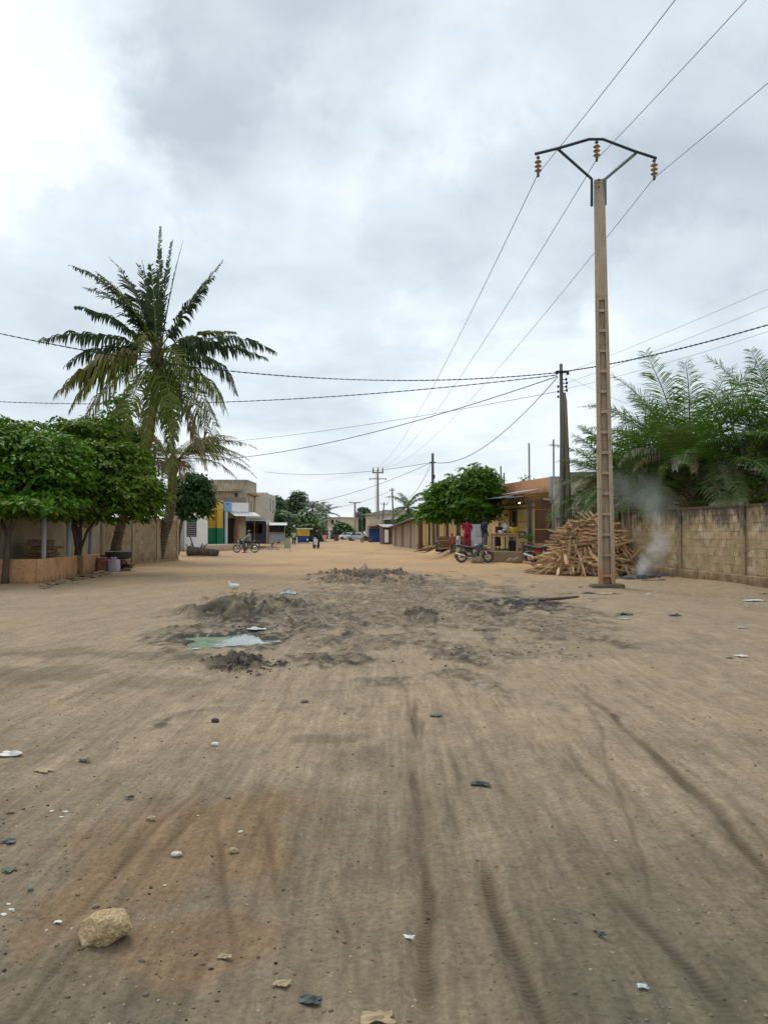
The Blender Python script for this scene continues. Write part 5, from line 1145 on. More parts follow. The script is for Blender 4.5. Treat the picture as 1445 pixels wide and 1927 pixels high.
for r_ in range(26):
    for k in range(6):
        x = .1 + k * .42 + (.21 if r_ % 2 else 0)
        if x + .4 < L: m.box(x, x + .39, -.02 - rnd.random() * .015, -.002, .1 + r_ * .255, .1 + r_ * .255 + .235)
m.build('block_courses', M_rawb, e)['kind'] = 'stuff'
# timber shack with canopy, tin kiosk
def shack(name, label, P, L, D, H, wall_m, roof_m, rz, posts=True, front=None, over=.9, slope=.25, zb=0, gridwin=False, cat='shack', counter=None, roof_t=None):
    e = thing(name, (P[0], P[1], zb), label, cat, rz=rz)
    m = MB(); m.box(0, L, D - .05, D, 0, H + slope); m.build('back_panel', wall_m, e)
    for x0 in (0, L - .05):
        m = MB(); m.hexa([(x0, .1, 0), (x0 + .05, .1, 0), (x0 + .05, D - .06, 0), (x0, D - .06, 0)], [(x0, .1, H), (x0 + .05, .1, H), (x0 + .05, D - .06, H + slope * .9), (x0, D - .06, H + slope * .9)]); m.build('side_panel', wall_m, e)
    m = MB()
    if gridwin: facade(m, L, 0, H, .04, .08, [(L * (.1 + .2 * k), L * (.1 + .2 * k) + L * .17, 1.0, 1.9) for k in range(4)])
    else: m.box(.051, L - .051, .04, .08, 0, counter or H)
    m.build('front_panel', front or wall_m, e)
    if counter:
        m = MB(); m.box(.06, L - .06, .3, .34, 0, H); m.build('inside_shade', M_inshade, e)  # near-black panel paints the shade behind the counter
        m = MB(); m.box(-.02, L + .02, -.22, .03, counter - .03, counter + .02); m.build('counter', M_timber, e)
    m = MB(); corrugated(m, L + .5, D + over, H - slope * over / D + .03, H + slope + .05, x0=-.25, y0=-over); m.build('tin_roof', roof_m, e)
    if posts:
        for x in (0.02, L * .5, L - .06):
            m = MB(); m.box(x, x + .08, -over + .05, -over + .13, 0, H - slope * over / D - .02); m.build('post', M_timber, e)
    return e
M_brnw = surf('brown_shed_timber', (.17, .10, .06), (.11, .065, .04), scale=2, stretch=(4, 4, .4), bump=.4); M_slate = surf('dark_blue_panel', (.05, .055, .075), (.035, .04, .055), scale=2, rough=.6)
p = at(450, 1000, 72); shack('timber_shack', 'brown timber shack with gridded windows beyond the rider', (p.x, 71.5), 2.7, 3.5, 2.25, M_brnw, M_zinc, .35, front=M_slate, gridwin=True, zb=.4, over=1.2)
p = at(474, 1000, 80); shack('timber_shack', 'low dark shack with a rusty canopy between the rider and the tin kiosk', (p.x, 79.5), 1.7, 3, 2.3, M_brnw, M_zinc, .3, front=M_slate, zb=.35, over=1.6)
p = at(503, 1000, 87); shack('tin_kiosk', 'grey tin kiosk with an open hatch and pale sheet roof', (p.x, 87), 2.05, 2.2, 2.0, surf('grey_tin', (.30, .34, .40), (.24, .275, .32), scale=2, rough=.5), M_zincw, .12, posts=False, counter=1.15, zb=.35, over=.5, cat='kiosk')
m = MB(); p = at(456, 985, 69.5); m.cbox((0, 0, 0), (.55, .06, .65)); o = m.build('shop_sign', M_white); o.location = p; tag(o, 'small white sign board hung over the timber shack canopy', 'sign')
for k in range(4):
    pass
p = at(480, 1000, 66); b = on(500, 1029); e = thing('bench', (b.x, b.y, b.z), 'rough low wooden bench before the tin kiosk', 'bench'); m = MB(); m.box(-.9, .9, -.2, .2, .34, .40); m.build('seat', M_timber, e)
for x in (-.7, .7): m = MB(); m.box(x - .05, x + .05, -.17, .17, 0, .338); m.build('leg', M_timber, e)
rnd = random.Random(31); SV2 = [stone_mesh(rnd, (1, .8, .5)) for _ in range(5)]
for s_ in SV2: s_.materials.append(M_stone)
b0 = on(495, 1034); e = thing('stone_heap', (b0.x, b0.y, b0.z), 'scatter of tan rubble stones along the shack fronts', 'rubble')
for k in range(40):
    p = on(rnd.uniform(478, 536), rnd.uniform(1029, 1035)); o = bpy.data.objects.new('stone', SV2[k % 5]); COL.objects.link(o); o.parent = e; s_ = rnd.uniform(.2, .6); o.scale = (s_, s_, s_ * .7); o.location = p - b0; o.rotation_euler = (0, 0, rnd.uniform(0, 6))
# A-board
M_board = surf('faded_green_board', (.30, .33, .20), (.24, .27, .17), scale=3, rough=.8, bump=.1); b = on(541, 1038); e = thing('sandwich_board', (b.x, b.y, b.z), 'faded green sandwich board on thin legs standing alone in the road', 'sign', rz=.15)
m = MB(); m.hexa([(-.24, -.20, .25), (.24, -.20, .25), (.24, -.17, .25), (-.24, -.17, .25)], [(-.20, -.01, 1.02), (.20, -.01, 1.02), (.20, .01, 1.02), (-.20, .01, 1.02)]); m.poly([(-.17, -.012, 1.02), (.17, -.012, 1.02), (.0, -.0, 1.12)]); m.build('panel', M_board, e)
for x in (-.25, .25):
    for y in (-.24, .24): m = MB(); m.tube([(x, y, 0), (x * .8, 0, 1.04)], .018, 4); m.build('leg', M_timberl, e)
# yellow and blue kiosk
b = on(571, 1022.5); e = thing('painted_kiosk', (b.x, b.y, b.z), 'small kiosk painted yellow above and deep blue below under a white roof', 'kiosk', rz=.1); M_blue = surf('deep_blue_paint', (.02, .06, .25), (.016, .05, .20), scale=2, rough=.5)
m = MB(); m.hexa([(-.72, -.5, .12), (.72, -.5, .12), (.72, .6, .12), (-.72, .6, .12)], [(-.85, -.62, .98), (.85, -.62, .98), (.85, .7, .98), (-.85, .7, .98)]); m.build('lower_body', M_blue, e)
m = MB(); m.box(-.84, .84, -.6, .68, 1.0, 1.85); m.build('upper_body', M_yel, e); m = MB(); m.box(-.95, 1.25, -.75, .85, 1.87, 2.03); m.build('roof', M_zincw, e)
for (x, y) in ((-.65, -.45), (.65, -.45), (-.65, .5), (.65, .5)): m = MB(); m.box(x - .05, x + .05, y - .05, y + .05, 0, .118); m.build('foot', M_dark, e)
m = MB(); m.box(.45, .62, -.572, -.562, .35, .8); m.build('painted_panel', M_white, e)
m = MB(); b2 = on(586, 1019); e = thing('parasol_stall', (b2.x, b2.y, b2.z), 'dark lean-to stall just behind the painted kiosk', 'stall'); m.M = None; corrugated(m, 3.6, 3.0, 1.9, 2.6, x0=-1.2, y0=-1.5); m.build('tin_roof', surf('dark_tin', (.10, .10, .10), (.07, .07, .07), metal=.2, rough=.6), e)
for x in (-1.1, .6, 2.2):
    for y in (-1.3, 1.2): m = MB(); m.tube([(x, y, 0), (x, y, 1.9 + (y + 1.5) * .22)], .06, 5); m.build('post', M_timber, e)
m = MB(); m.box(-1.0, 2.1, 0, .05, 0, 1.5); m.build('screen', M_brnw, e)
b = on(611, 1021); e = thing('pink_sign', (b.x, b.y, b.z), 'small pink and white sign on a post far down the road', 'sign'); m = MB(); m.hexa([(-.15, 0, .35), (.15, 0, .35), (.15, .04, .35), (-.15, .04, .35)], [(-.38, 0, 1.05), (.38, 0, 1.05), (.38, .04, 1.05), (-.38, .04, 1.05)]); m.build('panel', surf('pink_panel', (.65, .30, .26), (.6, .42, .38), scale=6), e); m = MB(); m.tube([(0, .02, 0), (0, .02, .36)], .04, 5); m.build('post', M_white, e)
b = on(633, 1018); e = thing('waste_drum', (b.x, b.y, b.z), 'dark drum with a lid on the far roadside before the garage doors', 'drum'); m = MB(); m.lathe([(0, 0), (.35, 0), (.38, .4), (.35, 1.0), (.30, 1.02), (0, 1.03)], 12); m.build('body', M_brnw, e); m = MB(); m.cbox((0, 0, 1.25), (.9, .7, .35)); m.build('lid_load', M_dark, e)
# far end: garages and two-storey house
A0, A1 = at(600, 1000, 158), at(662, 1000, 158); M_pale = surf('pale_house_paint', (.55, .49, .36), (.47, .41, .30), scale=1, world=True, streak=(.36, .31, .23))
e, L = house('garage_row', 'row of dark garage shutters between pale pillars at the road end', A0, A1, 5, -.2, 2.6, M_white, holes=[(.7, 2.0, .02, 2.1), (2.5, 3.3, .02, 2.1), (3.7, 5.5, .02, 2.1), (5.9, 6.6, .02, 2.1)], pane=M_slate)
for k in range(0): pass
A0, A1 = at(615, 1000, 170), at(645, 1000, 168)
e, L = house('two_storey_house', 'pale cream two storey house above the far garage doors', A0, A1, 7, 0, at(630, 975, 168).z, M_pale, holes=[(1.1, 1.9, 3.2, 4.3), (2.4, 2.9, 3.2, 4.2)], parapet=.0)
m = MB(); m.box(-.2, L + .3, -.3, 7.2, at(630, 975, 168).z + .003, at(630, 975, 168).z + .25); m.build('roof_slab', M_greys, e)
A0, A1 = at(645.5, 1000, 170), at(662, 1000, 172)
e, L = house('house_annex', 'grey annex with one dark balcony opening beside the cream house', A0, A1, 7, 0, at(650, 979, 170).z, M_greys, holes=[(.35, 1.6, 2.0, 3.4)])
A0, A1 = at(688, 1000, 128), at(726, 1000, 122)
e, L = house('beige_house', 'plain beige house with a slanting roof line behind the blue shack', A0, A1, 8, 0, at(700, 969, 126).z, M_pale, holes=[(2.6, 2.95, 3.2, 3.7)])
zr = at(700, 969, 126).z; m = MB(); m.hexa([(-.3, -.4, zr + .003), (L + .3, -.4, zr + .003), (L + .3, 8, zr + .003), (-.3, 8, zr + .003)], [(-.3, -.4, zr + .1), (L + .3, -.4, zr + .75), (L + .3, 8, zr + .75), (-.3, 8, zr + .1)]); m.build('sloped_roof', M_greys, e)
p = at(674, 971, 175); e = thing('water_tank', (p.x, 175, 0), 'dark round water tank on a stilted stand far down the road', 'water tank'); m = MB(); m.lathe([(0, p.z - .5), (1.0, p.z - .5), (1.05, p.z), (1.0, p.z + .7), (.4, p.z + 1.0), (0, p.z + 1.05)], 14); m.build('tank', plain('black_plastic', (.06, .07, .08), .5), e, smooth=True)
for (x, y) in ((-.9, -.9), (.9, -.9), (-.9, .9), (.9, .9)): m = MB(); m.box(x - .08, x + .08, y - .08, y + .08, 0, p.z - .62); m.build('leg', M_gpole, e)
m = MB(); m.box(-1.1, 1.1, -1.1, 1.1, p.z - .615, p.z - .505); m.build('platform', M_gpole, e)
# right side shacks
p0, p1 = at(695, 1000, 112), at(713, 1000, 110); e = shack('blue_shack', 'deep blue painted plank shack behind the slim power pole', (p0.x, 111), 1.6, 2.5, 2.1, M_blue, M_timber, .1, posts=False, over=.6, slope=.35); e['category'] = 'shack'
for k in range(6): m = MB(); m.box(.08 + k * .25, .08 + k * .25 + .235, .015, .036, .02, 2.08); m.build('plank', M_blue, e)
m = MB(); m.box(-.1, 1.7, -.5, 1.8, 2.55, 3.4); m.build('upper_store', M_pale, e)
p0 = at(742, 1000, 90); e = shack('dark_stall', 'dark stall hung with a white cloth beside the corrugated shed', (at(722, 1000, 92).x, 92), 1.3, 2.4, 2.2, M_brnw, M_zinc, .2, over=.9, counter=.9, cat='stall')
m = MB()
for k in range(8):
    x0, x1 = .1 + k * .06, .1 + (k + 1) * .06; y0, y1 = -.95 + .03 * math.sin(k * 1.7), -.95 + .03 * math.sin((k + 1) * 1.7); m.poly([(x0, y0, .25), (x1, y1, .25), (x1, y1, 1.8), (x0, y0, 1.8)])
m.M = None; o = m.build('white_cloth', M_white); o.location = e.location; tag(o, 'white cloth hanging at the front of the dark stall', 'cloth'); o.modifiers.new('t', 'SOLIDIFY').thickness = .01
A0, A1 = at(738, 1000, 84), at(788, 1000, 66)
M_shed = surf('patched_shed_tin', (.33, .29, .215), (.27, .225, .16), scale=1.2, stretch=(3, 3, .5), bump=.2); M_shed2 = surf('red_brown_tin', (.20, .10, .065), (.15, .08, .05), scale=1.2, stretch=(3, 3, .5))
f = Frame(A0, A1); e = thing('corrugated_shed', (A0.x, A0.y, 0), 'long patched tin shed with a slanting zinc roof on the street edge', 'shed', rz=f.rz); L = f.L; rnd = random.Random(7)
x = 0; k = 0
while x < L - .1:
    w = min(rnd.choice([.9, 1.3, 1.8]), L - x); h0 = 2.0 + .75 * x / L
    m = MB(); m.hexa([(x, 0, 0), (x + w - .02, 0, 0), (x + w - .02, .04, 0), (x, .04, 0)], [(x, 0, h0), (x + w - .02, 0, h0 + .04), (x + w - .02, .04, h0 + .04), (x, .04, h0)]); m.build('tin_panel', M_shed2 if k % 4 == 2 else M_shed, e)
    for q in range(int(w / .16)):
        pass
    x += w; k += 1
m = MB(); n = int(L / .15)
rows = []
for k in range(n + 1):
    x = L * k / n; zz = 2.12 + .75 * x / L + (.02 if k % 2 else -.02); rows.append((m.pt((x, -.7, zz - .12)), m.pt((x, 2.6, zz + .35)), m.pt((x, -.7, zz - .125)), m.pt((x, 2.6, zz + .345))))
for a, b in zip(rows[:-1], rows[1:]): m.face((a[0], b[0], b[1], a[1])); m.face((a[2], a[3], b[3], b[2])); m.face((a[0], a[2], b[2], b[0]))
m.build('zinc_roof', M_zinc, e)
m = MB(); m.box(0, L, 2.5, 2.55, 0, 2.4); m.build('back_panel', M_shed, e)
m = MB(); m.box(L + .005, L + .05, 0, 2.6, 0, 2.8); m.build('end_panel', M_shed2, e)
for k in range(8): m = MB(); m.cbox((L * (.5 + .06 * k), -.02 + rnd.uniform(0, .5), 2.62 + .045 * k), (.5, .3, .12), (rnd.uniform(-.1, .1), .05, rnd.uniform(-.5, .5))); m.build('weight_stone', M_shed2, e)
p0 = at(745, 1000, 99); 
A0, A1 = at(722, 1000, 104), at(765, 1000, 99); e, L = house('low_house', 'low green walled house with a pale blue tin roof behind the shed', A0, A1, 6, 0, 3.2, surf('dull_green_wall', (.06, .09, .065), (.05, .07, .05)), roof=M_zinc); m = MB(); corrugated(m, L + 1, 7, 3.25, 3.9, x0=-.5, y0=-.6, pitch=.3, amp=.03); m.build('blue_tin_roof', surf('blue_tin', (.24, .31, .43), (.19, .25, .35), rough=.5, metal=.2), e)
# yellow frontage under the street tree
A0, A1 = at(795, 1000, 66), at(905, 1000, 53); M_cream = surf('cream_yellow_paint', (.60, .47, .24), (.52, .40, .20), scale=1.2, bump=.15, low=((.38, .22, .11), .9, .2), streak=(.40, .31, .17))
f = Frame(A0, A1); hs = [(1.5, 2.2, .1, 2.3), (3.6, 4.5, .1, 2.3), (6.0, 6.8, .1, 2.3), (8.4, 9.4, .1, 2.3), (11.4, 12.4, .1, 2.3), (13.6, 14.2, .1, 2.3)]; hs = [h for h in hs if h[1] < f.L - .2]
e, L = house('cream_shop_row', 'cream yellow shop row with brown doors behind the street tree', A0, A1, 5, .3, 2.9, M_cream, holes=hs, pane=M_ply)
m = MB(); corrugated(m, L, 6, 2.95, 3.5, y0=-1.0, pitch=.25); m.build('tin_roof', M_zinc, e)
for x in (1.0, 3.2, 5.4, 7.8, 10.4): m = MB(); m.box(x, x + .14, -.9, -.76, 0, 2.88); m.build('veranda_post', M_cream, e)
# ---- tailor's shop ---------------------------------------------------------------
PZ = .56
M_plat = surf('cement_platform', (.36, .265, .16), (.28, .20, .12), (.20, .145, .09), scale=1.8, bump=.5, dirt=(.16, .115, .07), dirt_lo=.55, dirt_hi=.7)
m = MB(); m.hexa([(4.6, 38.75, -.3), (9.3, 38.5, -.3), (9.3, 48, -.3), (4.3, 48, -.3)], [(4.65, 38.8, PZ), (9.3, 38.55, PZ), (9.3, 48, PZ), (4.35, 48, PZ)]); o = m.build('cement_platform', M_plat); bevel(o, .04, 2); tag(o, 'raised cement platform with a chipped front edge under the tailor stall', 'platform')
S0, S1 = Vector((8.95, 40.2, PZ)), Vector((6.95, 48.0, PZ)); f = Frame(S0, S1); L = f.L
ts = thing('tailor_shop', S0, 'tailor shop with an orange parapet, yellow front and brown wooden side panel', 'shop', rz=f.rz)
M_orange = surf('orange_parapet', (.66, .33, .17), (.56, .27, .135), (.44, .27, .17), scale=1.4, bump=.2, dirt=(.32, .20, .12), dirt_lo=.54, dirt_hi=.68); M_yelw = surf('warm_yellow_wall', (.76, .56, .24), (.68, .49, .20), scale=1.5, bump=.1)
H1, H2 = 3.15, 3.98
facade(MB(), L, 0, H1, .0, -.16, [(4.3, 5.1, .02, 2.3)]).build('front_wall', M_yelw, ts)
m = MB(); m.box(-.02, L, -.22, .03, H1 + .003, H2); m.build('parapet', M_orange, ts); m = MB(); m.box(-.30, -.023, -.5, .06, -.2, H2 + .02); m.build('corner_pier', M_greys, ts)
m = MB(); m.box(-.62, -.31, -.9, .0, -.6, H2 - .02); m.build('rear_side_wall', M_greyw, ts)
m = MB(); m.box(0, L, -4, -.24, H1 - .1, H1); m.build('roof', M_greys, ts)
m = MB(); m.box(4.31, 5.09, -.12, -.08, .03, 2.29); m.build('doorway_shade', M_inshade, ts)  # dark slab filling the doorway as painted shade
for (x0, x1, z0, z1) in ((4.18, 4.298, 0, 2.4), (5.102, 5.2, 0, 2.4), (4.3, 5.1, 2.302, 2.4)): m = MB(); m.box(x0, x1, .003, .05, z0, z1); m.build('door_frame', M_ply, ts)
M_shut = surf('yellow_shutter', (.80, .60, .26), (.70, .52, .21), scale=2, rough=.6, bump=.05); M_shutd = plain('shutter_groove', (.16, .10, .04), .7)
for sx in (1.95, 2.95):                   # panelled metal shutters folded open on the front
    m = MB(); m.box(sx, sx + .97, .01, .04, .05, 2.35); so = m.build('shutter', M_shut, ts)
    for k in range(4):
        for (z0, z1) in ((.12, .75), (.82, 1.55), (1.62, 2.28)): m = MB(); m.box(sx + .06 + k * .225, sx + .06 + k * .225 + .19, .041, .06, z0, z1); m.build('panel', M_shut, so)
    for (z0, z1) in ((.76, .80), (1.57, 1.60)): m = MB(); m.box(sx + .01, sx + .96, .041, .075, z0, z1); m.build('shutter_bar', M_shutd, so)
m = MB(); m.box(.1, L, .02, .05, 2.36, 2.42); m.build('rail', M_ply, ts)
# awning on iron brackets
m = MB(); m.hexa([(.05, .03, H1 - .06), (L, .03, H1 - .06), (L, 1.95, H1 - .30), (.05, 1.45, H1 - .22)], [(.05, .03, H1 - .02), (L, .03, H1 - .02), (L, 1.95, H1 - .26), (.05, 1.45, H1 - .18)]); m.build('awning_deck', M_timber, ts)
m = MB(); corrugated(m, L - 2.2, 1.7, H1 + .02, H1 - .22, x0=2.2, y0=.35, amp=.02, pitch=.12); m.build('awning_sheet', surf('blue_grey_sheet', (.22, .30, .34), (.18, .24, .28), rough=.5, metal=.3), ts)
m = MB(); m.hexa([(-.05, .25, H1 + .22), (3.6, .25, H1 + .22), (3.6, 1.2, H1 + .0), (-.05, 1.2, H1 + .04)], [(-.05, .25, H1 + .25), (3.6, .25, H1 + .25), (3.6, 1.2, H1 + .03), (-.05, 1.2, H1 + .07)]); m.build('gutter_sheet', M_zinc, ts)
m = MB(); m.tube([(.05, 1.45, H1 - .24), (L, 1.95, H1 - .33)], .05, 4); m.build('awning_edge_beam', M_dark, ts)
m = MB(); m.tube([(.1, 1.3, H1 - .62), (L - 1, 1.7, H1 - .70)], .025, 4); m.build('truss_rail', M_dark, ts)
for k in range(5): x = .3 + k * 1.6; m = MB(); m.tube([(x, 1.42, H1 - .28), (x, 1.34, H1 - .64)], .018, 4); m.tube([(x, .05, H1 - .4), (x, 1.34, H1 - .64)], .018, 4); m.build('truss_strut', M_dark, ts)
def wp3(u, v, Y): return at(u, v, Y)
def T2L(p): return (Matrix.Translation(S0) @ Matrix.Rotation(f.rz, 4, 'Z')).inverted() @ p
M_darkp = surf('dark_grey_pillar', (.10, .105, .10), (.07, .072, .07), scale=3, bump=.3)  # dark grey tone over the whole pillar
# wooden side screen facing the road, its posts and drain pipe
sc_ = thing('plywood_screen', Vector((8.02, 39.75, PZ)), 'brown plywood screen in two tiers beside the tailor shop, with a pale corner post', 'screen', rz=-.02)
for (x0, x1, z0, z1) in ((.03, .44, 1.15, 2.2), (.445, .90, 1.15, 2.2), (.03, .44, .42, 1.13), (.445, .90, .42, 1.13), (.03, .90, 2.22, 2.75)): m = MB(); m.box(x0, x1, 0, .03, z0, z1); m.build('panel', M_ply, sc_)
for z in (1.14, .36, .24): m = MB(); m.box(.0, .92, -.05, -.003, z - .03, z + .03); m.build('crossbar', M_timberl, sc_)
m = MB(); m.box(-.06, .0, -.06, .03, -.1, 2.2); m.build('post', M_timberl, sc_); m = MB(); m.box(-.30, -.10, .1, .4, -.1, 2.75); m.build('pillar', M_darkp, sc_)
m = MB(); m.tube([(.96, -.12, -.3), (.94, -.12, 2.55), (.80, -.12, 2.72), (.45, -.12, 2.76)], .045, 7); o = m.build('drain_pipe', M_pipe, smooth=True); o.location = (8.02, 39.75, PZ); tag(o, 'white grey drain pipe down the side of the tailor shop', 'pipe')
# bulb
p = at(977, 947, 42.0); e = thing('light_bulb', p, 'small lit white bulb hanging under the tailor shop awning', 'lamp'); m = MB(); m.ball((0, 0, 0), (.04, .04, .055), 10, 8); m.build('glass', plain('lit_bulb', (.9, .9, .85), .4, emit=(1, .97, .9), es=14), e, smooth=True); m = MB(); m.lathe([(.03, .06), (.035, .13), (.0, .14)], 8); m.tube([(0, 0, .13), (0, 0, .6)], .008, 4); m.build('cord', M_dark, e)
# thin posts on the roofs
for (u, v0, v1, Y, lab) in ((943, 930, 877, 48, 'thin grey roof post, nearer the street tree'), (949, 930, 890, 48.4, 'thin grey roof post paired close to another by the street tree'), (996, 925, 834, 44, 'tall thin steel post above the orange parapet'), (1042, 960, 827, 42, 'tall steel post beside the wooden service poles')):
    a, b = at(u, v0, Y), at(u - 1, v1, Y); a.z -= 1.0; m = MB(); m.tube([Vector((0, 0, 0)), b - a], .055, 6); o = m.build('steel_post', M_pipe); o.location = a; tag(o, lab, 'post')
p = at(1041, 880, 42.3); a = at(1048, 880, 42.3)
# planks on the ground
b = on(815, 1039); e = thing('plank_stack', (b.x, b.y, b.z), 'sprawling stack of long rough planks under the street tree', 'planks'); rnd = random.Random(14)
for k in range(34):
    z = .05 + .055 * (k // 4); L_ = rnd.uniform(1.6, 3.4) * (1 - .012 * k); m = MB(); m.cbox((0, 0, 0), (L_, rnd.uniform(.12, .26), .045)); o = m.build('plank', M_timber if k % 3 else M_timberl, e)
    o.location = (rnd.uniform(-.3, .9) + .025 * k, rnd.uniform(-.7, .7), z + .12); o.rotation_euler = (rnd.gauss(0, .05), -.09 + rnd.gauss(0, .03), rnd.gauss(.05, .18))
b = on(830, 1024); p = Vector((4.6, 44.5, gz(4.6, 44.5))); e = thing('log_stack', p, 'stack of sawn logs behind the two children', 'logs')
for k in range(20):
    m = MB(); m.tube([(-.9, 0, 0), (.1, .03, .02), (.9, 0, 0)], [rnd.uniform(.05, .10) for _ in range(3)], 7); o = m.build('log', M_timber if k % 3 else M_timberl, e); o.location = (rnd.uniform(-.1, .1) - .5, .17 * (k % 4) - .3, .1 + .15 * (k // 4)); o.rotation_euler = (0, 0, rnd.gauss(0, .06))
p = Vector((3.75, 48, 0)); p.z = gz(p.x, p.y); e = thing('tyre_stack', p, 'black drum and tyres standing beside the plank stack', 'drum'); 
for k in range(3): m = MB(); m.lathe([(.20, -.09), (.40, -.11), (.46, -.05), (.46, .05), (.40, .11), (.20, .09), (.20, -.09)], 16, c=(0, 0, .12 + .225 * k)); m.build('tyre', M_dark, e, smooth=True)
# ================================================================== VEHICLES
M_tyre = surf('tyre_rubber', (.03, .028, .026), (.05, .042, .034), scale=6, rough=.9, dirt=(.22, .12, .07), dirt_scale=5, dirt_lo=.5, dirt_hi=.7)
M_rust = surf('dusty_tyre', (.12, .065, .045), (.075, .045, .035), scale=6, rough=.95)
M_chrome = plain('chrome', (.65, .65, .66), .22, metal=.9)
M_blk = plain('black_paint', (.02, .025, .032), .3, coat=.4); M_gun = plain('blue_grey_paint', (.055, .08, .105), .35, coat=.4); M_red = plain('red_trim', (.36, .02, .02), .4); M_eng = plain('engine_metal', (.13, .135, .14), .45, metal=.6)
M_seat = plain('seat_vinyl', (.055, .065, .075), .6); M_silver = plain('silver_paint', (.50, .53, .56), .3, metal=.3, coat=.5); M_wht = plain('white_plastic', (.72, .73, .74), .35); M_lens = plain('lamp_glass', (.55, .58, .6), .15)
def wheel(e, c, r, w, mt, rim_m, spokes=5, disc=True):
    m = MB(); m.lathe([(r - .075, -w * .42), (r - .02, -w * .5), (r, -w * .25), (r, w * .25), (r - .02, w * .5), (r - .075, w * .42), (r - .075, -w * .42)], 26, axis='Y', c=c); wo = m.build('wheel', mt, e, smooth=True)
    m = MB(); m.lathe([(r - .078, -w * .30), (r - .078, w * .30), (r - .115, w * .24), (r - .115, -w * .24), (r - .078, -w * .30)], 26, axis='Y', c=c); m.lathe([(0, -.055), (.05, -.055), (.05, .055), (0, .055)], 12, axis='Y', c=c)
    for k in range(spokes):
        a = 2 * math.pi * k / spokes; d = Vector((math.cos(a), 0, math.sin(a))); m.tube([Vector(c) + d * .04, Vector(c) + d * (r - .10)], [.024, .016] if spokes < 8 else .006, 4)
    m.build('rim', rim_m, wo)
    if disc: m = MB(); m.lathe([(.06, 0), (.13, 0), (.13, .006), (.06, .006), (.06, 0)], 20, axis='Y', c=(c[0], c[1] - .06, c[2])); m.build('brake_disc', M_chrome, wo)
def motorcycle(P, rz, label, body, trim, tyre, rim, group=None, pipes=True, box=False, lean=.10):
    """faces local +x; wheelbase 1.33"""
    e = thing('motorcycle', P, label, 'motorcycle', rz=rz); e.rotation_euler = (lean, 0, rz)
    wheel(e, (-.66, 0, .305), .305, .115, tyre, rim); wheel(e, (.67, 0, .30), .30, .10, tyre, rim)
    m = MB(); m.tube([(-.66, .09, .305), (-.15, .09, .36)], [.03, .04], 6); m.tube([(-.66, -.09, .305), (-.15, -.09, .36)], [.03, .04], 6); m.build('swingarm', M_blk, e)
    m = MB(); m.tube([(.42, 0, .92), (.30, 0, .72), (.22, 0, .38), (-.12, 0, .30), (-.2, 0, .62), (-.3, 0, .74)], .032, 6); m.tube([(.42, 0, .90), (-.1, 0, .74), (-.85, 0, .80)], .03, 6); m.build('frame', M_blk, e)
    for s in (-1, 1):
        m = MB(); m.tube([(.67, s * .085, .30), (.56, s * .085, .60)], .028, 7); m.tube([(.56, s * .085, .58), (.44, s * .085, .96)], .02, 7); m.build('fork_leg', M_chrome, e, smooth=True)
        m = MB(); m.tube([(-.52, s * .11, .40), (-.42, s * .11, .70)], .035, 7); m.build('shock', trim, e)
        m = MB(); m.tube([(.40, s * .26, 1.06), (.47, s * .33, 1.22)], .008, 5); m.ball((.47, s * .36, 1.25), (.018, .065, .042), 8, 6); m.build('mirror', M_chrome if s < 0 else M_blk, e)
        m = MB(); m.tube([(.50, s * .10, .84), (.50, s * .20, .84)], .02, 6); m.build('indicator', plain('amber_lens', (.6, .25, .03), .3) if 'amber_lens' not in bpy.data.materials else bpy.data.materials['amber_lens'], e)
    m = MB(); m.tube([(.34, -.38, 1.02), (.42, -.20, 1.06), (.44, 0, 1.0), (.42, .20, 1.06), (.34, .38, 1.02)], .015, 6); m.build('handlebar', M_blk, e)
    for s in (-1, 1): m = MB(); m.tube([(.33, s * .40, 1.015), (.37, s * .28, 1.04)], .022, 7); m.build('grip', M_seat, e)
    # tank: swept body
    m = MB(); prof = [(-.12, .06, .74, .05), (-.04, .13, .80, .10), (.12, .17, .845, .14), (.28, .165, .85, .14), (.38, .10, .84, .10), (.42, .03, .83, .04)]; rings = []
    for x, w, z, h in prof: rings.append([m.pt((x, math.cos(a) * w, z + math.sin(a) * h)) for a in [2 * math.pi * j / 12 for j in range(12)]])
    for a, b in zip(rings[:-1], rings[1:]):
        for j in range(12): m.face((a[j], a[(j + 1) % 12], b[(j + 1) % 12], b[j]))
    m.face(rings[0][::-1]); m.face(rings[-1]); m.build('fuel_tank', body, e, smooth=True)
    for s in (-1, 1):
        m = MB(); m.hexa([(.10, s * .15, .66), (.46, s * .16, .60), (.46, s * .12, .62), (.10, s * .12, .66)], [(.06, s * .17, .82), (.44, s * .19, .80), (.44, s * .12, .82), (.06, s * .12, .84)]); m.build('tank_shroud', body, e)
        m = MB(); m.hexa([(-.40, s * .11, .58), (-.10, s * .13, .50), (-.10, s * .09, .50), (-.40, s * .09, .58)], [(-.50, s * .13, .74), (-.10, s * .15, .72), (-.10, s * .09, .72), (-.50, s * .09, .74)]); m.build('side_panel', trim, e)
    m = MB(); prof = [(-.86, .06, .93, .03), (-.62, .11, .86, .045), (-.35, .13, .80, .05), (-.12, .12, .79, .05), (-.05, .07, .81, .03)]; rings = []
    for x, w, z, h in prof: rings.append([m.pt((x, math.cos(a) * w, z + math.sin(a) * h)) for a in [2 * math.pi * j / 10 for j in range(10)]])
    for a, b in zip(rings[:-1], rings[1:]):
        for j in range(10): m.face((a[j], a[(j + 1) % 10], b[(j + 1) % 10], b[j]))
    m.face(rings[0][::-1]); m.face(rings[-1]); m.build('seat', M_seat, e, smooth=True)
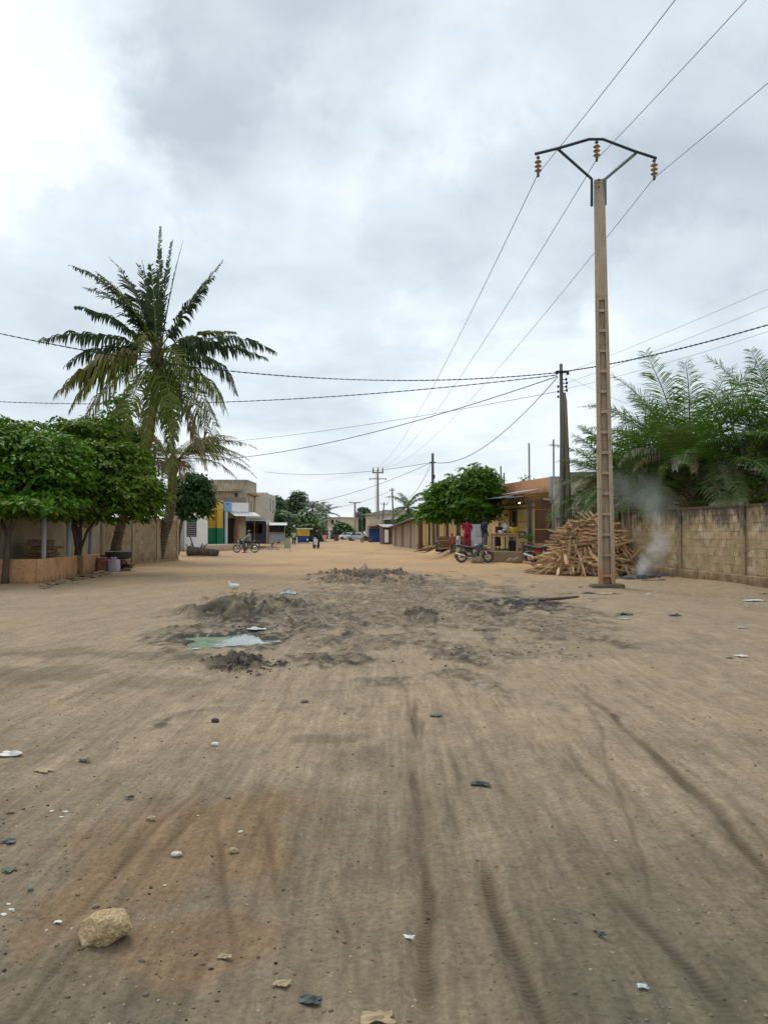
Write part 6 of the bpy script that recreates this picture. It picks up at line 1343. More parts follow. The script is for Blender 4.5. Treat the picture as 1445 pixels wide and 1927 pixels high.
    m = MB(); m.hexa([(-1.0, -.05, .84), (-.5, -.12, .72), (-.5, .12, .72), (-1.0, .05, .84)], [(-1.04, -.05, .93), (-.5, -.12, .80), (-.5, .12, .80), (-1.04, .05, .93)]); m.build('tail_fairing', body, e)
    m = MB(); m.cbox((-1.03, 0, .87), (.04, .12, .06)); m.build('tail_lamp', M_red, e)
    m = MB(); m.hexa([(-1.05, -.08, .52), (-1.0, -.08, .52), (-1.0, .08, .52), (-1.05, .08, .52)], [(-.98, -.07, .80), (-.90, -.07, .80), (-.90, .07, .80), (-.98, .07, .80)]); m.build('rear_mudguard', M_blk, e)
    m = MB(); n = 8
    for k in range(n):
        a0, a1 = R(20 + 110 * k / n), R(20 + 110 * (k + 1) / n); r = .345
        m.hexa([(.67 + math.cos(a0) * r, -.06, .30 + math.sin(a0) * r), (.67 + math.cos(a1) * r, -.06, .30 + math.sin(a1) * r), (.67 + math.cos(a1) * r, .06, .30 + math.sin(a1) * r), (.67 + math.cos(a0) * r, .06, .30 + math.sin(a0) * r)], [(.67 + math.cos(a0) * (r + .015), -.05, .30 + math.sin(a0) * (r + .015)), (.67 + math.cos(a1) * (r + .015), -.05, .30 + math.sin(a1) * (r + .015)), (.67 + math.cos(a1) * (r + .015), .05, .30 + math.sin(a1) * (r + .015)), (.67 + math.cos(a0) * (r + .015), .05, .30 + math.sin(a0) * (r + .015))])
    m.build('front_mudguard', body, e)
    m = MB(); m.hexa([(.46, -.09, .72), (.60, -.06, .70), (.60, .06, .70), (.46, .09, .72)], [(.40, -.12, 1.0), (.50, -.07, 1.02), (.50, .07, 1.02), (.40, .12, 1.0)]); m.build('nose_fairing', body, e)
    m = MB(); m.ball((.57, 0, .84), (.05, .075, .07), 10, 6); m.build('headlight', M_lens, e, smooth=True)
    m = MB(); m.cbox((.02, 0, .36), (.34, .22, .20)); m.tube([(.10, 0, .42), (.20, 0, .66)], [.10, .085], 8); m.lathe([(0, -.15), (.10, -.15), (.10, -.11), (0, -.11)], 12, axis='Y', c=(.02, 0, .36)); m.build('engine', M_eng, e)
    for k in range(4): m = MB(); m.cbox((.125 + .024 * k, 0, .47 + .04 * k), (.22, .23, .012), (0, -.4, 0)); m.build('cooling_fin', M_eng, e)
    m = MB(); m.tube([(.24, -.08, .56), (.30, -.11, .40), (.18, -.13, .26), (-.18, -.14, .27), (-.36, -.15, .32)], .022, 6); m.tube([(-.36, -.15, .32), (-.50, -.16, .37), (-.92, -.17, .50), (-.95, -.17, .51)], [.03, .055, .058, .04], 9); m.build('exhaust', M_chrome, e, smooth=True)
    m = MB(); m.tube([(-.05, .10, .26), (-.13, .28, -.03)], .012, 5); m.build('kickstand', M_blk, e)
    for s in (-1, 1): m = MB(); m.tube([(-.12, s * .10, .30), (-.12, s * .26, .30)], .016, 5); m.build('footpeg', M_blk, e)
    if box: m = MB(); m.box(-1.05, -.75, -.16, .16, .93, 1.12); m.build('luggage_rack', M_blk, e)
    return e
b = on(893, 1059); MC = motorcycle((b.x, b.y, b.z), R(-10), 'blue grey motorcycle on its stand before the tailor stall table', M_gun, M_blk, M_rust, M_eng)
b = on(1010, 1061); motorcycle((b.x + .32, b.y - .1, b.z), R(-28) + math.pi * 0, 'red and black motorcycle half hidden behind the firewood pile', M_blk, M_red, M_tyre, M_eng)
b = on(463, 1040); RB = motorcycle((b.x, b.y, b.z), R(186), 'dark motorcycle with a seated rider waiting near the shacks', M_blk, M_eng, M_tyre, M_chrome, lean=-.04)
b = on(690, 1021); motorcycle((b.x, b.y, b.z), R(200), 'small dark motorcycle parked beside the silver car', M_blk, M_red, M_tyre, M_eng, lean=-.05)
def scooter(P, rz, label):
    e = thing('scooter', P, label, 'scooter', rz=rz)
    wheel(e, (-.60, 0, .24), .24, .10, M_tyre, M_eng, disc=False); wheel(e, (.60, 0, .24), .24, .09, M_tyre, M_eng, disc=False)
    m = MB(); m.hexa([(.34, -.17, .28), (.50, -.12, .30), (.50, .12, .30), (.34, .17, .28)], [(.24, -.22, .86), (.42, -.14, .90), (.42, .14, .90), (.24, .22, .86)]); m.build('leg_shield', M_wht, e); m = MB(); m.box(-.20, .36, -.14, .14, .25, .31); m.build('footboard', M_blk, e)
    m = MB(); m.hexa([(-.80, -.12, .34), (-.18, -.14, .30), (-.18, .14, .30), (-.80, .12, .34)], [(-.85, -.12, .68), (-.14, -.14, .66), (-.14, .14, .66), (-.85, .12, .68)]); m.build('rear_body', M_wht, e); m = MB(); m.hexa([(-.82, -.12, .685), (-.12, -.14, .665), (-.12, .14, .665), (-.82, .12, .685)], [(-.80, -.10, .76), (-.15, -.12, .75), (-.15, .12, .75), (-.80, .10, .76)]); m.build('seat', M_seat, e)
    m = MB(); m.tube([(.60, .0, .24), (.46, 0, .6), (.34, 0, 1.0)], .03, 6); m.build('steering_column', M_blk, e); m = MB(); m.tube([(.26, -.34, 1.02), (.34, -.1, 1.05), (.34, .1, 1.05), (.26, .34, 1.02)], .018, 6); m.build('handlebar', M_blk, e)
    m = MB(); m.ball((.45, 0, .95), (.08, .11, .09), 10, 6); m.build('headlight', M_lens, e, smooth=True); m = MB(); m.hexa([(.46, -.06, .44), (.78, -.05, .36), (.78, .05, .36), (.46, .06, .44)], [(.46, -.06, .52), (.76, -.05, .42), (.76, .05, .42), (.46, .06, .52)]); m.build('front_mudguard', M_wht, e)
    for s in (-1, 1): m = MB(); m.tube([(.30, s * .24, 1.04), (.34, s * .30, 1.2)], .01, 5); m.ball((.34, s * .33, 1.22), (.02, .06, .04), 8, 5); m.build('mirror', M_blk, e)
    return e
b = on(595, 1032); SCO = scooter((b.x, b.y, b.z), R(262), 'white scooter ridden towards the viewer down the middle of the road')
def car(P, rz, label, paint, L=4.3):
    e = thing('car', P, label, 'car', rz=rz); xs_ = [-2.12, -2.0, -1.55, -1.0, -.3, .5, .95, 1.5, 2.0, 2.14]; n = 12
    deck = [.62, .88, .93, .95, .95, .93, .90, .84, .72, .55]; wd = [.70, .80, .84, .86, .86, .86, .86, .84, .78, .66]; m = MB(); rings = []
    for x, z, w in zip(xs_, deck, wd): rings.append([m.pt(p) for p in ((x, -w * .92, .22), (x, -w, .45), (x, -w * .97, z * .86), (x, -w * .86, z), (x, w * .86, z), (x, w * .97, z * .86), (x, w, .45), (x, w * .92, .22))])
    for a, b in zip(rings[:-1], rings[1:]):
        for j in range(8): m.face((a[j], a[(j + 1) % 8], b[(j + 1) % 8], b[j]))
    m.face(rings[0][::-1]); m.face(rings[-1]); m.build('body', paint, e, smooth=False)
    m = MB(); base = [(-1.65, .70), (.95, .74)]; top = [(-1.05, .54), (.25, .58)]
    m.hexa([(-1.62, -.74, .93), (.98, -.76, .90), (.98, .76, .90), (-1.62, .74, .93)], [(-1.0, -.56, 1.40), (.22, -.58, 1.42), (.22, .58, 1.42), (-1.0, .56, 1.40)]); m.build('cabin', paint, e)
    for s in (-1, 1):
        for (xa, xb, ta, tb) in ((-1.30, -.42, -.94, -.40), (-.34, .70, -.33, .15)): m = MB(); m.poly([(xa, s * .752, .96), (xb, s * .762, .96), (tb, s * .592, 1.37), (ta, s * .585, 1.37)]); o = m.build('side_window', M_win, e); o.modifiers.new('t', 'SOLIDIFY').thickness = .02
        for x in (-1.30, 1.32): m = MB(); m.lathe([(0, -.1), (.20, -.1), (.31, -.09), (.31, .09), (.20, .1), (0, .1)], 18, axis='Y', c=(x, s * .78, .31)); wo = m.build('wheel', M_tyre, e); m = MB(); m.lathe([(0, .0), (.19, .0), (.19, .015), (0, .02)], 14, axis='Y', c=(x, s * .78 + s * .1, .31)); m.build('rim', M_silver, wo)
        m = MB(); m.cbox((2.07, s * .55, .62), (.16, .28, .14)); m.build('headlight', M_lens, e); m = MB(); m.cbox((-2.05, s * .6, .76), (.12, .26, .14)); m.build('tail_lamp', M_red, e); m = MB(); m.cbox((.62, s * .86, .98), (.12, .16, .10)); m.build('wing_mirror', paint, e)
    m = MB(); m.poly([(.94, -.68, .94), (.94, .68, .94), (.27, .53, 1.39), (.27, -.53, 1.39)]); o = m.build('windscreen', M_win, e); o.modifiers.new('t', 'SOLIDIFY').thickness = .03
    m = MB(); m.poly([(-1.58, -.66, .97), (-1.58, .66, .97), (-1.04, .51, 1.37), (-1.04, -.51, 1.37)]); o = m.build('rear_window', M_win, e); o.modifiers.new('t', 'SOLIDIFY').thickness = .03
    return e
b = on(676, 1018); car((b.x, b.y, b.z), R(-14), 'silver saloon car parked at the far right bend of the road', M_silver); b = on(657, 1016); car((b.x, b.y + 4, b.z), R(-20), 'white car parked partly behind the silver saloon', M_wht)

# ================================================================== PEOPLE
M_skin = plain('dark_skin', (.105, .052, .031), .5); M_hair = plain('black_hair', (.010, .009, .008), .7); M_eye = plain('eye_white', (.7, .68, .64), .3); M_lip = plain('lips', (.10, .035, .03), .5); M_shoe = plain('sandal', (.06, .045, .035), .7)
def lerp(a, b, s): return tuple(x + (y - x) * s for x, y in zip(a, b))
def person(P, rz, label, H=1.7, pose='stand', top=None, bottom=None, lower='trousers', hair='short', arms=None, sleeves=.55, topmat2=None, head_yaw=0, lean=0.0, bun=False, headwear=None, seat_z=.45):
    """local: faces -y. one remeshed body (head, limbs, fingers) + clothes as children"""
    e = thing('person', P, label, 'person', rz=rz); k = H / 1.7; S = lambda p: Vector(p) * k
    sit = pose in ('sit', 'ride'); zp = (seat_z + .10) if sit else .92
    def up(z, y=0): return (0, y - lean * max(0, z - zp), z)
    d = zp - .92
    J = dict(pel=(0, 0, zp), waist=up(1.10 + d), chest=up(1.32 + d), neck=up(1.46 + d), chin=up(1.53 + d, -.01), head=up(1.60 + d, -.015))
    for s, n in ((-1, 'l'), (1, 'r')):
        J['sh' + n] = (s * .18, J['chest'][1], 1.405 + d); J['hip' + n] = (s * .09, 0, zp - .02)
        a = (arms or {}).get(n)
        if a: J['el' + n], J['wr' + n] = a
        else: J['el' + n], J['wr' + n] = (s * .235, J['chest'][1] + .03, 1.13 + d), (s * .24, J['chest'][1] - .05, .88 + d)
        if sit:
            sp_ = .14 if pose == 'sit' else .24
            J['kn' + n] = (s * sp_, -.42, zp + .02); J['an' + n] = (s * (sp_ + .02), -.42 if pose == 'sit' else -.32, .08); 
        elif pose == 'walk': J['kn' + n] = (s * .10, -.06 - .10 * s, .50); J['an' + n] = (s * .10, .02 - .22 * s if s > 0 else .22, .09)
        else: J['kn' + n] = (s * .11, -.015, .50); J['an' + n] = (s * .12, .02, .085)
    m = MB()
    def T(ps, rs, n=10, flat=1.0): m.tube([S(p) for p in ps], [r * k for r in rs], n, flat=flat)
    def Bl(p, r): m.ball(S(p), tuple(x * k for x in r), 12, 8)
    T([J['pel'], J['waist'], J['chest'], lerp(J['chest'], J['neck'], .6), J['neck'], J['chin']], [.125, .112, .130, .092, .058, .055], 12, .70)
    hx = J['head']; Bl((hx[0], hx[1], hx[2] + .015), (.075, .092, .105)); Bl((hx[0], hx[1] - .03, hx[2] - .045), (.056, .065, .065)); Bl((hx[0], hx[1] - .098, hx[2] - .012), (.014, .020, .022))
    for s in (-1, 1): Bl((hx[0] + s * .076, hx[1] + .005, hx[2] - .005), (.012, .022, .032))
    for s, n in ((-1, 'l'), (1, 'r')):
        T([lerp(J['chest'], J['sh' + n], .4), J['sh' + n], J['el' + n], J['wr' + n]], [.075, .062, .043, .029]); T([J['pel'], J['hip' + n], lerp(J['hip' + n], J['kn' + n], .5), J['kn' + n], lerp(J['kn' + n], J['an' + n], .3), J['an' + n]], [.09, .092, .078, .056, .055, .036])
        an = Vector(J['an' + n]); T([an + Vector((0, .05, -.04)), an + Vector((0, -.06, -.045)), an + Vector((s * .02, -.17, -.06))], [.038, .042, .026], 8)
        wr = Vector(J['wr' + n]); dr = (wr - Vector(J['el' + n])).normalized(); sd = dr.cross(Vector((0, 1, 0) if abs(dr.y) < .8 else (0, 0, 1))).normalized()
        pa = wr + dr * .055; T([wr, pa, wr + dr * .095], [.026, .036, .033], 8)
        for q, (o, ln) in enumerate(((-.027, .062), (-.009, .075), (.009, .070), (.027, .055))): b0 = wr + dr * .09 + sd * o; T([b0, b0 + dr * ln * .55, b0 + dr * ln * .9 + Vector((0, -.018, 0))], [.011, .0105, .009], 6)
        T([wr + dr * .03 + sd * .03, wr + dr * .065 + sd * .055, wr + dr * .095 + sd * .058], [.014, .012, .010], 6)
    o = m.build('body', M_skin, e, smooth=True); rm = o.modifiers.new('skin', 'REMESH'); rm.mode = 'VOXEL'; rm.voxel_size = .0145 * k; rm.use_smooth_shade = True; sm = o.modifiers.new('soften', 'SMOOTH'); sm.iterations = 3; sm.factor = .5
    for s in (-1, 1):
        m = MB(); m.ball(S((hx[0] + s * .03, hx[1] - .082, hx[2] + .012)), (.012 * k, .008 * k, .008 * k), 8, 6); m.build('eye', M_eye, e, smooth=True)
    m = MB(); m.ball(S((hx[0], hx[1] - .088, hx[2] - .062)), (.024 * k, .010 * k, .008 * k), 8, 6); m.build('mouth', M_lip, e, smooth=True)
    if headwear != 'helmet':
        m = MB(); m.ball(S((hx[0], hx[1] + .012, hx[2] + .035)), (.086 * k, .098 * k, .098 * k), 14, 10); m.v = [(x, y, max(z, (hx[2] + (.045 if y < (hx[1] - .03) * k else -.03)) * k)) for x, y, z in m.v]
        if bun: m.ball(S((hx[0], hx[1] + .11, hx[2] + .07)), .045 * k, 10, 7)
        if hair == 'long': m.tube([S((hx[0], hx[1] + .07, hx[2] + .03)), S((hx[0], hx[1] + .09, hx[2] - .12)), S((hx[0], hx[1] + .08, hx[2] - .28))], [.07 * k, .085 * k, .05 * k], 10)
        m.build('hair', M_hair, e, smooth=True)
    else:
        m = MB(); m.ball(S((hx[0], hx[1] + .005, hx[2] + .03)), (.125 * k, .14 * k, .135 * k), 16, 12); m.build('helmet', top if False else M_blk, e, smooth=True); m = MB(); m.ball(S((hx[0], hx[1] - .06, hx[2] + .0)), (.09 * k, .085 * k, .05 * k), 12, 8); m.build('visor', M_win, e, smooth=True)
    if headwear == 'cap': m = MB(); m.ball(S((hx[0], hx[1], hx[2] + .06)), (.092 * k, .105 * k, .075 * k), 14, 8); m.cbox(S((hx[0], hx[1] - .13, hx[2] + .05)), (.13 * k, .09 * k, .012 * k)); m.build('cap', topmat2 or M_blk, e, smooth=True)
    # clothes
    rnd = random.Random(int(H * 1000)); jj = .07
    hem = J['pel'][2] - (.10 if not sit else .0)
    m = MB(); m.tube([S((0, 0, hem)), S((0, 0, zp + .05)), S(J['waist']), S(J['chest']), S(lerp(J['chest'], J['neck'], .55)), S(lerp(J['chest'], J['neck'], .85))], [.172 * k, .166 * k, .156 * k, .172 * k, .146 * k, .082 * k], 16, flat=.80, jit=jj, rnd=rnd, cap=False)
    for n in 'lr':
        a, b, c = J['sh' + n], J['el' + n], J['wr' + n]; pts = [lerp(J['chest'], a, .45), a, lerp(a, b, .5), lerp(a, b, min(1, sleeves * 1.6))]; rr = [.088, .082, .070, .066]
        if sleeves > .8: pts += [lerp(b, c, .5), lerp(b, c, .9)]; rr = [.088, .08, .068, .058, .050, .044]
        m.tube([S(p) for p in pts], [r * k for r in rr], 10, jit=jj, rnd=rnd, cap=False)
    so = m.build('shirt', top, e, smooth=True)
    if lower == 'skirt':
        m = MB(); kz = .28
        if sit: m.tube([S((0, 0, zp + .08)), S((0, -.1, zp + .0)), S((0, -.40, zp + .02)), S((0, -.46, zp - .08)), S((0, -.44, .2))], [.15 * k, .19 * k, .20 * k, .19 * k, .22 * k], 16, flat=.75)
        else: m.tube([S((0, 0, zp + .12)), S((0, 0, zp - .05)), S((0, -.01, .6)), S((0, 0, kz))], [.125 * k, .168 * k, .19 * k, .215 * k], 18, flat=.82, jit=.1, rnd=rnd, cap=False)
        m.build('skirt', bottom, e, smooth=True)
    else:
        m = MB(); end = 1.0 if lower == 'trousers' else .05
        m.tube([S((0, 0, zp + .10)), S((0, 0, zp - .04)), S((0, -.01, zp - .12))], [.130 * k, .150 * k, .12 * k], 14, flat=.8)
        for n in 'lr':
            h_, kn, an = J['hip' + n], J['kn' + n], J['an' + n]; pts = [h_, lerp(h_, kn, .5), lerp(h_, kn, .97)]; rr = [.108, .098, .084]
            if end > .5: pts += [lerp(kn, an, .4), lerp(kn, an, .93)]; rr += [.078, .066]
            m.tube([S(p) for p in pts], [r * k for r in rr], 11, jit=jj, rnd=rnd)
        m.build('trousers' if end > .5 else 'shorts', bottom, e, smooth=True)
    for n, s in (('l', -1), ('r', 1)):
        an = Vector(J['an' + n]); m = MB(); m.tube([S(an + Vector((0, .06, -.062))), S(an + Vector((0, -.06, -.066))), S(an + Vector((s * .02, -.185, -.07)))], [.040 * k, .046 * k, .034 * k], 10, flat=.55); m.build('shoe', M_shoe, e, smooth=True)
    return e
def cloth(name, c, c2=None, c3=None): return surf(name, c, c2, c3, scale=5, bump=.35, bscale=9, rough=.85)
crim = cloth('crimson_cloth', (.36, .015, .045), (.29, .012, .038)); navy = cloth('navy_cloth', (.018, .026, .045)); greyc = cloth('grey_cloth', (.12, .11, .115)); lime = cloth('lime_cloth', (.50, .52, .20)); whit = cloth('white_cloth', (.62, .62, .64)); salm = cloth('salmon_cloth', (.50, .13, .09)); plum = cloth('dark_plum_cloth', (.035, .02, .045)); yelc = cloth('yellow_cloth', (.66, .50, .02)); mint = cloth('mint_cloth', (.42, .62, .46)); blkc = cloth('black_cloth', (.018, .018, .02)); grc = cloth('dusty_grey_cloth', (.28, .28, .29)); lil = cloth('lilac_cloth', (.42, .34, .60))
p = at(879, 1000, 41.2); person((p.x, 41.2, PZ + .02), R(176), 'person in a loose crimson top and trousers standing with their back turned', 1.72, top=crim, bottom=crim, arms={'l': ((-.25, -.02, 1.14), (-.20, -.16, 1.02)), 'r': ((.26, -.04, 1.16), (.16, -.22, 1.10))})
p = at(911, 1000, 40.3); person((p.x, 40.3, PZ + .01), R(120), 'person in a long navy shirt and grey trousers at the end of the tailor table', 1.74, top=navy, bottom=greyc, headwear='cap', topmat2=blkc)
p = at(862, 1000, 40.8); person((p.x, 40.8, gz(p.x, 40.8)), R(75), 'child in a white top and lime skirt walking behind the parked motorcycle', 1.36, 'walk', top=whit, bottom=lime, lower='skirt', bun=True)
p = at(850, 1000, 42.6); person((p.x, 42.6, gz(p.x, 42.6)), R(40), 'small child in a salmon top half hidden behind the child in lime', 1.12, top=salm, bottom=greyc)
TBX, TBY = at(950, 1037, 39.15).x, 39.3
p = at(936, 1000, 40.5); person((p.x, 40.5, PZ), R(25), 'person in dark plum clothing leaning over the tailor table', 1.52, 'stand', top=plum, bottom=plum, lower='skirt', arms={'l': ((-.28, -.28, 1.10), (-.14, -.52, 1.06)), 'r': ((.30, -.30, 1.14), (.12, -.48, 1.22))}, lean=.35, hair='short')
p = at(966, 1000, 40.9); person((p.x, 40.9, PZ), R(-20), 'person in a bright yellow top with long dark hair working behind the table', 1.5, 'stand', top=yelc, bottom=greyc, lower='skirt', hair='long', lean=.15)
b = on(553, 1025); person((b.x, b.y, b.z), R(15), 'far off person in a mint shirt and dark trousers walking by the sandwich board', 1.66, 'walk', top=mint, bottom=blkc)
person(SCO.matrix_basis @ Vector((-.35, 0, .0)), R(262) + math.pi / 2, 'rider in dark clothes and helmet on the white scooter', 1.7, 'ride', top=blkc, bottom=blkc, arms={'l': ((-.30, -.22, 1.0), (-.31, -.56, 1.02)), 'r': ((.30, -.22, 1.0), (.31, -.56, 1.02))}, headwear='helmet', seat_z=.74, sleeves=1.0)
person(Vector((RB.location.x + .25, RB.location.y + .03, RB.location.z)), R(186) + math.pi / 2, 'rider in grey clothes and cap astride the dark motorcycle near the shacks', 1.7, 'ride', top=grc, bottom=greyc, arms={'l': ((-.32, -.26, 1.10), (-.32, -.54, 1.06)), 'r': ((.32, -.26, 1.10), (.32, -.54, 1.06))}, headwear='cap', topmat2=grc, seat_z=.80, sleeves=1.0)
# tailor's table and goods
e = thing('work_table', (TBX, TBY, PZ), 'sturdy pale wooden work table of the tailor on the platform edge', 'table', rz=.03)
m = MB(); m.box(-.72, .66, -.36, .40, .90, .95); m.build('table_top', M_timberl, e); m = MB(); m.box(-.62, .58, -.30, -.26, .76, .897); m.box(-.62, .58, .28, .32, .76, .897); m.build('apron', M_timberl, e)
for (x, y) in ((-.62, -.30), (.60, -.30), (-.62, .32), (.60, .32)): m = MB(); m.box(x - .045, x + .045, y - .045, y + .045, 0, .898); m.build('leg', M_timberl, e)
e = thing('cloth_pile', (TBX - .12, TBY + .1, PZ + .95), 'folded lilac and white cloth heaped on the tailor table', 'cloth'); rnd = random.Random(4)
for k in range(5): m = MB(); m.ball((rnd.uniform(-.15, .15), rnd.uniform(-.1, .1), .035 + .035 * k), (.13 - .012 * k, .11, .035), 12, 7); m.build('fold', lil if k % 2 else whit, e, smooth=True)
p = at(950, 1000, 41.3); e = thing('mannequin', (p.x, 41.3, PZ), 'cream tailor mannequin wearing an open pale grey jacket', 'mannequin'); m = MB(); m.lathe([(.0, 1.50), (.055, 1.48), (.055, 1.40), (.10, 1.36), (.19, 1.30), (.17, 1.12), (.13, .98), (.18, .82), (.16, .74), (0, .73)], 18); m.build('torso', plain('cream_fabric', (.62, .50, .32), .8), e, smooth=True); m = MB(); m.tube([(0, 0, .74), (0, 0, .05)], .025, 8); m.lathe([(0, .0), (.2, .0), (.18, .05), (0, .06)], 14); m.build('stand', M_dark, e)
m = MB(); jk = surf('plaid_jacket', (.33, .34, .40), (.22, .23, .28), (.5, .5, .55), scale=10, rough=.9)
for s in (-1, 1): m.tube([(s * .09, -.02, 1.40), (s * .16, 0, 1.28), (s * .16, 0, 1.05), (s * .18, 0, .80)], [.07, .12, .12, .13], 12); m.tube([(s * .2, 0, 1.33), (s * .29, .0, 1.1), (s * .30, -.02, .88)], [.075, .07, .06], 10)
m.build('jacket', jk, e, smooth=True); m = MB(); m.hexa([(-.04, -.14, .85), (.04, -.14, .85), (.04, -.12, .85), (-.04, -.12, .85)], [(-.08, -.15, 1.3), (.08, -.15, 1.3), (.08, -.13, 1.3), (-.08, -.13, 1.3)]); m.build('lapel', blkc, e)
p = at(899, 1000, 42.2); e = thing('display_cabinet', (p.x, 42.2, PZ), 'pale grey cabinet standing between the crimson and navy figures', 'cabinet'); m = MB(); m.box(-.32, .30, 0, .5, 0, 1.45); m.build('body', surf('grey_white_panel', (.48, .50, .50), (.42, .44, .44), rough=.5), e); m = MB(); m.box(-.28, .26, -.03, -.003, .75, 1.4); m.build('door', M_lens, e); m = MB(); m.box(-.28, .26, -.03, -.003, .06, .72); m.build('door', M_wht, e)
p = at(889, 1000, 41.6); e = thing('white_board', (p.x, 41.6, PZ), 'white plastic sheet hung beside the crimson figure', 'sheet'); m = MB(); m.box(-.12, .18, 0, .03, .55, 1.2); m.build('sheet', M_wht, e)
p = at(990, 1000, 39.6); e = thing('stool', (p.x, 39.6, PZ), 'small wooden stool beside the tailor table', 'stool'); m = MB(); m.box(-.22, .22, -.2, .2, .44, .49); m.build('seat', M_timber, e)
for (x, y) in ((-.18, -.16), (.18, -.16), (-.18, .16), (.18, .16)): m = MB(); m.box(x - .03, x + .03, y - .03, y + .03, 0, .438); m.build('leg', M_timber, e)
stem_plant('potted_plant', (p.x + .12, 39.5, PZ + .49), .38, 'leafy green plant sitting on the small stool by the screen', 7, n=14, ll=.32)
p = at(982, 1000, 40.4); e = thing('sewing_table', (p.x, 40.4, PZ), 'low dark sewing table behind the stool', 'table'); m = MB(); m.box(-.35, .4, -.25, .25, .70, .75); m.build('table_top', M_blk, e)
for x in (-.3, .35): m = MB(); m.box(x - .03, x + .03, -.2, .2, 0, .698); m.build('leg', M_blk, e)
e = thing('sewing_machine', (p.x, 40.4, PZ + .75), 'black and silver sewing machine on the low dark table', 'sewing machine'); m = MB(); m.box(-.2, .2, -.08, .08, 0, .04); m.build('bed', M_chrome, e); m = MB(); m.tube([(.15, 0, .03), (.15, 0, .24), (-.16, 0, .25), (-.17, 0, .08)], .045, 8); m.build('arm', M_blk, e, smooth=True); m = MB(); m.lathe([(0, .2), (.07, .2), (.07, .23), (0, .23)], 14, axis='X', c=(0, 0, .2)); m.build('hand_wheel', M_chrome, e)
p = at(966, 1037, 39.7); m = MB(); m.box(-.22, .22, -.2, .2, 0, .55); o = m.build('storage_box', plain('black_box', (.012, .012, .014), .6)); bevel(o, .03, 2); o.location = (p.x - .02, 39.75, PZ); tag(o, 'black box stowed under the tailor table', 'box')
b = on(990, 1057)
rnd = random.Random(41)
for k, (u, v, s_, lab) in enumerate(((962, 1059, .42, 'rounded brown boulder under the chipped platform edge'), (974, 1060, .5, 'larger brown boulder against the platform beside the half hidden motorcycle'), (903, 1061, .6, 'dark stone behind the wheels of the blue grey motorcycle'))):
    me = stone_mesh(rnd, (1.1, .8, .8), sub=2, rough=.10); me.materials.append(M_stone); o = link(bpy.data.objects.new('boulder', me)); b = on(u, v); o.location = (b.x, b.y + (.75 if k == 2 else .1), b.z + s_ * .22); o.scale = (s_,) * 3; tag(o, lab, 'boulder')

# ---- chicken ----
b = on(441, 1115); e = thing('chicken', (b.x, b.y, b.z), 'white chicken stepping across the dirt beyond the puddle', 'chicken', rz=math.pi); M_feath = surf('white_feathers', (.78, .76, .70), (.68, .65, .58), scale=14, bump=.5, rough=.9)
m = MB(); m.tube([(-.17, 0, .20), (-.13, 0, .19), (-.06, 0, .165), (.04, 0, .165), (.10, 0, .19), (.135, 0, .24), (.145, 0, .285), (.15, 0, .315)], [.012, .04, .068, .072, .058, .036, .028, .020], 12); m.ball((.155, 0, .31), (.030, .024, .026), 10, 8); o = m.build('body', M_feath, e, smooth=True); r_ = o.modifiers.new('r', 'REMESH'); r_.mode = 'VOXEL'; r_.voxel_size = .008; r_.use_smooth_shade = True
for s in (-1, 1):
    m = MB(); m.ball((-.03, s * .062, .175), (.085, .018, .045), 10, 7); m.build('wing', M_feath, e, smooth=True)
    m = MB(); x = .03 * s; m.tube([(-.01, s * .03, .12), (x - .01 + .02 * s, s * .032, .07), (x * 1.6, s * .03, .008)], [.018, .008, .007], 6)
    for a in (-.5, 0, .5): m.tube([(x * 1.6, s * .03, .008), (x * 1.6 + .045 * math.cos(a), s * .03 + .045 * math.sin(a), .004)], .004, 4)
    m.build('leg', plain('chicken_leg', (.40, .20, .07), .6) if s < 0 else bpy.data.materials['chicken_leg'], e)
for k in range(5): m = MB(); m.tube([(-.14, (k - 2) * .01, .2), (-.20, (k - 2) * .016, .25 + .012 * k), (-.23, (k - 2) * .018, .29)], [.018, .016, .004], 5, flat=.3); m.build('tail_feather', M_feath, e)
m = MB(); m.tube([(.18, 0, .305), (.205, 0, .298)], [.010, .002], 6); m.build('beak', bpy.data.materials['chicken_leg'], e); m = MB()
for k in range(3): m.ball((.145 + .014 * k, 0, .338 + .003 * (k == 1)), (.009, .004, .012), 6, 5)
m.ball((.178, 0, .285), (.007, .005, .012), 6, 5); m.build('comb', plain('red_comb', (.45, .03, .02), .5), e)

# ================================================================== STONES AND LITTER ON THE ROAD
import bmesh
M_rock = surf('sandstone_rock', (.60, .44, .25), (.43, .29, .14), (.72, .60, .40), scale=9, bump=1.0, bscale=50, rough=.95, dirt=(.20, .125, .055), dirt_scale=5, dirt_lo=.54, dirt_hi=.68)
b = on(186, 1786); bm = bmesh.new(); bmesh.ops.create_icosphere(bm, subdivisions=5, radius=1.0); rs = np.random.RandomState(3)
co = np.array([v.co[:] for v in bm.verts]); nrmv = co.copy(); pl_n = rs.normal(size=(17, 3)); pl_n /= np.linalg.norm(pl_n, axis=1)[:, None]; pl_d = rs.uniform(.66, .92, 17)
for n_, d_ in zip(pl_n, pl_d): q = co @ n_; ex = np.maximum(0, q - d_); co -= ex[:, None] * n_ * .98
nz = fbm(nrmv[:, 0] * 2.5 + nrmv[:, 2] * 1.7, nrmv[:, 1] * 2.5 - nrmv[:, 2] * 1.3, 5, 5, .6); n2 = fbm(nrmv[:, 0] * 9 + nrmv[:, 2] * 6, nrmv[:, 1] * 9 - nrmv[:, 2] * 7, 9, 4, .7)
co *= (1 + .07 * nz + .055 * n2)[:, None]
for v, c in zip(bm.verts, co): v.co = Vector((c[0] * .108, c[1] * .080, c[2] * .068))
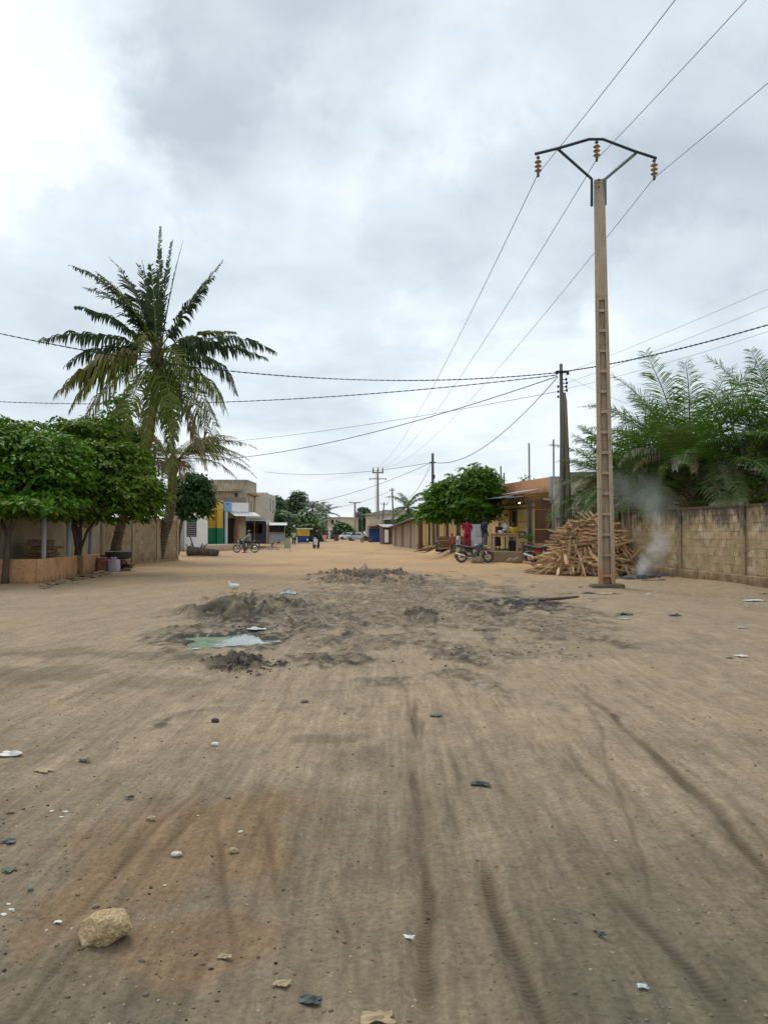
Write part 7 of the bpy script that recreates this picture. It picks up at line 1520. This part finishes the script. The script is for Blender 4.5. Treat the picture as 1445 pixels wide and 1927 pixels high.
me = bpy.data.meshes.new('rock'); bm.to_mesh(me); bm.free(); me.materials.append(M_rock); o = link(bpy.data.objects.new('rock', me)); o.location = (b.x, b.y + .065, b.z + .040); o.rotation_euler = (R(8), R(-9), R(16)); tag(o, 'fist sized tan sandstone rock resting on the dirt closest to the viewer', 'rock')
for p_ in me.polygons: p_.use_smooth = False
# countless gravel, one mass
def scatter(name, n, fn, mat, seed, smin, smax, flat=.55):
    rs = np.random.RandomState(seed); bm = bmesh.new(); bmesh.ops.create_icosphere(bm, subdivisions=1, radius=.5); bv = np.array([v.co[:] for v in bm.verts]); bf = np.array([[v.index for v in f.verts] for f in bm.faces]); bm.free()
    P = fn(rs, n); n = len(P); z = ground_parts(P[:, 0].copy(), P[:, 1].copy())[0]; s = smin * (smax / smin) ** (rs.rand(n) ** 2.2); V = np.repeat(bv[None], n, 0) * (1 + rs.uniform(-.35, .35, (n, len(bv), 1))); V *= (s[:, None] * np.stack([rs.uniform(.7, 1.4, n), rs.uniform(.6, 1.1, n), rs.uniform(.3, 1, n) * flat * 1.4], -1))[:, None, :]
    a = rs.rand(n) * 6.28; ca, sa = np.cos(a)[:, None], np.sin(a)[:, None]; X = V[..., 0] * ca - V[..., 1] * sa; Y = V[..., 0] * sa + V[..., 1] * ca; V = np.stack([X + P[:, :1], Y + P[:, 1:2], V[..., 2] + (z + s * .08)[:, None]], -1).reshape(-1, 3)
    Fc = (bf[None] + (np.arange(n) * len(bv))[:, None, None]).reshape(-1, 3); o = npmesh(name, V, Fc, mat); tag(o, kind='stuff'); return o
def fan(rs, n, y0=2.0, y1=14, ux=1.0, bias=0.0):
    y = y0 * (y1 / y0) ** rs.rand(n); u = rs.uniform(-.56, .56, n); u = np.where(rs.rand(n) < bias, -.56 + np.abs(rs.normal(0, .22, n)), u); return np.stack([u * y, y], -1)
M_pebb = surf('pebbles', (.20, .165, .12), (.11, .09, .065), scale=20, island=.55, bump=.3); M_clod = surf('dark_clods', (.055, .046, .036), (.035, .03, .025), scale=20, island=.4, bump=.3); M_chip = surf('pale_chips', (.52, .48, .40), (.40, .35, .27), scale=20, island=.35, bump=.2)
tag(scatter('gravel', 1100, lambda r, n: fan(r, n, 1.9, 13, bias=.35), M_pebb, 1, .005, .024), 'small brown gravel strewn over the dirt road')
tag(scatter('dark_gravel', 420, lambda r, n: fan(r, n, 1.9, 13, bias=.3), M_clod, 2, .005, .022), 'dark crumbs of charred dirt strewn over the road')
tag(scatter('dirt_crumbs', 2600, lambda r, n: fan(r, n, 1.9, 9), surf('dirt_crumb', (.21, .165, .11), (.14, .11, .075), scale=20, island=.35, bump=.2), 12, .004, .016), 'loose crumbs of tan dirt lying over the road')
tag(scatter('pale_gravel', 150, lambda r, n: fan(r, n, 1.9, 12, bias=.6), M_chip, 3, .006, .026, .35), 'pale paper and shell chips strewn over the road')
M_mudc = surf('mud_clod', (.11, .088, .063), (.07, .057, .042), scale=20, island=.4, bump=.3)
def mudpts(rs, n):
    out = []
    while len(out) < n:
        k = MUD[rs.randint(0, 9)]; u, v = rs.normal(k[0], k[2] * .55), rs.normal(k[1], k[3] * .55)
        if v < 1070 or v > 1300: continue
        p = gnd(u, v)
        if pudm(np.array([p.x]), np.array([p.y]))[0] > 1.02: out.append((p.x, p.y))
    return np.array(out)
tag(scatter('mud_clods', 1200, mudpts, M_mudc, 4, .010, .045, .6), 'dark clods of churned mud round the puddle')
def ashpts(rs, n):
    out = []
    for _ in range(n): k = ASH[rs.choice([0, 0, 0, 1, 1, 2, 5])]; p = gnd(rs.normal(k[0], k[2] * .5), rs.normal(k[1], k[3] * .4)); out.append((p.x, p.y))
    P = np.array(out); return P[pudm(P[:, 0].copy(), P[:, 1].copy()) > 1.0]
tag(scatter('charred_rubbish', 450, ashpts, plain('char', (.018, .018, .02), .8), 5, .010, .05, .6), 'black charred bits on the burnt patches of the road')
def rubpts(rs, n): u = rs.uniform(1150, 1445, n); v = 1095 + (u - 1150) * .12 + np.abs(rs.normal(0, 14, n)); return np.array([(gnd(a, b_).x, gnd(a, b_).y) for a, b_ in zip(u, v)])
tag(scatter('wall_foot_litter', 160, rubpts, M_chip, 8, .02, .10, .4), 'pale scraps and stones strewn along the block wall foot')
M_paper = surf('white_litter', (.70, .69, .66), (.60, .58, .53), scale=10, rough=.7); M_plas = surf('dark_plastic', (.035, .045, .045), (.06, .07, .07), scale=10, rough=.4); M_card = surf('tan_card', (.42, .33, .20), (.33, .25, .15), scale=10, rough=.9); M_grnp = surf('grey_green_scrap', (.14, .16, .12), (.10, .12, .09), scale=10, rough=.8); M_bluep = surf('pale_blue_plastic', (.45, .52, .54), (.36, .42, .44), scale=10, rough=.4)
def scrap(u, v, w, h, mat, name, label, cat, seed=0, crumple=.5, asp=.6):
    """crumpled sheet of about w x h photo pixels"""
    b = on(u, v); sx = w / F * b.y; sy = max(sx * asp, h / F * b.y * .8); rnd = random.Random(seed or int(u * 7 + v)); m = MB(); n = 6; g = []
    edge = [rnd.uniform(.6, 1.1) for _ in range(16)]
    for i in range(n):
        row = []
        for j in range(n):
            x, y = i / (n - 1) - .5, j / (n - 1) - .5; a = math.atan2(y, x); r_ = edge[int((a + math.pi) / 6.2832 * 15.99)]
            z = min(abs(rnd.gauss(0, 1)), 1.6) * sx * .085 * crumple * (1.2 - 1.6 * max(abs(x), abs(y))) + .004
            row.append(m.pt((x * sx * r_, y * sy * r_, z)))
        g.append(row)
    for i in range(n - 1):
        for j in range(n - 1): m.face((g[i][j], g[i + 1][j], g[i + 1][j + 1], g[i][j + 1]))
    o = m.build(name, mat); o.location = (b.x, b.y, b.z + .006); o.rotation_euler = (0, 0, rnd.uniform(-.3, .3)); sm = o.modifiers.new('t', 'SOLIDIFY'); sm.thickness = .003; tag(o, label, cat); return o
def pebble(u, v, w, mat, label, seed, asp=(1, .7, .5), name='stone', cat='stone'):
    rnd = random.Random(seed); me = stone_mesh(rnd, asp, name=name, rough=.18, sub=2); me.materials.append(mat); o = link(bpy.data.objects.new(name, me)); b = on(u, v); s = w / F * b.y; o.scale = (s, s, s); o.location = (b.x, b.y, b.z + s * asp[2] * .36); o.rotation_euler = (0, 0, rnd.uniform(-.4, .4)); tag(o, label, cat)
LIT = [(483, 1186, 36, 18, M_paper, 'plastic_bag', 'crumpled white plastic bag lying on the far rim of the puddle', 'plastic bag', 1.3), (545, 1118, 34, 9, M_bluep, 'plastic_bag', 'pale blue plastic bag on the dirt beyond the puddle', 'plastic bag', 1.5), (1394, 1236, 24, 8, M_paper, 'bottle_wrapper', 'white flattened plastic wrapper alone on the dirt before the block wall', 'wrapper', .8),
 (1372, 1239, 14, 4, M_grnp, 'rag', 'dark rag scrap beside the white flattened wrapper', 'rag', .8), (20, 1422, 52, 14, M_paper, 'torn_bag', 'torn dirty white bag strip at the roadside near the viewer', 'plastic bag', 1.0), (80, 1452, 36, 9, M_card, 'cardboard_scrap', 'flat tan cardboard scrap below the torn white bag', 'cardboard', .4), (160, 1434, 24, 9, M_grnp, 'dry_leaf', 'curled olive dry leaf near the tan cardboard scrap', 'leaf', 1.6),
 (245, 1504, 18, 12, M_plas, 'plastic_shard', 'pointed black plastic shard sticking up on the brown soil', 'plastic', 2.4), (110, 1738, 14, 8, M_paper, 'paper_scrap', 'bright white paper scrap just beside the sandstone rock', 'paper', .6), (905, 1478, 38, 11, M_plas, 'plastic_strip', 'twisted black plastic strip in the middle of the road', 'plastic', 1.0), (820, 1348, 28, 7, M_grnp, 'flat_stone', 'flat grey green piece of debris lying in the wheel rut', 'debris', .9),
 (1208, 1861, 22, 16, M_bluep, 'plastic_scrap', 'pale grey plastic scrap close to the lower picture corner', 'plastic', 1.2), (1132, 1764, 18, 10, M_plas, 'plastic_scrap', 'small crumpled black plastic scrap on the pale sandy patch', 'plastic', 1.5), (585, 1888, 42, 22, M_plas, 'plastic_bag', 'half buried torn black plastic bag at the very front', 'plastic bag', 1.3), (530, 1855, 30, 30, M_card, 'torn_paper', 'torn tan paper strip next to the half buried black bag', 'paper', .7),
 (710, 1922, 60, 14, M_card, 'broken_slab', 'tan slab edge cut off by the bottom of the picture', 'slab', .8), (424, 1804, 26, 16, M_card, 'cardboard_scrap', 'ragged tan scrap on the dirt right of the sandstone rock', 'cardboard', .8), (770, 1768, 20, 8, M_paper, 'paper_scrap', 'small white paper twist beside the long wheel rut', 'paper', 1.3), (1270, 1159, 24, 6, M_plas, 'black_scrap', 'black plastic scrap on the dirt in front of the smoking ash', 'plastic', 1.2),
 (1175, 1156, 26, 4, M_plas, 'black_scrap', 'thin dark strip of plastic between the pole footing and the ruts', 'plastic', .8), (1174, 1166, 18, 4, M_bluep, 'blue_scrap', 'pale blue scrap beside the thin dark strip', 'plastic', .8), (1420, 1131, 40, 6, M_paper, 'white_strip', 'long white strip of litter under the block wall at the picture edge', 'litter', .6), (1440, 1118, 22, 8, M_card, 'cardboard_scrap', 'crumpled tan card at the block wall foot beyond the long white strip', 'cardboard', 1.6),
 (1142, 1118, 46, 6, M_card, 'bark_strip', 'pale bark strips lying in front of the pole footing', 'bark', .7), (1108, 1117, 26, 5, M_plas, 'black_scrap', 'black scrap just left of the pole footing on the dirt', 'plastic', .9), (370, 1222, 16, 5, M_paper, 'paper_scrap', 'white paper scrap on the near bank of the puddle', 'paper', .8), (15, 1640, 26, 12, M_grnp, 'wire_scrap', 'bent grey scrap at the picture edge above the white chips', 'scrap', 1.2), (15, 1585, 34, 9, M_plas, 'twig', 'dark twisted twig at the picture edge above the bent grey scrap', 'twig', 1.0), (20, 1530, 18, 11, M_card, 'dry_leaf', 'curled tan leaf at the roadside above the dark twig', 'leaf', 1.8), (1395, 1182, 20, 5, M_bluep, 'blue_scrap', 'pale blue scrap on the dirt near the white flattened wrapper', 'plastic', 1.2)]
for q in LIT: scrap(q[0], q[1], q[2], q[3], q[4], q[5], q[6], q[7], crumple=q[8])
for q in [(405, 1359, 17, M_clod, 'smooth dark brown pebble alone on the tan dirt', 1), (405, 1403, 15, M_paper, 'white pebble just below the smooth dark brown pebble', 2), (285, 1543, 17, M_card, 'tan angular stone left of the brown soil patch', 3), (332, 1611, 20, M_chip, 'pitted whitish stone on the brown soil patch', 4), (440, 1604, 20, M_card, 'tan stone at the edge of the brown soil patch', 5), (181, 1708, 14, M_pebb, 'small grey stone right above the sandstone rock', 6), (453, 1567, 10, M_paper, 'tiny white pebble between the brown soil and the wheel tracks', 7),
          (573, 1322, 15, M_pebb, 'grey flat pebble beyond the wheel rut fork', 8), (1091, 1106, 7, M_pebb, 'small square block of concrete left beside the pole footing', 9), (430, 1502, 10, M_pebb, 'dark grey pebble on the tan dirt beside a wheel track', 10), (58, 1676, 12, M_grnp, 'dark stone left of the brown soil patch', 11)]: pebble(q[0], q[1], q[2], q[3], q[4], q[5])
for q in [(8, 1722, 12, 1), (22, 1712, 10, 2), (17, 1702, 9, 3), (98, 1527, 9, 4), (124, 1528, 10, 5), (116, 1538, 9, 6)]:
    pebble(q[0], q[1], q[2], M_paper, ('white chip nearest the picture edge in the cluster above the rock', 'white chip farthest from the picture edge in the cluster above the rock', 'white chip topmost in the cluster at the picture edge', 'pale chip nearest the picture edge of the trio above the brown soil patch', 'pale chip highest of the trio above the brown soil patch', 'pale chip lowest of the trio above the brown soil patch')[q[3] - 1], q[3] + 50, (1, .7, .25), 'paper_chip', 'paper chip'); bpy.data.objects[-1] if False else None
for o in [o for o in bpy.data.objects if o.name.startswith('paper_chip')]: o['group'] = 'white chips at the roadside edge' if 'white' in o['label'] else 'trio of white chips'
b = on(990, 1134); m = MB(); m.tube([(-.5, 0, .05), (0, .1, .07), (.45, .25, .10)], [.03, .035, .025], 5); o = m.build('stick', M_bark); o.location = (b.x + .75, b.y - .1, b.z + .02); tag(o, 'dry stick poking from the charred patch near the pole', 'stick')
